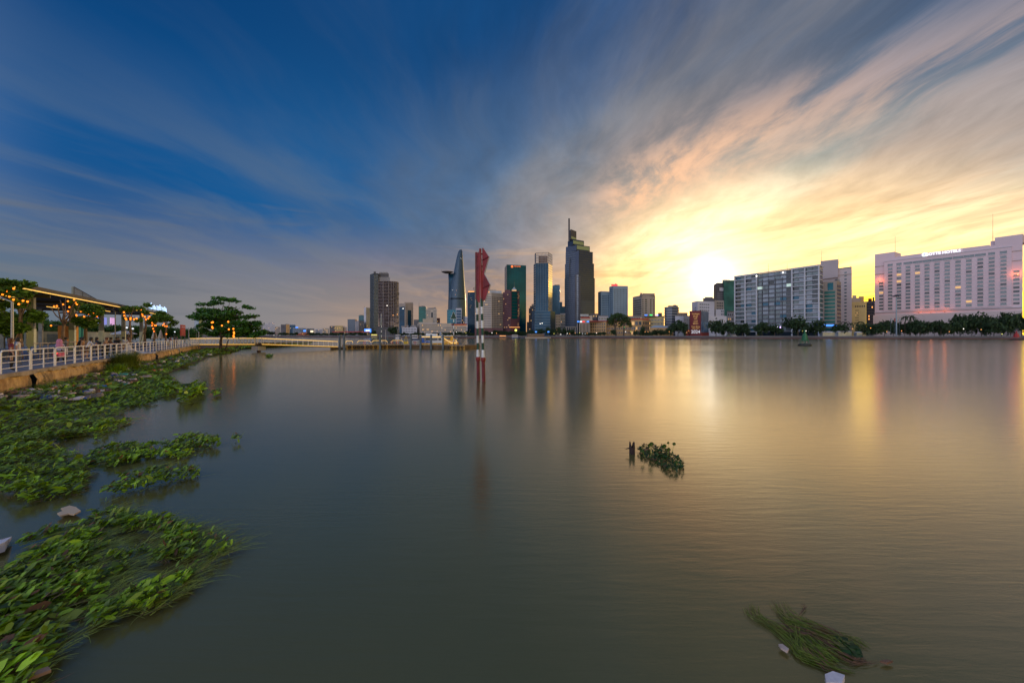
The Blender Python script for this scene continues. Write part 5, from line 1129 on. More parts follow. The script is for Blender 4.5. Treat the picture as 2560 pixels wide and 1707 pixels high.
post_mark(1134.2, 97, 778, 797.5, 862, 'slim banded post with a green triangle topmark behind the right barge', grn)
post_mark(953.6, 101, 784, 813, 862, 'slim banded post with its green triangle seen edge-on behind the left barge', grn, True)
post_mark(690, 230, 823, 835.5, 851, 'distant banded post with a narrow red board beyond the gangway', red, True)

# ================================================================== NEAR BANK
ZP = 1.45
def LN(Y, off=0.0, z=ZP): return Vector((-12.24-.623*Y-off*.849, Y-off*.529, z))
DL = Vector((-.529, .849, 0)).normalized(); NL = Vector((-.849, -.529, 0))
def RAY(px_, off, z=None):
    u = (px_-CX)/F; Y = -(12.24+1.178*off)/(u+.623); return Vector((u*Y, Y, ZP if z is None else z))
YE = 76
pave = mat('promenade_paving', (.16, .17, .19), .6, vary=.2, scale=.8, bump=.2)
a_, b2 = LN(-8), LN(YE); a3, b3 = LN(YE, 75), LN(-8, 75)
tag(MB().add([a_, b2, LN(98, 12), LN(140, 30), LN(150, 120), b3], [(0, 1, 2, 3, 4, 5)]).build('promenade', pave), kind='structure')
# near quay wall, rough sawn panels and broken edges
o = thing('embankment_wall', 'stained tan concrete embankment wall below the white railing', 'embankment wall', LN(30, 0, 0))
wallm = bpy.data.materials.new('stained_concrete'); wallm.use_nodes = True; t = NT(wallm.node_tree); b = t.n['Principled BSDF']; b.inputs['Roughness'].default_value = .9
co = t.node('ShaderNodeTexCoord').outputs['Object']; mp = t.node('ShaderNodeMapping'); t.l.new(co, mp.inputs[0]); mp.inputs['Scale'].default_value = (1, 1, .35)
c1 = t.mix(t.smooth(t.noise(mp.outputs[0], 1.6, 6, .65), .35, .65), (.30, .18, .085), (.54, .38, .20))
c1 = t.mix(t.smooth(t.noise(co, .7, 5, .7), .52, .66), c1, (.17, .12, .065)); sz_ = t.node('ShaderNodeSeparateXYZ'); t.l.new(co, sz_.inputs[0])
c1 = t.mix(t.mul(t.smooth(t.add(sz_.outputs[2], t.mul(t.noise(co, 1.3, 5, .6), .5)), 1.05, .70), .75), c1, (.07, .065, .03)); t.put(b.inputs['Base Color'], c1)
bn = t.node('ShaderNodeBump'); bn.inputs['Strength'].default_value = .8; bn.inputs['Distance'].default_value = .06; t.l.new(t.noise(co, 3, 7, .7), bn.inputs['Height']); t.l.new(bn.outputs[0], b.inputs['Normal'])
rw = random.Random(11); y_ = -6.0
while y_ < YE:
    L_ = min(rw.uniform(3.2, 5.5), YE-y_+.2); n_ = max(3, int(L_/.4)); inset = rw.uniform(-.06, .14); mb = MB(); vs = []; fs = []
    for i in range(n_+1):
        yy = y_+(L_-.10)*i/n_; cut = rw.uniform(0, .18)+(.08 if i in (0, n_) and rw.random() < .6 else 0)
        for z_, o_ in ((-.2, inset-.05), (.45, inset+rw.uniform(-.04, .04)), (.95, inset+rw.uniform(-.05, .05)), (ZP-.22-cut*.7, inset+.03+cut*.35), (ZP-.05, .16+cut*.3)):
            vs.append(LN(yy, o_, z_))
    for i in range(n_):
        for k in range(4): q = i*5+k; fs.append((q, q+5, q+6, q+1))
    mb.add(vs, fs); mb.build('wall_panel', wallm, o); y_ += L_
mb = MB(); vs = []; fs = []; n_ = 230
for i in range(n_+1):
    yy = -8+(YE+8)*i/n_; j = rw.uniform(-.05, .05)
    vs += [LN(yy, .02, ZP+.012), LN(yy, -.03+j*.5, ZP-.02), LN(yy, -.02+j, ZP-.2+j), LN(yy, .2, ZP-.22+j)]
for i in range(n_):
    for k in range(3): q = i*4+k; fs.append((q, q+4, q+5, q+1))
MB().add(vs, fs).build('coping', mat('coping_concrete', (.30, .25, .21), .9, vary=.25, scale=1.5, bump=.5), o)
# railing
rl = thing('promenade_railing', 'long white steel railing of framed panels along the promenade edge', 'railing', LN(18, .25))
rwht = mat('white_enamel', (.80, .78, .80), .4, vary=.05, scale=2)
P_ = 2.92/1.178; k = 0; yy = 18.95-P_*4
while yy < YE-.5:
    y1 = min(yy+P_, YE-.2); A, B = LN(yy+.07, .22), LN(y1-.07, .22); up = Vector((0, 0, 1)); mb = MB(); r_ = .035
    mb.bar(A+up*0.0, A+up*1.0, r_, n=6).bar(B, B+up*1.0, r_, n=6).bar(A+up*1.08+(B-A)*.03, B+up*1.08-(B-A)*.03, r_, n=6).bar(A+up*1.0, A+up*1.08+(B-A)*.03, r_, n=6).bar(B+up*1.0, B+up*1.08-(B-A)*.03, r_, n=6)
    fr = mb.build('railing_panel', rwht, rl)
    mb = MB()
    for z_ in (.22, .50, .79): mb.bar(A+up*z_, B+up*z_, .019, n=5)
    mb.build('cross_bars', rwht, fr); M_ = (A+B)/2; MB().bar(M_, M_+up*1.08, .03, n=6).build('middle_post', rwht, fr)
    yy += P_; k += 1

# muddy bank
mud = mat('bank_mud', (.085, .062, .035), .9, vary=.45, scale=1.5, bump=.7)
NX, NY = 12, 150
def bank_z(d, Y): return .44-.085*d-.012*d*d*(1 if d < 8 else 1)
vs = []; fs = []
for i in range(NY+1):
    Y = 2+(78-2)*i/NY
    for k in range(NX+1):
        d = 9*k/NX; vs.append(LN(Y, -d, bank_z(d, Y)+(rw.uniform(-.05, .05) if k else 0)))
for i in range(NY):
    for k in range(NX): q = i*(NX+1)+k; fs.append((q, q+1, q+NX+2, q+NX+1))
tag(MB().add(vs, fs).build('river_bank', mud, smooth=True), kind='structure')
# spit of land under the gangway and the big tree
sh = [(425, 893), (470, 891), (530, 883), (560, 877), (600, 870), (650, 865.5), (688, 862)]
sp_ = [G(*q) for q in sh]; inl = [LN(64, .5, .5), LN(76, 1.5, .8), LN(84, 2, 1.2), Vector((-66, 96, 1.3)), Vector((-64, 108, 1.3)), Vector((-67, 122, 1.2)), Vector((-66, 138, .9))]
vs = []; fs = []; K = 8
for a, c in zip(sp_, inl):
    for k in range(K+1):
        s_ = k/K; q = a.lerp(c, s_); q.z = -.15+(c.z+.15)*s_**.7+(rw.uniform(-.06, .06) if 0 < k < K else 0); vs.append(q)
for i in range(len(sh)-1):
    for k in range(K): q = i*(K+1)+k; fs.append((q, q+K+1, q+K+2, q+1))
tag(MB().add(vs, fs).build('river_spit', mud, smooth=True), kind='structure')

# ---- gangway
led = mat('yellow_strip_light', (1, .75, .3), .5, emit=(1, .56, .12), es=1.1)
stl = mat('galvanised_steel', (.42, .42, .42), .5, metal=.3)
def gangway(name, label, A, B, n, hh=1.05, w_=2.0):
    A, B = Vector(A), Vector(B); o = thing(name, label, 'footbridge', A); d = (B-A); u = Vector((-d.y, d.x, 0)).normalized()*(w_/2)
    q = [A-u, B-u, B+u, A+u]; MB().add([v+Vector((0, 0, -.05)) for v in q]+[v+Vector((0, 0, -.35)) for v in q], [(0, 1, 2, 3), (7, 6, 5, 4)]+[(i, 4+i, 4+(i+1) % 4, (i+1) % 4) for i in range(4)]).build('deck', mat('rusty_deck', (.22, .14, .06), .8, vary=.3, scale=1), o)
    for s_ in (-1, 1):
        e = u*s_; Z1 = Vector((0, 0, 1))
        MB().bar(A+e+Z1*hh, B+e+Z1*hh, .05, n=6).build('lit_handrail', led, o)
        MB().bar(A+e*1.06-Z1*.1, B+e*1.06-Z1*.1, .055, n=6).build('lit_kerb', led, o)
        mb = MB()
        for z_ in (.3, .55, .8): mb.bar(A+e+Z1*z_, B+e+Z1*z_, .02, n=4)
        for i in range(n+1): p = A.lerp(B, i/n)+e; mb.bar(p, p+Z1*hh, .035, n=5)
        mb.build('railing', rwht, o)
    return o
gangway('gangway', 'level gangway with glowing yellow handrails behind the big riverside tree', (X(486, 77), 77, 1.55), (X(645, 77), 77, 1.6), 18)
gangway('gangway', 'long sloping gangway with glowing yellow handrails down to the pontoon', (X(649, 77.2), 77.2, 1.6), (X(838, 90), 90, .75), 14)
o = thing('gangway_pier', 'pale concrete pier block holding the joint of the two gangways', 'pier', (X(647, 77.1), 77.1, 0))
MB().box((X(647, 77.1), 77.1, .72), 1.25, 2.4, .8).build('cap', C['white'], o); MB().bar((X(647, 77.1), 77.1, -1), (X(647, 77.1), 77.1, .32), .32, n=10).build('column', C['maroon'], o)
MB().box((X(647, 77.1), 77.1, 1.17), .5, 1.6, .1).build('bearing', C['steel'], o)
# ---- pontoons
yb = mat('pontoon_paint', (.36, .19, .03), .75, vary=.5, scale=.6); dk = mat('pontoon_side', (.13, .075, .03), .8, vary=.5, scale=.7); tyre = mat('tyre_rubber', (.012, .012, .012), .85)
def barge(label, p0, Y0, p1, Y1, zt, dep, tyres, m, zb=-.3):
    A, B = Vector((X(p0, Y0), Y0, 0)), Vector((X(p1, Y1), Y1, 0)); d = (B-A).normalized(); n_ = Vector((-d.y, d.x, 0))
    o = thing('pontoon', label, 'pontoon', (A+B)/2)
    MB().prism([(A.x, A.y), (B.x, B.y), ((B+n_*dep).x, (B+n_*dep).y), ((A+n_*dep).x, (A+n_*dep).y)], zb, zt).build('hull', m, o)
    c_ = (A+B)/2-n_*.04; c2 = (A+B)/2+n_*dep/2; MB().box((c_.x, c_.y, zt-.03), (B-A).length, .12, .10, d).build('rubbing_strip', C['cream'], o)
    for tp in tyres:
        s_ = (tp-p0)/(p1-p0); q = A.lerp(B, s_)-n_*.12
        MB().torus((q.x, q.y, zt*.46), .26, .11, n_, 14, 6).build('tyre_fender', tyre, o)
        MB().bar((q.x, q.y, zt*.46+.3), (q.x, q.y, zt-.05), .02, n=4).build('fender_rope', C['steel'], o)
    return o, A, B, d, n_
barge('low brown landing pontoon at the foot of the sloping gangway', 826, 91, 866, 91.8, .42, 5, (), dk)
oL, AL, BL, dl, nl = barge('left brown pontoon barge lined with black tyre fenders', 866, 91.8, 1010, 98.5, .92, 7, (873, 885, 894, 904, 916, 925, 936, 950, 960, 971, 979, 988, 997, 1005), yb)
oR, AR, BR, dr, nr_ = barge('right brown pontoon barge with four tyre fenders at its yellow end', 1011, 98.3, 1162, 91, .90, 7, (1127, 1138, 1147.5, 1156.5), dk)
MB().box(((AR.lerp(BR, .88)-nr_*.03).x, (AR.lerp(BR, .88)-nr_*.03).y, .38), (BR-AR).length*.24, .1, 1.0, dr).build('yellow_end_panel', yb, oR)
gp = mat('grey_mooring_pile', (.11, .14, .16), .7, vary=.2, scale=1)
def cyl_pile(px_, Y, top, label, r_=.24, grp='grey mooring piles of the pontoon'):
    o = thing('mooring_pile', label, 'pile', (X(px_, Y), Y, 0), grp)
    MB().bar((X(px_, Y), Y, -1), (X(px_, Y), Y, Z(top, Y)-.15), r_, n=14).build('shaft', gp, o, smooth=False)
    MB().lathe((X(px_, Y), Y, Z(top, Y)-.15), [(r_+.02, 0), (r_+.02, .06), (r_*.6, .2), (.03, .27)], 14).build('cap', gp, o)
for px_, Y, top, lb in ((849.5, 90.6, 838, 'grey mooring pile at the gangway foot, left of a pair'), (860.5, 89.6, 838, 'grey mooring pile at the gangway foot, right of a pair'), (950.4, 95, 838.5, 'grey mooring pile against the middle of the left barge'),
        (969, 107, 839, 'thin grey pile behind the left barge beside a lamp post'), (986.5, 109, 839, 'thinner grey pile behind the left barge, middle of three'), (1000, 106, 838.5, 'thin grey pile behind the left barge near the barge joint'),
        (1027, 96.4, 838, 'grey mooring pile just right of the joint of the barges'), (1051.5, 95.6, 838, 'grey mooring pile at the stern of the yellow ferry'), (1077.8, 94.2, 837, 'grey mooring pile before the middle of the yellow ferry'), (1107.7, 92.8, 837, 'grey mooring pile before the bow windows of the yellow ferry')):
    cyl_pile(px_, Y, top, lb, .24 if Y < 105 else .2)
# deck rails with lights, life rings, lamp posts
def deck_rail(px0, px1, Y0, Y1, zd, label, lit=True):
    A, B = Vector((X(px0, Y0), Y0, zd)), Vector((X(px1, Y1), Y1, zd)); o = thing('deck_rail', label, 'railing', A); up = Vector((0, 0, 1)); d = B-A
    MB().bar(A+up*.55, A+up*.95+d*.12, .04, n=5).bar(A+up*.95+d*.12, B+up*.95-d*.12, .04, n=5).bar(B+up*.95-d*.12, B+up*.55, .04, n=5).build('lit_handrail', led if lit else rwht, o)
    mb = MB(); n_ = max(2, int(d.length/1.1))
    for i in range(n_+1): p = A.lerp(B, i/n_); mb.bar(p, p+up*(.9 if 0 < i < n_ else .55), .025, n=5)
    mb.bar(A+up*.4, B+up*.4, .018, n=4); mb.build('posts', rwht, o)
deck_rail(864, 882, 93, 93.6, .92, 'short lit deck rail on the left barge nearest the gangway'); deck_rail(893, 927, 97.5, 99.4, .92, 'lit deck rail on the left barge beside the red life ring')
deck_rail(929, 969, 99, 101, .92, 'longest lit deck rail on the left barge'); deck_rail(978, 1008, 101.5, 103, .92, 'lit deck rail on the left barge with two life rings'); deck_rail(1030, 1052, 98.5, 97.5, .9, 'plain white deck rail left of the ferry', False)
deck_rail(1062, 1104, 96.3, 94.6, .9, 'white deck rail before the ferry hull', False); deck_rail(1110, 1142, 94.3, 92.8, .9, 'white deck rail before the ferry bow', False)
ring = mat('life_ring_red', (.55, .05, .03), .6)
for px_, Y, zc, lb in ((911.5, 97.8, 1.35, 'red life ring hung on the left barge rail near its left end'), (980, 100.8, 1.45, 'red life ring hung on the rail near the barge joint, left of two'), (993.5, 101.3, 1.45, 'red life ring hung on the rail near the barge joint, right of two'), (1038, 97.4, 1.4, 'red life ring on the plain rail left of the ferry')):
    o = thing('life_ring', lb, 'life ring', (X(px_, Y), Y, zc)); MB().torus((X(px_, Y), Y-.15, zc), .27, .075, (0, 1, 0), 16, 6).build('ring', ring, o)
    mb = MB()
    for a in (0, 1.57, 3.14, 4.71): mb.box((X(px_, Y)+.27*math.cos(a), Y-.15, zc+.27*math.sin(a)), .1, .18, .1)
    mb.build('white_bands', rwht, o)
for px_, Y, top, lb in ((964, 101, 823.5, 'thin white lamp post on the left barge'), (994.8, 103, 823.5, 'thin white lamp post near the barge joint'), (1062.5, 97, 828, 'thin white lamp post before the ferry stern'), (860.6, 90.2, 816, 'thin mast with a small light head above the gangway-foot pile'), (639, 76.3, 808, 'thin white lamp post on the gangway beside the pier block')):
    zz = .9 if px_ > 870 else 1.5; o = thing('lamp_post', lb, 'lamp post', (X(px_, Y), Y, zz)); MB().bar((X(px_, Y), Y, zz), (X(px_, Y), Y, Z(top, Y)), .06, .045, 8).build('pole', stl, o)
    MB().box((X(px_, Y)-.15, Y, Z(top, Y)+.03), .6, .15, .08).build('lamp_head', C['steel'], o)
# ---- ferry
o = thing('river_ferry', 'yellow and blue river ferry with glowing roof strip moored behind the right barge', 'ferry', (X(1100, 101), 101, 0))
Yf = 101.5; fy = mat('ferry_yellow', (.80, .44, .01), .45, vary=.1, scale=1); fb = mat('ferry_blue', (.02, .10, .42), .45)
def fx(p): return X(p, Yf)
MB().add([(fx(1054), Yf-1.8, -.2), (fx(1142), Yf-1.8, -.2), (fx(1142), Yf+1.8, -.2), (fx(1054), Yf+1.8, -.2), (fx(1053), Yf-1.9, 1.25), (fx(1143), Yf-1.4, 1.3), (fx(1147), Yf, 1.35), (fx(1143), Yf+1.4, 1.3), (fx(1053), Yf+1.9, 1.25)],
        [(0, 1, 5, 4), (1, 2, 7, 6, 5), (2, 3, 8, 7), (3, 0, 4, 8), (4, 5, 6, 7, 8), (3, 2, 1, 0)]).build('hull', fy, o)
MB().prism([(fx(1055), Yf-1.7), (fx(1081), Yf-1.7), (fx(1081), Yf+1.7), (fx(1055), Yf+1.7)], 1.27, Z(843, Yf)).build('aft_cabin', fb, o)
MB().prism([(fx(1081.1), Yf-1.7), (fx(1108), Yf-1.7), (fx(1108), Yf+1.7), (fx(1081.1), Yf+1.7)], 1.27, Z(843, Yf)).build('middle_cabin', wht, o)
zt = Z(841, Yf); MB().add([(fx(1108.1), Yf-1.7, 1.3), (fx(1142), Yf-1.2, 1.3), (fx(1142), Yf+1.2, 1.3), (fx(1108.1), Yf+1.7, 1.3), (fx(1108.1), Yf-1.7, zt), (fx(1130), Yf-1.2, zt), (fx(1130), Yf+1.2, zt), (fx(1108.1), Yf+1.7, zt)],
        [(0, 1, 5, 4), (1, 2, 6, 5), (2, 3, 7, 6), (3, 0, 4, 7), (4, 5, 6, 7)]).build('fore_cabin', fy, o)
MB().box((fx(1094), Yf, zt+.12), fx(1130)-fx(1056), 3.5, .16).build('roof', wht, o)
for p0, p1, py0, py1 in ((1063, 1079, 844.5, 850.5), (1081.5, 1097, 844.8, 850.5), (1099, 1106, 844.8, 850.5), (1112, 1128, 843.5, 848.5)):
    MB().box((fx((p0+p1)/2), Yf-1.72, (Z(py0, Yf)+Z(py1, Yf))/2), fx(p1)-fx(p0), .12, Z(py0, Yf)-Z(py1, Yf)).build('window', C['pane'], o)
sY = 94.0
def sx(p, py_): return Vector((X(p, Yf), Yf-2.0, Z(py_, Yf)))
MB().bar(sx(1054, 842.4), sx(1105, 842.2), .075, n=5).build('lit_roof_strip', led, o); mb = MB().bar(sx(1110, 843.5), sx(1131, 856.5), .09, n=5).bar(sx(1131, 856.5), sx(1144, 856.5), .09, n=5).bar(sx(1142, 849), sx(1146, 856), .06, n=5); mb.build('lit_bow_strip', led, o)
MB().box((fx(1072), Yf, zt+.5), 1.2, 1.4, .55).box((fx(1085), Yf, zt+.45), 1.5, 1.6, .5).build('roof_vents', wht, o)
MB().lathe((fx(1102), Yf, zt+.2), [(.35, 0), (.40, .3), (.25, .75), (.05, .85)], 12).build('radar_dome', C['panep'], o)
MB().lathe((fx(1141), Yf, 2.0), [(.1, 0), (.3, .15), (.3, .45), (.1, .55)], 10).bar((fx(1141), Yf, 1.3), (fx(1141), Yf, 2.1), .04).build('bow_lamp', C['panep'], o)
MB().box((X(1154, 94), 94, 1.1), .5, .4, .4).build('bollard', C['steel'], oR)
def machine(px_, Y, label):
    o = thing('deck_machine', label, 'machinery', (X(px_, Y), Y, .9)); x0 = X(px_, Y)
    MB().box((x0, Y, 1.3), 1.0, .8, .7).build('housing', mat('machine_yellow', (.55, .38, .03), .6, vary=.3, scale=2), o); MB().bar((x0-.4, Y, 1.6), (x0-.1, Y, 3.0), .05).bar((x0+.4, Y, 1.6), (x0+.1, Y, 3.0), .05).bar((x0-.1, Y, 3.0), (x0+.1, Y, 3.0), .05).build('frame', MATS['machine_yellow'], o)
machine(1015, 101.5, 'yellow winch frame standing on the pontoon left of the joint pile')
# ================================================================== PROMENADE: pavilion, trees, people
grs = mat('pavilion_soffit', (.10, .105, .12), .7, vary=.15, scale=.5); edg = mat('pavilion_edge', (.06, .055, .05), .6)
o = thing('pavilion', 'long open riverside pavilion with flat roof edged by a yellow light strip', 'pavilion', LN(50, 12))
ZR = 7.45
pA, pB = LN(14, 7.9, 0), LN(84.5, 7.9, 0); qB, qA = LN(77, 21, 0), LN(14, 21, 0)
MB().prism([(p.x, p.y) for p in (qA, qB, pB, pA)][::-1] if False else [(pA.x, pA.y), (pB.x, pB.y), (qB.x, qB.y), (qA.x, qA.y)], [ZR, ZR, ZR-.1, ZR-.1], [ZR+.42, ZR+.42, ZR+.8, ZR+.8]).build('roof', grs, o)
e = NL*-.06; MB().bar(pA+e+Vector((0, 0, ZR-.02)), pB+e+Vector((0, 0, ZR-.02)), .05, n=6).build('light_strip', led, o)
m0 = (pA+pB)/2+NL*-.08; MB().box((m0.x, m0.y, ZR+.22), (pB-pA).length, .12, .36, DL).build('fascia', edg, o)
for yy in (36, 44.4, 53, 61.7, 70.8, 80.5):
    c_ = LN(yy+1, 9.6, 0); MB().box((c_.x, c_.y, (ZP+ZR)/2), .5, .45, ZR-ZP-.02, DL).build('pillar', mat('pillar_paint', (.22, .24, .25), .7, vary=.3, scale=.6), o)
    MB().box((c_.x, c_.y, ZP+1.25), .54, .49, 2.4, DL).build('pillar_cladding', mat('pillar_white', (.55, .62, .55), .7, vary=.1, scale=.6), o)
    c_ = LN(yy+1, 19, 0); MB().box((c_.x, c_.y, (ZP+ZR)/2), .45, .4, ZR-ZP-.12, DL).build('rear_pillar', MATS['pillar_paint'], o)
    A, B = LN(yy+1, 8.3, ZR-.18), LN(yy+1, 20.5, ZR-.25); MB().box((A+B)/2, .25, (B-A).length, .3, DL).build('roof_beam', edg, o)
for yy, of in ((30, 10.5), (36, 12), (33, 14), (42, 10.5), (47, 13), (56, 10.5), (66, 10.5), (38, 17), (60, 14)):
    A = LN(yy, of, ZR-.42); B = LN(yy+3.2, of, ZR-.42); MB().bar(A, B, .045, n=4).build('ceiling_light', led, o)
A, B = LN(28, 20.5, 0), LN(52, 20.5, 0); m0 = (A+B)/2; MB().box((m0.x, m0.y, ZP+3), (B-A).length, .2, 5.9, DL).build('back_wall', mat('dark_shopfront', (.015, .018, .02), .3), o)
for k in range(9):
    A = LN(29+k*2.5, 20.3, ZP+.02); MB().box(A+Vector((0, 0, 3)), .08, .1, 5.6, DL).build('shopfront_mullion', C['steel'], o)
g0 = Vector((RAY(185, 16).x, RAY(185, 16).y, 0)); g1 = g0+DL*26
o = thing('roof_glazing', 'slanting glass wing rising above the pavilion roof', 'glass roof wing', g0)
zb0 = ZR+.2; zt0 = Z(717, g0.y); gp_ = [(g0.x, g0.y, zb0), (g1.x, g1.y, zb0), (g1.x, g1.y, zb0+.3), (g0.x, g0.y, zt0)]
gp2 = [(a+NL.x*.3, b9+NL.y*.3, c) for a, b9, c in gp_]
MB().add(gp_+gp2, [(0, 1, 2, 3), (7, 6, 5, 4), (0, 3, 7, 4), (3, 2, 6, 7), (2, 1, 5, 6)]).build('glass_pane', mat('blue_grey_panel', (.12, .17, .26), .3, metal=.3, vary=.3, scale=.4), o)
mb = MB(); mb.bar(gp_[3], gp_[2], .07, n=4).bar(gp_[0], gp_[3], .07, n=4)
for k in range(1, 7): s_ = k/7; a = Vector(gp_[0]).lerp(Vector(gp_[1]), s_); c = Vector(gp_[3]).lerp(Vector(gp_[2]), s_); mb.bar(a, c, .05, n=4)
mb.build('frame', C['steel'], o)
# sign on the roof
sA = RAY(371, 7.6); sB = RAY(417, 7.6)
o = thing('rooftop_sign', 'glowing blue-white Vietnamese lettering on the end of the pavilion roof', 'sign', (sA.x, sA.y, ZR+.4))
mid = (sA+sB)/2; sgn = mat('sign_glow', (.7, .85, 1), .5, emit=(.42, .66, 1), es=.95)
text('sign_letters', 'Bến tàu THỦ THIÊM', 1.25, (mid.x, mid.y, ZR+.75), DL*-1 if False else (sB-sA), sgn, o, .06, .02, width=(sB-sA).length*.94)
A, B = Vector((sA.x, sA.y, ZR+.62)), Vector((sB.x, sB.y, ZR+.62)); mb = MB().bar(A, B, .05, n=5)
for k in range(6): q = A.lerp(B, k/5); mb.bar(q-Vector((0, 0, .22)), q, .04, n=4)
mb.build('sign_frame', C['steel'], o)
# coloured kiosk
cols9 = [(.42, .17, .03), (.42, .17, .03), (.03, .22, .03), (.60, .28, .03), (.01, .33, .38), (.38, .02, .10)]
edges = [151, 158, 164, 172, 187, 199, 204]
o = thing('striped_kiosk', 'kiosk with orange, green, yellow, turquoise and crimson upright panels', 'kiosk', RAY(177, 14))
for i, c9 in enumerate(cols9):
    A, B = RAY(edges[i], 13.5+.2*i), RAY(edges[i+1], 13.5+.2*i); d = (B-A); q = (A+B)/2; MB().box((q.x, q.y, ZP+1.55), d.length*.985, .5+.1*i, 3.1, d).build('panel', mat('kiosk_panel_%d' % i, c9, .7), o)
A, B = RAY(151, 14.2), RAY(204, 14.2); q = (A+B)/2; MB().box((q.x, q.y, ZP+3.2), (B-A).length+.3, 2, .14, B-A).build('roof', C['steel'], o)
def hoard(name, label, cat, p0, p1, of, z0, z1, m, es=None):
    A, B = RAY(p0, of), RAY(p1, of); q = (A+B)/2; o = thing(name, label, cat, (q.x, q.y, ZP)); MB().box((q.x, q.y, (z0+z1)/2+ZP), (B-A).length, .25, z1-z0, B-A).build('panel', m, o)
    if z0 > .5:
        for q in (A, B): MB().bar((q.x, q.y, ZP), (q.x, q.y, ZP+z0), .1, n=6).build('post', C['steel'], o)
    else: MB().box((q.x, q.y, z1+ZP+.05), (B-A).length, .35, .1, B-A).build('capping', C['steel'], o)
hoard('site_wall', 'grey-green boarded wall behind the pavilion, left of the striped kiosk', 'wall', 62, 150, 24, 0, 2.4, mat('greygreen_board', (.14, .17, .16), .8, vary=.2, scale=.3))
hoard('site_wall', 'pale grey-green boarded wall behind the pavilion, right of the striped kiosk', 'wall', 206, 306, 24, 0, 2.5, mat('palegreen_board', (.30, .34, .32), .8, vary=.2, scale=.3))
hoard('advertising_screen', 'violet-blue screen behind the pavilion with red marks', 'screen', 231, 266, 42, 5.8, 8.6, mat('violet_screen', (.2, .22, .6), .6, emit=(.24, .27, .75), es=.8))
hoard('advertising_screen', 'narrow pink and white screen right of the violet screen', 'screen', 276, 286, 42, 5.6, 8.8, mat('pink_screen', (.7, .4, .7), .6, emit=(.8, .45, .8), es=.7))
hoard('poster_board', 'red and blue poster board at the far end of the promenade', 'poster', 452, 462, 6, 1.6, 4.2, mat('poster_red', (.45, .05, .03), .6))
o = bpy.data.objects
A = RAY(310, 16); o = thing('parasol', 'white parasol behind the wedding couple', 'parasol', A)
MB().bar(A, A+Vector((0, 0, 2.4)), .04, n=6).build('pole', C['steel'], o); MB().lathe(A+Vector((0, 0, 2.0)), [(2.2, 0), (2.1, .12), (.1, .9)], 8).build('canopy', C['white'], o)
for k, (px_, of) in enumerate(((386, 10), (402, 10))):
    A = RAY(px_, of); o = thing('parasol', ('closed cream parasol right of the pavilion end', 'second closed cream parasol right of the pavilion end')[k], 'parasol', A); MB().bar(A, A+Vector((0, 0, 3)), .05, n=6).build('pole', C['steel'], o); MB().lathe(A+Vector((0, 0, 1.0)), [(.55, 0), (.45, .5), (.08, 2)], 8).build('canopy', C['cream'], o)
for k, (px_, of) in enumerate(((66, 4.5), (74, 4.6), (90, 4.8), (347, 5), (385, 4.5))):
    A = RAY(px_, of); nm_ = 'blue plastic chair on the promenade behind the railing'; o = thing('plastic_chair', nm_, 'chair', A, 'blue plastic chairs behind the railing'); bc = mat('blue_plastic', (.01, .09, .35), .5)
    MB().box(A+Vector((0, 0, .45)), .45, .45, .05, DL).build('seat', bc, o); MB().box(A+Vector((0, 0, .72))+NL*.2, .42, .05, .45, DL).build('backrest', bc, o)
    for sx_ in (-.18, .18):
        for sy_ in (-.18, .18): q = A+DL*sx_+NL*sy_; MB().bar(q, q+Vector((0, 0, .43)), .02, n=4).build('leg', bc, o)
# rope barrier posts
o = thing('rope_barrier', 'pale rope barrier strung behind the railing near the kiosk', 'barrier', RAY(120, 3)); mb = MB()
pp = [RAY(p, 3.2)+Vector((0, 0, 1.25)) for p in (85, 100, 120, 150, 185, 215, 240)]
for a, c in zip(pp, pp[1:]): mb.bar(a, c, .03, n=4)
mb.build('rope', C['cream'], o)
for a in pp[1:]: MB().bar(a-Vector((0, 0, 1.25)), a, .04, n=5).build('post', C['tan'], o)

# ---- background trees behind the pavilion
leafm = mat('promenade_foliage', (.09, .21, .02), .65, island=.6, trans=.3); leafdk = mat('background_foliage', (.04, .12, .018), .7, island=.5, trans=.25)
bark2 = mat('pale_bark', (.22, .15, .10), .9, vary=.3, scale=3, bump=.4)
crn = [crown_mesh(20+s_, rclumps(20+s_, 12), 2600, .055, leafdk) for s_ in range(3)]
tr2 = trunk_mb(.45, .04).mesh('trunk', C['bark'])
rb = random.Random(5)
for px_, of, h, w_ in [(8, 30, 6.5, 9), (45, 34, 7, 9), (90, 36, 6, 9), (130, 38, 6, 9), (175, 38, 6, 10), (215, 36, 5.4, 9), (250, 34, 5.2, 9), (282, 32, 5.2, 8), (312, 30, 5.2, 8), (338, 28, 5.4, 8), (360, 27, 5.4, 8), (382, 26, 5.6, 9), (402, 24, 5.6, 8), (422, 22, 5.4, 8), (438, 20, 5, 8), (452, 18, 4.6, 8), (470, 14, 4.4, 9), (489, 10, 4.6, 9)]:
    A = RAY(px_, of, ZP); o = thing('tree', 'dark round tree in the belt behind the pavilion', 'tree', A, 'dark round trees in the belt behind the pavilion'); Mx = Matrix.Translation(A) @ Matrix.Rotation(rb.uniform(0, 6), 4, 'Z')
    obj('trunk', tr2, o, Mx @ Matrix.Diagonal((w_*.5, w_*.5, h, 1))); obj('crown', crn[rb.randrange(3)], o, Mx @ Matrix.Diagonal((w_*.5, w_*.5, h, 1)))
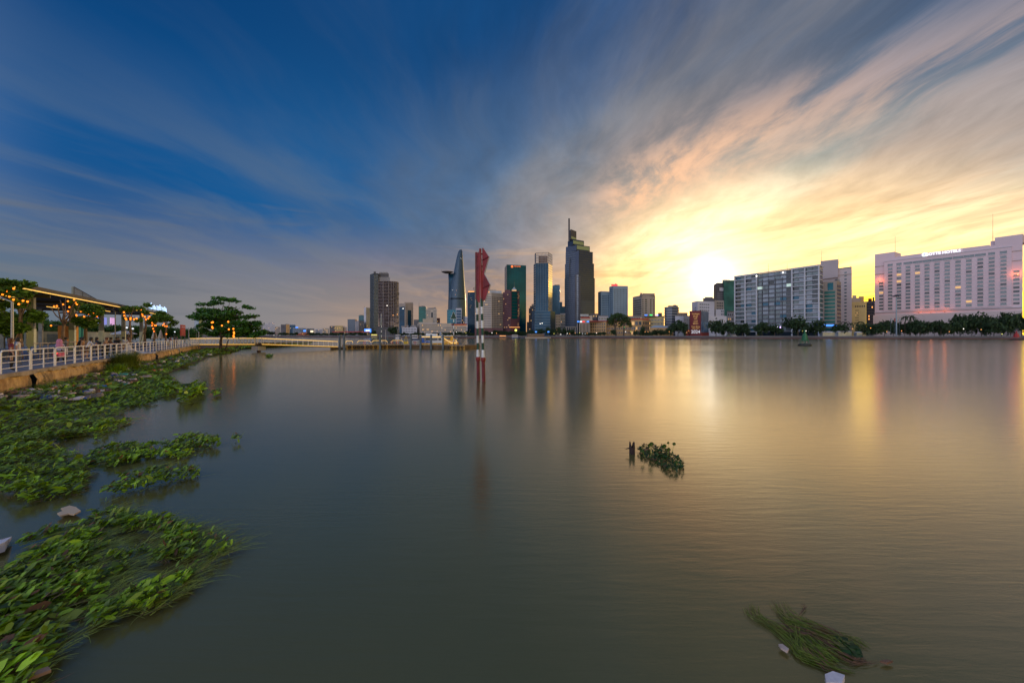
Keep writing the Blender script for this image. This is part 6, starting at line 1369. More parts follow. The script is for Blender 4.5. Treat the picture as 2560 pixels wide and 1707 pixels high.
# ---- promenade trees with lanterns; clumps given by photo positions at the tree's depth
def branch(mb, a, c, r0, r1, seg=4, wob=.12):
    a, c = Vector(a), Vector(c); pts = [a]
    for k in range(1, seg): q = a.lerp(c, k/seg); L_ = (c-a).length; pts.append(q+Vector((rb.uniform(-1, 1), rb.uniform(-1, 1), rb.uniform(-.5, .5)))*wob*L_*.5)
    pts.append(c)
    for k in range(seg): mb.bar(pts[k], pts[k+1], r0+(r1-r0)*k/seg, r0+(r1-r0)*(k+1)/seg, 6)
def prom_tree(label, px_, of, forks, tips, clumps, nleaf, lamps, props=True, leaf=.16, lab2=''):
    A = RAY(px_, of); Y = A.y; o = thing('promenade_tree', label, 'tree', A)
    mb = MB(); f0 = P(forks[0], forks[1], Y); branch(mb, A, f0, .16, .11, 4, .06)
    for q in tips: branch(mb, f0, P(q[0], q[1], Y+rb.uniform(-.8, .8)), .07, .025, 4, .14)
    mb.build('trunk', bark2, o)
    if clumps:
        c9 = [(X(q[0], Y), Y+rb.uniform(-.7, .7), Z(q[1], Y), q[2]/F*Y, q[3]/F*Y) for q in clumps]; obj('crown', crown_mesh(int(px_), c9, nleaf, leaf, leafm, 1.4), o)
    if props:
        mb = MB()
        for s_ in (-1.1, 1.1): mb.bar(A+DL*s_+NL*.4, A.lerp(f0, .75), .04, n=5)
        mb.build('support_props', bark2, o)
    if lamps:
        s9 = thing('string_lights', lab2, 'string lights', (A.x, A.y, ZP+2)); prev = None; mb = MB()
        lp = [P(q[0], q[1], Y-.35+rb.uniform(-.3, .3)) for q in lamps]
        for q in lp: MB().ball(q, .065 if Y < 50 else .10, 8, sz=1.2).build('bulb', lant, s9)
        for a, c in zip(lp, lp[1:]): m9 = (a+c)/2-Vector((0, 0, .08)); mb.bar(a, m9, .012, n=3).bar(m9, c, .012, n=3)
        mb.build('cable', C['steel'], s9)
lant = mat('orange_lantern', (1, .3, .05), .5, emit=(1, .21, .012), es=2.6)
def c1x(L_): return [(x_/7.127, y9/7.127+680) for x_, y9 in L_]           # positions read from the enlarged left corner
def c2x(L_): return [(x_/9.8+200, y9/9.8+740) for x_, y9 in L_]
def c3x(L_): return [(x_/5.6+300, y9/5.6+700) for x_, y9 in L_]
prom_tree('promenade tree at the left edge whose crown rises above the pavilion roof', 54, 5.5, (52, 790), [(32, 718), (40, 735), (60, 745), (78, 742)], [(18, 706, 22, 6), (50, 710, 18, 5), (28, 730, 18, 9), (70, 736, 14, 8), (45, 760, 20, 9), (62, 790, 18, 14), (30, 800, 16, 16), (20, 825, 16, 12), (55, 820, 14, 12), (8, 770, 12, 14)], 3400,
          c1x([(245, 295), (115, 340), (45, 400), (165, 440), (240, 493), (360, 418), (410, 512), (490, 528), (335, 572), (68, 788)]), lab2='orange lantern string in the leftmost promenade tree')
prom_tree('bare forked promenade tree left of the striped kiosk', 158, 5.6, (160, 812), [(128, 770), (143, 762), (150, 750), (165, 742), (178, 750), (190, 752), (200, 762), (183, 790)], [(182, 758, 10, 5)], 160,
          c1x([(965, 612), (1013, 606), (1125, 577), (1210, 520), (1235, 625), (1213, 700), (1320, 495), (1345, 548), (1370, 577), (910, 955)]), lab2='orange lantern string in the bare forked tree')
prom_tree('leafy promenade tree just right of the striped kiosk', 217, 5.6, (213, 812), [(200, 790), (208, 780), (224, 785), (240, 792)], [(205, 770, 22, 10), (230, 775, 22, 12), (246, 782, 12, 8), (190, 800, 18, 10), (214, 802, 22, 9), (226, 812, 16, 7)], 2600,
          c1x([(1360, 765), (1440, 703), (1495, 795), (1365, 780)])+c2x([(20, 378), (220, 403), (225, 452), (335, 418), (420, 498), (105, 507)]), lab2='orange lantern string in the tree right of the kiosk')
prom_tree('thin promenade tree before the pavilion, left of the wedding couple', 329, 5.6, (325, 800), [(309, 782), (318, 775), (338, 790), (333, 768)], [(305, 773, 14, 6), (325, 770, 14, 5), (338, 800, 9, 5), (312, 796, 9, 4)], 700,
          c2x([(1075, 398), (1088, 480), (1115, 545), (1135, 575), (1240, 540), (1238, 572), (1322, 567), (1385, 552)]), lab2='orange lantern string in the thin tree before the wedding couple')
prom_tree('thin promenade tree before the last pavilion pillars', 361, 5.4, (363, 800), [(352, 775), (357, 765), (370, 770), (378, 790)], [(352, 772, 10, 5), (366, 762, 8, 5), (377, 798, 9, 6), (370, 780, 8, 5)], 700,
          c2x([(1505, 352), (1525, 442), (1537, 485), (1590, 512), (1615, 575), (1700, 508), (1672, 552)]), lab2='orange lantern string in the thin tree at the pavilion end')
prom_tree('leafy promenade tree under the glowing rooftop sign', 388, 5.2, (385, 815), [(375, 795), (385, 790), (398, 795)], [(380, 798, 12, 8), (395, 795, 13, 9), (372, 806, 10, 6)], 1300,
          c3x([(450, 597), (450, 638), (463, 682), (478, 718), (487, 635), (503, 637), (455, 615)]), props=False, lab2='orange lantern string hanging below the rooftop sign')
prom_tree('broad leafy promenade tree at the end of the pavilion roof', 417, 5.0, (414, 812), [(402, 792), (412, 785), (425, 795)], [(405, 790, 16, 7), (420, 797, 14, 8), (428, 806, 8, 6), (410, 782, 10, 4), (398, 800, 8, 6), (426, 812, 7, 5)], 1800,
          c3x([(600, 632), (617, 612), (630, 645), (658, 648), (668, 635), (650, 755)]), props=False, lab2='orange lantern string in the broad tree past the roof end')
for px_, of, top, lb in ((30.5, 3.5, 755, 'pale lamp column near the left edge of the promenade'), (288, 8.8, 778, 'thin pale lamp column under the pavilion edge'), (472, 3, 822, 'bent street lamp at the far end of the promenade'), (497, -3, 830, 'lamp post just behind the level gangway')):
    A = RAY(px_, of) if px_ < 490 else Vector((X(px_, 84), 84, 1.3)); o = thing('lamp_post', lb, 'lamp post', A); zt = Z(top, A.y)
    MB().bar(A, (A.x, A.y, zt), .08, .06, 8).build('pole', stl, o)
    MB().bar((A.x, A.y, zt), (A.x-.9, A.y, zt+.35), .04, n=5).box((A.x-1.2, A.y, zt+.36), .7, .2, .1).build('lamp_arm', stl, o)
for px_, py_, lb in ((317, 819, 'cool white globe lamp behind the wedding couple'), (332, 821.5, 'second cool white globe lamp behind the wedding couple'), (491, 826, 'white globe lamp left of the big riverside tree'), (437, 829.5, 'small white lamp before the tree belt at the promenade end'), (515, 831.5, 'green-white lamp glowing under the big riverside tree')):
    A = RAY(px_, 12) if px_ < 480 else Vector((X(px_, 92), 92, 1.3)); o = thing('globe_lamp', lb, 'lamp', A); zt = Z(py_, A.y)
    MB().bar(A, (A.x, A.y, zt-.1), .05, .04, 6).build('post', C['steel'], o); MB().ball((A.x, A.y, zt), .17, 8).build('globe', C['wlit'], o)
# ---- the big tiered riverside tree
Yt = 73.0; b0 = Vector((X(551, Yt), Yt, .15)); o = thing('tiered_tree', 'big dark green riverside tree with flat layered crown in front of the level gangway', 'tree', b0)
mb = MB(); branch(mb, b0, P(553, 846, Yt), .28, .2, 4, .05); f0 = P(553, 846, Yt)
for q in ((548, 800), (566, 785), (540, 770), (575, 800)): branch(mb, f0, P(*q, Yt+rb.uniform(-1, 1)), .16, .07, 4, .1)
for q in ((500, 795), (505, 765), (560, 750), (620, 792), (630, 812), (515, 815), (600, 770), (590, 768), (640, 792), (650, 826), (530, 752), (575, 752)): branch(mb, P(555+rb.uniform(-14, 14), 805+rb.uniform(-22, 10), Yt), P(q[0], q[1], Yt+rb.uniform(-2, 2)), .08, .03, 4, .08)
branch(mb, b0+Vector((.4, 0, 0)), P(566, 868, Yt), .15, .1, 3, .1); branch(mb, P(566, 868, Yt), P(572, 848, Yt), .1, .06, 3, .1); branch(mb, b0+Vector((.3, 0, .3)), P(580, 876, Yt-1), .1, .04, 3, .1)
mb.build('trunk', mat('dark_bark', (.09, .06, .045), .9, vary=.3, scale=2, bump=.5), o)
tier_ = [(562, 749, 34, 3.5), (590, 753, 18, 2.5), (520, 760, 22, 3.5), (545, 757, 20, 3.5), (610, 768, 18, 3.5), (625, 771, 9, 2), (580, 770, 14, 3), (548, 778, 34, 6), (515, 785, 20, 5), (590, 782, 26, 6), (568, 790, 40, 9), (525, 797, 28, 7), (612, 792, 24, 4), (635, 790, 12, 2.5), (485, 792, 14, 3.5), (506, 796, 14, 4), (550, 806, 48, 10), (600, 808, 32, 8), (630, 806, 16, 4), (520, 815, 26, 7), (575, 822, 46, 10), (620, 822, 30, 9), (645, 812, 12, 4), (650, 830, 14, 7), (540, 832, 34, 8), (602, 836, 40, 7), (500, 826, 14, 5), (640, 838, 20, 6), (654, 811, 8, 2)]
r8 = random.Random(8); c9 = []
for q in tier_:
    for k in range(3): c9.append((X(q[0]+r8.uniform(-.55, .55)*q[2], Yt), Yt+r8.uniform(-1, 1)*min(3.5, q[2]/F*Yt*.9), Z(q[1]+r8.uniform(-.4, .4)*q[3], Yt), q[2]*.55/F*Yt, q[3]*.8/F*Yt))
obj('crown', crown_mesh(55, c9, 15000, .2, mat('tiered_foliage', (.045, .17, .025), .6, island=.6, trans=.25), 2.2), o)
s9 = thing('string_lights', 'orange lantern strings in the big tiered riverside tree', 'string lights', P(570, 830, Yt-3)); mb = MB(); lp = [P(x9, y9, Yt-4.2) for x9, y9 in c3x([(1285, 595), (1300, 590), (1290, 655), (1297, 672), (1427, 637), (1515, 585), (1523, 690), (1587, 683), (1595, 730), (1597, 750), (1590, 780), (1592, 795)])]
for q in lp: MB().ball(q, .13, 8, sz=1.2).build('bulb', lant, s9)
for a, c in zip(lp, lp[1:]): mb.bar(a, c, .012, n=3)
mb.build('cable', C['steel'], s9)

# ================================================================== PEOPLE
def skin_mesh(name, verts, edges, radii, root=0):
    me = bpy.data.meshes.new(name); me.from_pydata(verts, edges, []); ob = bpy.data.objects.new(name, me); S.collection.objects.link(ob)
    md = ob.modifiers.new('s', 'SKIN'); me.skin_vertices  # layer made by the modifier
    sv = me.skin_vertices[0].data if me.skin_vertices else None
    if sv is None:
        bpy.context.view_layer.objects.active = ob; ob.select_set(True); sv = me.skin_vertices[0].data
    for i, r_ in enumerate(radii): sv[i].radius = (r_, r_) if not hasattr(r_, '__len__') else r_
    sv[root].use_root = True; md.use_smooth_shade = True; ss = ob.modifiers.new('d', 'SUBSURF'); ss.levels = 1; ss.render_levels = 1
    bpy.context.view_layer.update()
    out_ = bpy.data.meshes.new_from_object(ob.evaluated_get(bpy.context.evaluated_depsgraph_get())); bpy.data.objects.remove(ob); return out_
def body_template(pose):
    # x right, y forward(-y faces viewer side), z up ; 1.65 m tall
    hip, chest = .86, 1.22; fw = 0.0
    if pose == 'lean': fw = .16
    J = {'pel': (0, 0, hip), 'bel': (0, fw*.4, 1.02), 'che': (0, fw, chest), 'nec': (0, fw*1.25, 1.38), 'hea': (0, fw*1.6, 1.50), 'top': (0, fw*1.6, 1.62)}
    R = {'pel': (.145, .11), 'bel': (.12, .09), 'che': (.155, .10), 'nec': (.05, .05), 'hea': (.078, .092), 'top': (.05, .055)}
    E = [('pel', 'bel'), ('bel', 'che'), ('che', 'nec'), ('nec', 'hea'), ('hea', 'top')]
    for s_, n_ in ((-1, 'l'), (1, 'r')):
        if pose == 'seat':
            L = [('hp', (s_*.1, 0, hip-.03), .095), ('kn', (s_*.16, .42, hip-.05), .065), ('an', (s_*.14, .38, hip-.44), .042), ('fo', (s_*.14, .52, hip-.50), .04)]
        else:
            sp9 = .02*(1 if n_ == 'l' else -1); L = [('hp', (s_*.09, 0, hip-.06), .09), ('kn', (s_*.10, .02+sp9, .46), .062), ('an', (s_*.10, -.01, .08), .042), ('fo', (s_*.11, .13, .035), .038)]
        pv = 'pel'
        for k, p, r_ in L: J[n_+k] = p; R[n_+k] = r_; E.append((pv, n_+k)); pv = n_+k
        cy = J['che'][1]
        if pose in ('lean', 'seat', 'hug'): A_ = [('sh', (s_*.17, cy, 1.32), .055), ('el', (s_*.21, cy+.15, 1.10), .042), ('wr', (s_*(.12 if pose != 'hug' else .04), cy+.36, 1.12 if pose != 'hug' else 1.25), .028), ('ha', (s_*.10, cy+.43, 1.12 if pose != 'hug' else 1.27), .034)]
        else: A_ = [('sh', (s_*.17, cy, 1.32), .055), ('el', (s_*.225, cy-.02, 1.06), .042), ('wr', (s_*.235, cy+.06, .84), .028), ('ha', (s_*.235, cy+.08, .76), .034)]
        pv = 'che'
        for k, p, r_ in A_: J[n_+k] = p; R[n_+k] = r_; E.append((pv, n_+k)); pv = n_+k
    J['nos'] = (0, J['hea'][1]+.105, 1.49); R['nos'] = .014; E.append(('hea', 'nos'))
    ks = list(J); me = skin_mesh('body', [J[k] for k in ks], [(ks.index(a), ks.index(c)) for a, c in E], [R[k] for k in ks])
    # fingers as part of the same mesh
    mb = MB()
    for n_ in 'lr':
        h = Vector(J[n_+'ha']); d = (h-Vector(J[n_+'wr'])).normalized(); sd = Vector((1, 0, 0)) if abs(d.x) < .8 else Vector((0, 1, 0))
        for k, ln in enumerate((.055, .065, .06, .045)): p = h+sd*(.012*(k-1.5))+d*.02; q = p+d*ln*.6+Vector((0, 0, -.004)); mb.bar(p, q, .008, .007, 5).bar(q, q+d*ln*.5+Vector((0, .01, -.012)), .007, .005, 5)
        p = h-sd*.03*(1 if n_ == 'r' else -1); mb.bar(p, p+d*.04-sd*.02*(1 if n_ == 'r' else -1), .009, .006, 5)
    nv = len(me.vertices); V = [tuple(v.co) for v in me.vertices]; Fc = [tuple(p.vertices) for p in me.polygons]
    V += mb.v; Fc += [tuple(i+nv for i in f) for f in mb.f]
    m2 = bpy.data.meshes.new('body'); m2.from_pydata(V, [], Fc); m2.polygons.foreach_set('use_smooth', [True]*len(m2.polygons)); m2.update()
    return m2, J
TPL = {k: body_template(k) for k in ('stand', 'lean', 'seat', 'hug')}
skin_ = mat('skin', (.42, .24, .16), .6)
def person(label, P0, face, pose, top, bottom, hair, long=False, sk=.75, sleeve=.95, scale=1.0, skirt=False, extra=None, bare=.0):
    base, J = TPL[pose]; me = base.copy(); me.name = 'body'
    for m in (skin_, top, bottom, hair, C['steel']): me.materials.append(m)
    cy = J['che'][1]; idx = []
    for p in me.polygons:
        c = p.center; x9, y9, z9 = c
        if z9 > 1.40: k = 0
        elif abs(x9) > .15 and z9 < 1.18 and pose == 'stand' or (y9 > cy+.17 and z9 > .98 and pose != 'stand'): k = 0
        elif z9 > .93: k = 1
        elif z9 > (bare if pose != 'seat' else .5): k = 2
        elif z9 < .07: k = 4
        else: k = 0
        idx.append(k)
    me.polygons.foreach_set('material_index', idx); me.update()
    f = Vector(face); f.z = 0; f.normalize(); rt = Vector((f.y, -f.x, 0))
    Mx = Matrix(((rt.x, f.x, 0, P0[0]), (rt.y, f.y, 0, P0[1]), (0, 0, 1, P0[2]), (0, 0, 0, 1))) @ Matrix.Scale(scale, 4)
    o = tag(obj('person', me, None, Mx), label, 'person')
    hy = J['hea'][1]; mb = MB()
    pr = [(.03, .165), (.075, .15), (.1, .10), (.104, .04), (.10, -.02), (.085, -.05)][::-1]
    mb.lathe((0, hy-.02, 1.50), pr, 12, sy=1.08)
    if long: mb.lathe((0, hy-.065, 1.20), [(.05, -.02), (.09, .06), (.10, .2), (.095, .34)], 10, sy=.6)
    h_ = bpy.data.objects.new('hair', mb.mesh('hair', hair)); S.collection.objects.link(h_); h_.parent = o
    if skirt:
        s9 = MB().lathe((0, 0, .0), skirt, 18); s_ = bpy.data.objects.new('dress', s9.mesh('dress', top)); S.collection.objects.link(s_); s_.parent = o
    if extra: extra(o, J)
    return o
def cloth(n_, c): return mat('cloth_'+n_, c, .85, vary=.1, scale=4)
blk = cloth('black', (.015, .015, .018)); wc = cloth('white', (.62, .60, .62)); gry = cloth('grey', (.15, .16, .18)); mar = cloth('maroon', (.16, .02, .035)); pnk = cloth('pink', (.60, .25, .42)); tnc = cloth('tan', (.40, .22, .12)); lil = cloth('lilac', (.50, .50, .72)); nvy = cloth('navy', (.02, .04, .10)); brn = cloth('brown', (.12, .06, .03)); hb = mat('black_hair', (.012, .010, .010), .5); hr = mat('red_brown_hair', (.10, .03, .015), .5)
RV = -NL   # towards the river
def bagx(o, J):
    b_ = bpy.data.objects.new('shoulder_bag', MB().box((.02, -.17, 1.12), .28, .12, .36).bar((-.14, -.1, 1.28), (.12, .1, 1.34), .015).mesh('shoulder_bag', blk)); S.collection.objects.link(b_); b_.parent = o
def camx(o, J):
    b_ = bpy.data.objects.new('held_camera', MB().box((0, .45, 1.16), .14, .08, .1).bar((0, .49, 1.16), (0, .57, 1.16), .04, n=10).mesh('held_camera', blk)); S.collection.objects.link(b_); b_.parent = o
person('person in a maroon top with loose red-brown hair at the left end of the railing', RAY(28, .8), (.6, .8, 0), 'stand', mar, blk, hr, long=True, scale=1.02)
person('person in a white top standing behind the maroon-clad person', RAY(46, 2.6), RV, 'stand', wc, gry, hb)
person('person with black hair behind the pink-hooded scooter rider', RAY(164, 3.6), (-.3, -1, 0), 'stand', gry, blk, hb)
person('person in dark clothes leaning between scooter rider and white-topped person', RAY(193, 2.8), RV, 'lean', blk, gry, hb)
person('person in a white top and shorts with black hair at the railing', RAY(217, .9), (.5, .8, 0), 'lean', wc, brn, hb, long=True, bare=.6)
person('person in a pinkish top beside the white-topped person at the railing', RAY(207, 1.3), RV, 'stand', tnc, brn, hb, bare=.5)
person('person in navy behind the railing right of the white-topped person', RAY(229, 2.4), RV, 'stand', nvy, blk, hb)
person('person with thick dark hair in a dark top at the railing', RAY(243, 1.6), (.8, .5, 0), 'stand', nvy, blk, hb, long=True)
person('person in a tan top with a black shoulder bag leaning on the railing', RAY(257, .8), RV, 'lean', tnc, blk, hr, extra=bagx)
person('person in dark clothes leaning beside the bag carrier', RAY(268, 1.2), RV, 'lean', brn, blk, hb)
person('person in black photographing the wedding couple', RAY(287, 1.4), (-.2, 1, 0), 'lean', blk, blk, hb, extra=camx)
person('person in black standing right beside the photographer', RAY(296, 1.9), (0, 1, 0), 'stand', blk, gry, hb)
person('groom in a pinkish-white shirt embracing the bride', RAY(309.5, 1.0), (.8, .6, 0), 'hug', wc, tnc, hb)
dress = [(.62, .02), (.50, .18), (.34, .5), (.2, .8), (.14, 1.0)]
def train(o, J):
    vs = []; fs = []
    for i in range(9):
        s_ = i/8; w_ = .30+.55*s_; zc = .35*(1-s_)**2+.03
        for k in range(7): u = k/6*2-1; vs.append((u*w_+.5*s_, -.25-1.5*s_, zc+.05*math.sin(u*7+i)+.04))
    for i in range(8):
        for k in range(6): q = i*7+k; fs.append((q, q+1, q+8, q+7))
    b_ = bpy.data.objects.new('dress_train', MB().add(vs, fs).mesh('dress_train', wc)); S.collection.objects.link(b_); b_.parent = o
person('bride in a white gown with long train embracing the groom at the railing', RAY(319.5, .75), (-.9, -.35, 0), 'hug', wc, wc, hr, long=True, skirt=dress, extra=train, scale=.98)
person('person in dark clothes at the railing below the last promenade trees', RAY(422, .8), RV, 'lean', mar, blk, hb)
person('person in black, left of a pair at the far end of the railing', RAY(435.5, .9), RV, 'stand', blk, blk, hb)
person('person in a dark purple top, right of a pair at the far railing end', RAY(442, .9), RV, 'stand', cloth('purple', (.10, .04, .10)), nvy, hb)
# scooter and rider
A = RAY(152, 1.6); o = thing('motor_scooter', 'pink and white motor scooter ridden along behind the railing', 'scooter', A); d = (DL*-1).normalized() if False else Vector((DL.x, DL.y, 0)); up = Vector((0, 0, 1)); sd = NL
for s_ in (-.62, .62): q = A+d*s_+up*.27; MB().torus(q, .22, .055, sd, 16, 6).build('wheel', tyre, o)
pkp = mat('scooter_pink', (.65, .12, .22), .4)
MB().box(A+up*.48-d*.3, .85, .3, .3, d).build('body_shell', pkp, o); MB().box(A+up*.68-d*.28, .75, .26, .12, d).build('seat', blk, o); MB().box(A+up*.3+d*.1, .5, .28, .08, d).build('footboard', gry, o)
MB().bar(A+d*.62+up*.27, A+d*.42+up*1.0, .04, n=6).box(A+d*.5+up*.7, .1, .36, .5, d).build('front_shield', wc, o); MB().bar(A+d*.42+up*1.0+sd*.3, A+d*.42+up*1.0-sd*.3, .02, n=5).build('handlebar', C['steel'], o); MB().box(A-d*.75+up*.6, .08, .16, .08, d).build('tail_lamp', C['rlit'], o)
def helm(o, J):
    b_ = bpy.data.objects.new('pink_hood', MB().lathe((0, J['hea'][1]-.02, 1.47), [(.14, -.10), (.15, 0), (.145, .10), (.10, .18), (.02, .21)], 14).lathe((0, J['che'][1]-.02, 1.22), [(.17, -.1), (.18, .05), (.12, .2)], 12, sy=.8).mesh('pink_hood', pnk)); S.collection.objects.link(b_); b_.parent = o
person('scooter rider in a pink sun hood and lilac jacket behind the railing', A-d*.2-up*.12, d, 'seat', lil, brn, pnk, extra=helm)
# ================================================================== FLOATING AND BANK PLANTS
leafg = mat('water_hyacinth', (.15, .30, .010), .45, island=.9, trans=.25, vary=.45, scale=.9)
leafy = mat('yellow_leaf', (.26, .36, .02), .5, island=.3, trans=.3)
grassm = mat('reed_grass', (.13, .20, .02), .6, island=.6, trans=.3)
stemm = mat('plant_stem', (.20, .26, .03), .6, island=.5)
deadm = mat('dead_stem', (.13, .07, .035), .8, island=.5)
def inpoly(xs, ys, poly):
    ins = np.zeros(len(xs), bool); n_ = len(poly); j = n_-1
    for i in range(n_):
        xi, yi = poly[i][0], poly[i][1]; xj, yj = poly[j][0], poly[j][1]
        if yi != yj:
            c = ((yi > ys) != (yj > ys)) & (xs < (xj-xi)*(ys-yi)/(yj-yi)+xi); ins ^= c
        j = i
    return ins
def sample(poly, dens, seed, cap=90000, yr=None):
    r = np.random.default_rng(seed); P9 = np.array([(p[0], p[1]) for p in poly]); lo, hi = P9.min(0), P9.max(0)
    if yr:
        lo[1] = max(lo[1], yr[0]); hi[1] = min(hi[1], yr[1]); lo[0] = max(lo[0], -12.3-.63*yr[1]); hi[0] = min(hi[0], -.6*yr[0]+4)
    n_ = int(min(cap*6, (hi-lo).prod()*dens)); xs = r.uniform(lo[0], hi[0], n_); ys = r.uniform(lo[1], hi[1], n_); k = inpoly(xs, ys, P9); return np.stack([xs[k], ys[k]], 1), r
def vnoise(p, s, seed):
    """cheap smooth value noise"""
    r = np.random.default_rng(seed); T = r.random((64, 64)); q = p*s; i = np.floor(q).astype(int); f = q-i; f = f*f*(3-2*f); g = lambda a, b: T[(i[:, 0]+a) % 64, (i[:, 1]+b) % 64]
    return (g(0, 0)*(1-f[:, 0])+g(1, 0)*f[:, 0])*(1-f[:, 1])+(g(0, 1)*(1-f[:, 0])+g(1, 1)*f[:, 0])*f[:, 1]
FLOW = (G(620, 1370)-G(330, 1500)).normalized()
def leaves(pts, zb, r, size, tilt=.8, stretch=1.0, flow=.6, shape=6, hgt=.12, aspect=.55):
    n_ = len(pts); ang_ = r.uniform(0, 2*np.pi, n_); fa = math.atan2(FLOW.y, FLOW.x); al = r.random(n_) < flow; ang_ = np.where(al, fa+r.normal(0, .35, n_), ang_)
    s = size*r.uniform(.45, 1.0, n_)*np.where(r.random(n_) < .15, 1.7, 1.0); t1 = r.normal(0, tilt*.5, n_)+.25; t2 = r.normal(0, tilt*.5, n_)
    a = np.stack([np.cos(ang_)*np.cos(t1), np.sin(ang_)*np.cos(t1), np.sin(t1)], 1); side = np.stack([-np.sin(ang_)*np.cos(t2), np.cos(ang_)*np.cos(t2), np.sin(t2)], 1)
    c = np.concatenate([pts, (zb+r.random(n_)*hgt)[:, None]], 1); nn_ = np.cross(a, side)
    out_ = []
    for k in range(shape):
        th = 2*np.pi*k/shape; cu = .18*abs(math.sin(th))
        out_.append(c+a*(s*stretch*math.cos(th))[:, None]+side*(s*aspect*math.sin(th))[:, None]+nn_*(s*cu)[:, None])
    return np.stack(out_, 1).reshape(-1, 3)
def stems(pts, zb, r, length, width, flow=.8, rise=.3):
    """thin curved ribbons, 3 quads each"""
    n_ = len(pts); fa = math.atan2(FLOW.y, FLOW.x); ang_ = np.where(r.random(n_) < flow, fa+r.normal(0, .3, n_), r.uniform(0, 6.28, n_)); L_ = length*r.uniform(.5, 1.4, n_); cv = r.normal(0, .35, n_); up = r.uniform(0, rise, n_)
    P0 = np.concatenate([pts, np.full((n_, 1), 1.0)*(zb[:, None] if hasattr(zb, '__len__') else zb)], 1); rows = []; K = 4
    for k in range(K+1):
        s_ = k/K; a = ang_+cv*s_; q = P0+np.stack([np.cos(a)*L_*s_, np.sin(a)*L_*s_, np.sin(np.pi*s_*.8)*up*L_*.6+.01], 1); w_ = width*(1-.8*s_)
        rows.append((q-np.stack([-np.sin(a), np.cos(a), np.zeros(n_)], 1)*w_, q+np.stack([-np.sin(a), np.cos(a), np.full(n_, .35)], 1)*w_))
    out_ = []
    for k in range(K): out_.append(np.stack([rows[k][0], rows[k][1], rows[k+1][1], rows[k+1][0]], 1))
    return np.concatenate(out_).reshape(-1, 3)
def joinmesh(name, groups):
    """groups: list of (array, verts per face, material)"""
    me = bpy.data.meshes.new(name); co = np.concatenate([np.asarray(g[0], dtype=np.float32).reshape(-1, 3) for g in groups]); tot = []; mi = []
    for k, g in enumerate(groups): nf = len(np.asarray(g[0]).reshape(-1, 3))//g[1]; tot.append(np.full(nf, g[1], dtype=np.int32)); mi.append(np.full(nf, k, dtype=np.int32)); me.materials.append(g[2])
    tot = np.concatenate(tot); mi = np.concatenate(mi); st = np.concatenate([[0], np.cumsum(tot)[:-1]]).astype(np.int32)
    me.vertices.add(len(co)); me.vertices.foreach_set('co', co.ravel()); me.loops.add(len(co)); me.loops.foreach_set('vertex_index', np.arange(len(co), dtype=np.int32))
    me.polygons.add(len(tot)); me.polygons.foreach_set('loop_start', st); me.polygons.foreach_set('loop_total', tot); me.polygons.foreach_set('material_index', mi); me.update(calc_edges=True); return me
def bankz(p):
    d = ((p[:, 0]+12.24+.623*p[:, 1])*.849); return np.clip(.44-.085*d-.012*d*d, 0.0, .44)
def gp(L_): return [G(*q) for q in L_]
# --- the continuous mat between wall and water
near_edge = [(-900, 1160), (-300, 1180), (0, 1240), (60, 1270), (130, 1262), (200, 1240), (222, 1205), (200, 1150), (150, 1130), (90, 1122), (170, 1100), (250, 1082), (292, 1060), (300, 1035), (400, 1006), (440, 990), (452, 968), (425, 948), (418, 934), (470, 914), (515, 894), (560, 882), (600, 870)]
wl = [LN(y9, -.05, 0) for y9 in (74, 60, 45, 30, 18, 8, 2, -4)]
matp = gp(near_edge[1:])+wl
grp = []
for (ylo, yhi, dens, size, hg, sd) in ((4, 13, 480, .060, .16, 1), (13, 22, 140, .085, .16, 2), (22, 38, 60, .13, .16, 3), (38, 80, 24, .20, .18, 4)):
    pts, r = sample(matp, dens, sd, yr=(ylo, yhi)); k = (pts[:, 1] >= ylo) & (pts[:, 1] < yhi); pts = pts[k]; nz = vnoise(pts, .9, 5)*.6+vnoise(pts, 2.6, 6)*.4
    th_ = .36 if ylo < 20 else .28; pts = pts[nz > th_]; nz = nz[nz > th_]; d_ = ((pts[:, 0]+12.24+.623*pts[:, 1])*.849); keep = r.random(len(pts)) < np.clip(.05+d_*.33, 0, 1); pts = pts[keep]; nz = nz[keep]
    zb = bankz(pts)+.02+np.clip(nz-.4, 0, 1)*.55
    dead = r.random(len(pts)) < .22+.25*(vnoise(pts, .5, 9) > .55)
    grp.append((leaves(pts[~dead], zb[~dead], r, size, .8, 1.45, .65, 6, hg), 6, leafg)); grp.append((stems(pts[dead], zb[dead], r, size*3.2, size*.13, .7), 4, deadm))
    k2 = r.random(len(pts)) < .30; grp.append((stems(pts[k2], zb[k2]+.05, r, size*3.5, size*.10, .7, .5), 4, stemm))
pts, r = sample(matp, 5, 40); k = pts[:, 1] < 40; pts = pts[k]; grp.append((leaves(pts, bankz(pts)+.2, r, .10, .7), 6, leafy))
tag(obj('plant_mat', joinmesh('plant_mat', grp)), 'dense mat of green water plants and dead stems covering the bank below the wall', 'water plants', kind='stuff')
# --- spit plants
spp = gp([(425, 893), (470, 896), (530, 889), (565, 881), (600, 872), (650, 866), (690, 862.5)])+[Vector((-66, 132, 0)), Vector((-64, 100, 0)), LN(70, 0, 0)]
pts, r = sample(spp, 14, 21); g_ = [(leaves(pts, .15+r.random(len(pts))*.35, r, .28, .9, 1.0, .3, 6, .3), 6, leafg)]
pts, r = sample(spp, 4, 22); g_.append((stems(pts, .3+r.random(len(pts))*.2, r, 1.0, .04, .2, .5), 4, deadm))
tag(obj('spit_plants', joinmesh('spit_plants', g_)), 'ground cover of green plants under the big tiered tree', 'ground cover', kind='stuff')
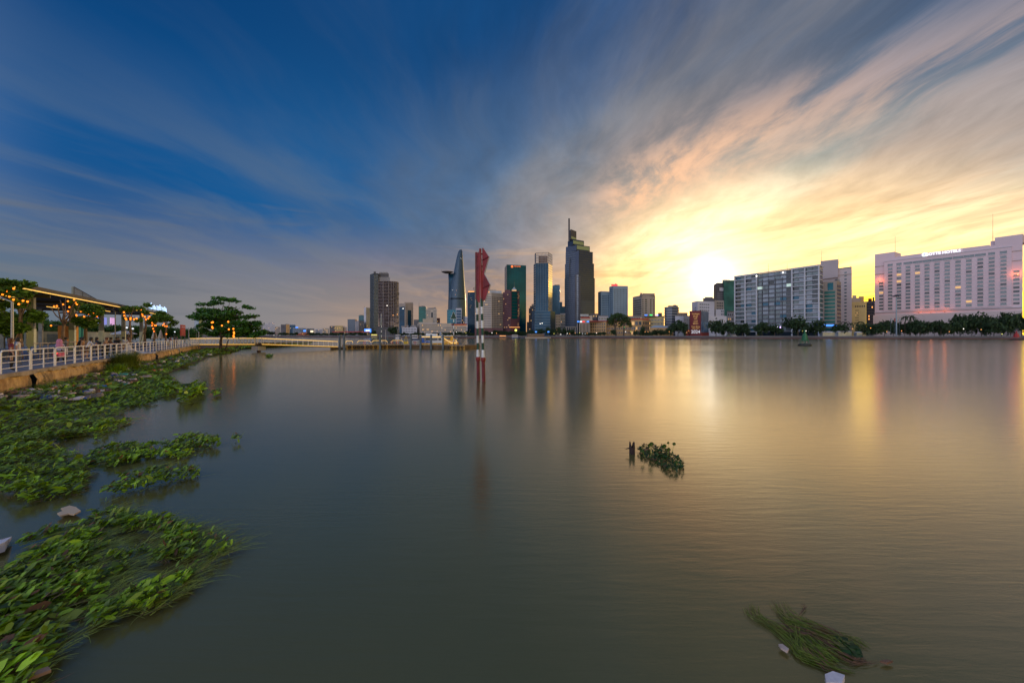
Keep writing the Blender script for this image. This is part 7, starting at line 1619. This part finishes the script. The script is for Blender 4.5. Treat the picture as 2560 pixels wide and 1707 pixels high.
# --- drifting clumps, each a thing of its own
def clump(name, label, poly, dens, size, seed, stem=0.0, sl=.5, hg=.12, thr=.25, yel=.04, cat='floating plants', sdens=0, ns=2.2, st=1.2, m=None, flow=.75, dz=0.03, dead=.1):
    pw = gp(poly); pts, r = sample(pw, dens, seed); nz = vnoise(pts, ns, seed)*.6+vnoise(pts, ns*3, seed+1)*.4; pts = pts[nz > thr]; nz = nz[nz > thr]; zb = dz+np.clip(nz-.35, 0, 1)*hg*2.0
    k = r.random(len(pts)) < yel; g_ = [(leaves(pts[~k], zb[~k], r, size, .9, st, flow, 6, hg), 6, m or leafg)]
    kb = r.random(len(pts)) < .09; g_.append((leaves(pts[kb], zb[kb]+.015, r, size*.9, 1.0, st, flow, 6, hg), 6, deadm))
    if k.any(): g_.append((leaves(pts[k], zb[k]+.02, r, size, .9, st, flow, 6, hg), 6, leafy))
    if sdens:
        p2, r = sample(pw, sdens, seed+7); n2_ = vnoise(p2, ns, seed)*.6+vnoise(p2, ns*3, seed+1)*.4; p2 = p2[n2_ > thr-.08]
        kk = r.random(len(p2)) < dead; g_.append((stems(p2[~kk], dz+.02, r, sl, size*.13, .9, .22), 4, stemm)); g_.append((stems(p2[kk], dz+.02, r, sl, size*.13, .9, .22), 4, deadm))
    c_ = sum(pw, Vector())/len(pw); me = joinmesh(name, g_); me.transform(Matrix.Translation(-c_))
    return tag(obj(name, me, None, Matrix.Translation(c_)), label, cat)
clump('floating_plants', 'largest open raft of water hyacinth, nearest the camera below the cream foam', [(-700, 1500), (-200, 1400), (0, 1385), (90, 1352), (150, 1325), (205, 1290), (265, 1262), (290, 1290), (350, 1308), (420, 1318), (480, 1340), (545, 1370), (565, 1392), (500, 1420), (480, 1455), (440, 1500), (400, 1545), (355, 1568), (300, 1555), (230, 1590), (170, 1612), (130, 1640), (105, 1690), (60, 1800), (-200, 2000)],
      950, .044, 101, hg=.10, thr=.53, sdens=760, sl=.36, ns=2.2, yel=.12, st=1.45, flow=.9)
clump('floating_plants', 'thick patch of bigger yellowish leaves, closest plants to the camera', [(-300, 1470), (60, 1470), (150, 1520), (190, 1570), (150, 1640), (112, 1690), (70, 1780), (-300, 2000)], 420, .062, 102, hg=.14, thr=.27, sdens=150, yel=.25, sl=.3)
clump('floating_plants', 'slim trailing tail of stems at the outer tip of the corner raft', [(420, 1330), (500, 1335), (590, 1375), (560, 1400), (500, 1440), (460, 1490), (420, 1530), (370, 1560), (400, 1500), (450, 1430), (500, 1380)], 160, .045, 103, thr=.40, sdens=260, sl=.45)
clump('floating_plants', 'leafy tongue of plants ending in upright tufts, upper of the two drifting strands', [(205, 1158), (235, 1135), (300, 1125), (350, 1118), (400, 1108), (440, 1100), (500, 1098), (545, 1108), (548, 1120), (505, 1135), (470, 1152), (430, 1150), (380, 1148), (330, 1160), (270, 1172), (215, 1180)], 520, .058, 104, hg=.14, thr=.38, sdens=50, sl=.25, ns=1.6)
clump('floating_plants', 'lower drifting strand of yellow-green tufts', [(240, 1225), (260, 1212), (340, 1215), (380, 1198), (430, 1188), (470, 1180), (500, 1182), (498, 1200), (450, 1210), (400, 1222), (340, 1240), (260, 1246)], 520, .052, 105, hg=.12, thr=.42, sdens=60, sl=.25, yel=.14)
clump('floating_plants', 'thin dark strand lying between the two drifting strands', [(290, 1196), (360, 1180), (420, 1170), (425, 1176), (370, 1190), (300, 1202)], 260, .06, 106, hg=.05, thr=.1, sdens=200, sl=.4)
clump('floating_plants', 'low plants stretching right of the mat near the white board', [(150, 1085), (220, 1075), (300, 1058), (330, 1050), (320, 1062), (240, 1088), (150, 1102)], 200, .08, 107, thr=.3, sdens=120, sl=.5)
clump('floating_plants', 'dark green tuft with one raised leaf off the tip of the mat', [(440, 1003), (470, 988), (500, 975), (515, 982), (500, 1000), (460, 1016)], 110, .13, 108, hg=.38, thr=.1, sdens=50, sl=.5)
clump('floating_plants', 'tiny plant tuft right of the dark green tuft', [(530, 988), (550, 982), (553, 991), (536, 994)], 90, .11, 109, hg=.2, thr=.0)
clump('floating_plants', 'small plant tuft alone in open water right of the upper strand', [(572, 1104), (598, 1096), (610, 1106), (585, 1112)], 110, .07, 110, hg=.12, thr=.0)
clump('floating_plants', 'small sprig between the mat and the upper strand', [(283, 1082), (292, 1078), (297, 1088), (287, 1092)], 160, .07, 111, hg=.2, thr=.0)
clump('floating_plants', 'loose leaves drifting in the gap just above the upper strand', [(235, 1095), (270, 1084), (272, 1092), (242, 1104)], 150, .07, 112, thr=.1)
clump('floating_plants', 'little dark islet of plants far out beyond the tiered tree', [(665, 892), (672, 889.5), (682, 890), (680, 893), (668, 894)], 12, .3, 113, hg=.2, thr=.0)
clump('floating_plants', 'low weed bank jutting out below the promenade end', [(545, 886), (575, 876), (600, 870), (596, 878), (565, 886)], 14, .2, 114, thr=.1)
# grassy bushes on the wall
def bush(name, label, base, w_, d_, h, n_, m, seed, bw=.02):
    r = np.random.default_rng(seed); p = r.normal(0, .42, (n_, 2))*np.array([w_/2, d_/2]); c = np.array([base.x, base.y])
    dv_ = np.array([DL.x, DL.y]); nv_ = np.array([-NL.x, -NL.y]); q = c+p[:, :1]*dv_+p[:, 1:]*nv_
    ang_ = r.uniform(0, 6.28, n_); L_ = h*r.uniform(.45, 1.1, n_)*np.clip(1.15-np.abs(p[:, 0])/w_, .4, 1); rows = []; K = 4
    for k in range(K+1):
        s_ = k/K; out9 = .45*s_**2*L_; x9 = np.stack([q[:, 0]+np.cos(ang_)*out9, q[:, 1]+np.sin(ang_)*out9, base.z+L_*(s_-.22*s_*s_)], 1); sdv = np.stack([-np.sin(ang_), np.cos(ang_), np.zeros(n_)], 1)*bw*(1.02-s_); rows.append((x9-sdv, x9+sdv))
    arr = np.concatenate([np.stack([rows[k][0], rows[k][1], rows[k+1][1], rows[k+1][0]], 1) for k in range(K)]).reshape(-1, 3)-np.array(base)
    return tag(obj(name, fastmesh(name, arr, 4, m), None, Matrix.Translation(base)), label, 'bush')
B_ = LN(32.3, -.75, .3); bush('grass_bush', 'tall yellow-green grassy bush growing up the wall past the railing', B_, 2.6, 1.4, 2.1, 2600, grassm, 61, .018)
B_ = LN(29.6, -.9, .3); bush('grass_bush', 'lower dark bush hugging the wall left of the tall grassy bush', B_, 2.0, 1.0, 1.1, 1200, leafg, 62, .02)
B_ = LN(20.6, -.9, .25); bush('grass_bush', 'low dark grassy clump at the wall foot near the left edge', B_, 3.6, 1.3, .62, 2200, leafg, 63, .016)
B_ = LN(38.5, -3.4, .15); bush('grass_bush', 'small low grass tuft on the bank right of the tall bush', B_, 2.6, 1.2, .5, 900, grassm, 64, .02)

# ---- litter
def scrap(label, px_, py_, w_, d_, h, m, name='rubbish_scrap', cat='scrap', grp=None, rz=None, seed=0, z=None):
    q = G(px_, py_, z if z is not None else .28 if py_ < 1000 else .14); r = random.Random(seed+int(px_*7+py_)); n_ = 7; mb = MB(); c = Vector((0, 0, 0)); ring0 = []; ring1 = []
    for i in range(n_):
        a = 6.28*i/n_; rr = r.uniform(.75, 1.15); ring0.append((math.cos(a)*w_/2*rr, math.sin(a)*d_/2*rr, 0)); ring1.append((math.cos(a)*w_/2*rr*r.uniform(.6, .95), math.sin(a)*d_/2*rr*r.uniform(.6, .95), h*r.uniform(.5, 1.2)))
    mb.add(ring0+ring1+[(0, 0, h)], [(i, (i+1) % n_, n_+(i+1) % n_, n_+i) for i in range(n_)]+[(n_+i, n_+(i+1) % n_, 2*n_) for i in range(n_)]+[tuple(range(n_))[::-1]])
    Mx = Matrix.Translation(q) @ Matrix.Rotation(rz if rz is not None else r.uniform(-.6, .6)+math.atan2(FLOW.y, FLOW.x), 4, 'Z')
    return tag(obj(name, mb.mesh(name, m), None, Mx), label, cat, grp)
lm = {k: mat('litter_'+k, c, .6, vary=.2, scale=6) for k, c in dict(white=(.66, .60, .62), pale=(.50, .38, .32), blue=(.02, .10, .40), teal=(.03, .30, .28), orange=(.70, .24, .01), red=(.45, .05, .03), brown=(.16, .08, .05), grey=(.16, .15, .16)).items()}
r9 = random.Random(44)
for k in range(230):
    s_ = r9.random(); Yl_ = 17+s_*s_*48; d_ = r9.uniform(.3, 3.4)**1.0; q = LN(Yl_, -d_, max(.1, .44-.085*d_-.012*d_*d_)+.17); kk = r9.choices(list(lm), (6, 9, 1.2, .8, .5, .8, 7, 6))[0]
    sz = r9.uniform(.14, .50)*(1+Yl_*.008); me = None
    px_ = CX+F*q.x/q.y; py_ = HZ+(H-q.z)*F/q.y
    scrap('small %s scrap of rubbish among the plants at the wall foot' % kk, px_, py_, sz, sz*r9.uniform(.3, .7), .06+sz*.15, lm[kk], grp='%s rubbish scraps at the wall foot' % kk, seed=k, z=q.z)
scrap('bright orange floating sack on the plants below the wall', 268, 962, .62, .3, .10, lm['orange'], 'sack', 'sack', z=.3)
scrap('rounded grey sack lying on the plant mat below the orange sack', 240, 992, .62, .4, .17, lm['grey'], 'sack', 'sack', z=.25)
scrap('blue plastic bag beside a white cup below the wall', 215, 981, .35, .22, .1, lm['blue'], 'plastic_bag', 'bag', z=.3)
scrap('white crumpled cup beside the blue plastic bag', 231, 979, .26, .2, .16, lm['white'], 'cup', 'cup', z=.3)
scrap('blue wrapper near the low grassy clump', 88, 993, .5, .22, .09, lm['blue'], 'wrapper', 'wrapper', z=.3)
scrap('blue bag on the far part of the bank near the water', 458, 914, .7, .4, .25, lm['blue'], 'plastic_bag', 'bag', z=.2)
scrap('white bag on the far part of the bank', 358, 908, .7, .5, .3, lm['white'], 'plastic_bag', 'bag', z=.3)
def slab(name, label, pts, th, m, cat='scrap', z=.06, tilt=0):
    A = [G(*p, z) for p in pts]; c = sum(A, Vector())/len(A); n_ = len(A); lo = [p-c for p in A]; hi = [p-c+Vector((0, 0, th+tilt*((p-c).x))) for p in A]
    a0 = sum(lo[i].x*lo[(i+1) % n_].y-lo[(i+1) % n_].x*lo[i].y for i in range(n_))
    if a0 < 0: lo.reverse(); hi.reverse()
    me = MB().add(lo+hi, [(i, (i+1) % n_, n_+(i+1) % n_, n_+i) for i in range(n_)]+[tuple(range(n_))[::-1], tuple(range(n_, 2*n_))]).mesh(name, m); return tag(obj(name, me, None, Matrix.Translation(c)), label, cat)
slab('foam_board', 'pale pointed foam board floating at the outer edge of the mat', [(167, 1057), (200, 1056), (211, 1050), (196, 1045), (180, 1048)], .03, lm['white'], 'board')
slab('plastic_bottle', 'blue-capped brown bottle floating beside the pale foam board', [(220, 1056), (238, 1057), (263, 1051), (262, 1048), (238, 1049), (222, 1051)], .06, lm['blue'], 'bottle')
slab('foam_piece', 'cream T-shaped piece of foam floating at the edge of the plants', [(143, 1285), (150, 1291), (172, 1286), (185, 1288), (202, 1279), (190, 1270), (174, 1266), (152, 1273), (160, 1278)], .025, mat('cream_foam', (.62, .44, .28), .8), 'foam')
slab('foam_box', 'white tilted foam box corner at the left edge', [(-30, 1392), (12, 1378), (30, 1345), (-10, 1350), (-40, 1362)], .05, lm['white'], 'foam box', tilt=.3)
slab('sandal', 'pinkish-white sandal lying on the corner raft', [(138, 1391), (150, 1395), (168, 1391), (160, 1386), (145, 1386)], .04, lm['white'], 'sandal', z=.08)
slab('paper_scrap', 'brown curled paper on the near edge of the largest raft', [(60, 1705), (90, 1695), (128, 1680), (120, 1672), (85, 1684), (62, 1698)], .03, mat('brown_paper', (.33, .20, .13), .8), 'paper', z=.12)
slab('foam_piece', 'white foam chunk floating just below the weed clump', [(2062, 1700), (2082, 1692), (2112, 1702), (2105, 1722), (2066, 1720)], .06, lm['white'], 'foam')
slab('plastic_scrap', 'tiny pink-white scrap beside the weed clump', [(1946, 1614), (1956, 1613), (1972, 1625), (1968, 1632), (1952, 1622)], .02, lm['pale'], 'scrap', z=.03)
slab('leaf_scrap', 'small brown dead leaf floating right of the weed clump', [(2200, 1655), (2216, 1652), (2232, 1655), (2218, 1660)], .02, lm['brown'], 'leaf', z=.02)

# ---- stump and clump in mid river
b0 = G(1580, 1134); rm = random.Random(2)
o = thing('tree_stump', 'dark hollow jagged stump sticking out of the river left of the plant clump', 'stump', b0)
n_ = 14; vs = []; sc = b0.y/F
for (zz, rr) in ((-.2, 7.5), (.06, 7.2), (.16, 7.0)):
    for i in range(n_): a = 6.28*i/n_; vs.append(b0+Vector((math.cos(a)*rr*sc*rm.uniform(.93, 1.07), math.sin(a)*rr*sc, zz)))
for i in range(n_):
    a = 6.28*i/n_; cx9 = math.cos(a); zz = .21+.12*max(0, cx9)**.8+(.13 if cx9 < -.85 else 0)+rm.uniform(-.015, .015)-(.03 if abs(cx9) < .5 else 0); vs.append(b0+Vector((cx9*6.6*sc, math.sin(a)*6.6*sc, zz)))
for i in range(n_): a = 6.28*i/n_; p = vs[3*n_+i]; vs.append(Vector((b0.x+math.cos(a)*4.2*sc, b0.y+math.sin(a)*4.2*sc, p.z-.01)))
for i in range(n_): a = 6.28*i/n_; vs.append(Vector((b0.x+math.cos(a)*4*sc, b0.y+math.sin(a)*4*sc, .1)))
fs = [(k*n_+i, k*n_+(i+1) % n_, (k+1)*n_+(i+1) % n_, (k+1)*n_+i) for k in range(5) for i in range(n_)]
MB().add(vs, fs).build('shell', mat('wet_wood', (.035, .018, .014), .7, vary=.5, scale=12, bump=.6), o)
MB().bar(b0+Vector((-.05, 0, .16)), b0+Vector((-.19, -.02, .14)), .022, .008, 6).build('side_twig', MATS['wet_wood'], o)
darkleaf = mat('dark_hyacinth', (.022, .075, .010), .5, island=.6, trans=.25)  # darker green leaf colour for the plants by the stump
clump('floating_plants', 'plant clump with raised round leaves caught behind the dark stump', [(1592, 1128), (1612, 1120), (1650, 1122), (1672, 1128), (1690, 1148), (1708, 1160), (1712, 1178), (1690, 1186), (1665, 1182), (1650, 1165), (1625, 1155), (1605, 1146)], 420, .045, 120, hg=.07, thr=.12, sdens=180, sl=.22, m=darkleaf, flow=.3, yel=.01, dead=.5)
o = thing('raised_leaves', 'few round hyacinth leaves standing on stalks above the stump clump', 'leaves', G(1640, 1125)); k = 0
for px_, py_, bx_, by_, r_ in ((1624, 1112, 1628, 1140, 5.5), (1629, 1109, 1630, 1140, 5), (1661, 1115, 1664, 1140, 6), (1672, 1124, 1668, 1146, 6), (1671, 1107, 1668, 1140, 3.6), (1686, 1110, 1676, 1142, 4.5), (1607, 1128, 1612, 1146, 5), (1692, 1156, 1690, 1170, 5)):
    q0 = G(bx_, by_, .03); Y = q0.y; q1 = Vector((X(px_, Y), Y, Z(py_, Y))); rr = r_/F*Y
    MB().bar(q0, q1, .006, .004, 4).build('stalk', stemm, o); a = rm.uniform(-.6, .6); vs = [q1+Vector((math.cos(t_)*rr*math.cos(a), math.cos(t_)*rr*math.sin(a), math.sin(t_)*rr*.85))+Vector((0, .004*k, 0)) for t_ in [i*6.28/10 for i in range(10)]]
    MB().add(vs+[v+Vector((.002, .004, 0)) for v in vs], [tuple(range(10))[::-1], tuple(range(10, 20))]+[(i, (i+1) % 10, 10+(i+1) % 10, 10+i) for i in range(10)]).build('leaf', darkleaf, o); k += 1
# ---- weed clump lower right: long curved blades
o = thing('weed_clump', 'tangle of long yellow-green blades floating alone on open water', 'floating weeds', G(2010, 1600))
def blades(name, paths, m, w0, parent, jit=5, reps=5, seed=0):
    r = random.Random(seed); out_ = []
    for path in paths:
        for k in range(reps):
            jx, jy = r.gauss(0, jit), r.gauss(0, jit*.5); z9 = r.uniform(.003, .022); q = [G(p[0]+jx+r.gauss(0, 1.5), p[1]+jy+r.gauss(0, 1), .01) for p in path]; pts = []
            for i in range(len(q)-1):
                for s_ in (0, .33, .66): pts.append(q[i].lerp(q[i+1], s_))
            pts.append(q[-1]); L_ = len(pts)
            for i in range(L_): pts[i] = pts[i]+Vector((0, 0, z9*math.sin(3.14*i/(L_-1))+.004))
            for i in range(L_-1):
                d = (pts[i+1]-pts[i]); sd9 = Vector((-d.y, d.x, .25*d.length*r.uniform(-1, 1))).normalized(); wa, wb_ = w0*math.sin(3.14*(i+.3)/L_)**.6, w0*math.sin(3.14*min(.97, (i+1.3)/L_))**.6
                out_ += [tuple(pts[i]-sd9*wa), tuple(pts[i]+sd9*wa), tuple(pts[i+1]+sd9*wb_), tuple(pts[i+1]-sd9*wb_)]
    return obj(name, fastmesh(name, out_, 4, m), parent)
wgr = mat('weed_green', (.10, .16, .010), .5, island=.5, trans=.2); wdk = mat('weed_dark_green', (.015, .06, .008), .5, island=.4, trans=.2)
blades('long_blades', [[(1960, 1552), (1985, 1570), (1990, 1600), (1985, 1625)], [(1882, 1515), (1888, 1535), (1905, 1550), (1930, 1560), (1960, 1580), (1990, 1612)], [(1941, 1507), (1955, 1530), (1975, 1548), (2010, 1560), (2060, 1585), (2110, 1592)], [(1895, 1545), (1940, 1568), (1975, 1600), (2000, 1630), (2040, 1660)], [(2110, 1588), (2135, 1598), (2165, 1616)], [(1985, 1585), (2030, 1608), (2080, 1640), (2100, 1650)], [(1990, 1610), (2020, 1650), (2070, 1668), (2130, 1680)], [(1975, 1565), (2030, 1575), (2090, 1600), (2130, 1640)]], wgr, .0045, o, 10, 15, 1)
blades('leafy_blades', [[(1965, 1548), (2000, 1562), (2040, 1580)], [(1985, 1570), (2010, 1590), (2040, 1615), (2070, 1640)], [(2005, 1610), (2012, 1640), (2050, 1655), (2085, 1662)], [(2020, 1620), (2060, 1632), (2090, 1650)]], wgr, .008, o, 15, 17, 2)
blades('broad_leaf', [[(2085, 1592), (2115, 1605), (2135, 1625), (2146, 1645)], [(2080, 1600), (2105, 1622), (2125, 1645)]], wdk, .045, o, 5, 3, 3)
blades('brown_stems', [[(1935, 1562), (1975, 1575), (2020, 1585), (2060, 1605), (2110, 1625)], [(2000, 1555), (2060, 1578), (2095, 1592)], [(2060, 1605), (2090, 1630), (2140, 1655), (2165, 1652)], [(1995, 1580), (2020, 1630), (2060, 1668), (2100, 1675)]], deadm, .006, o, 8, 11, 4)
blades('trailing_stem', [[(2200, 1654), (2170, 1662), (2130, 1665)], [(1990, 1540), (2010, 1520), (2000, 1508)]], deadm, .004, o, 3, 2, 5)
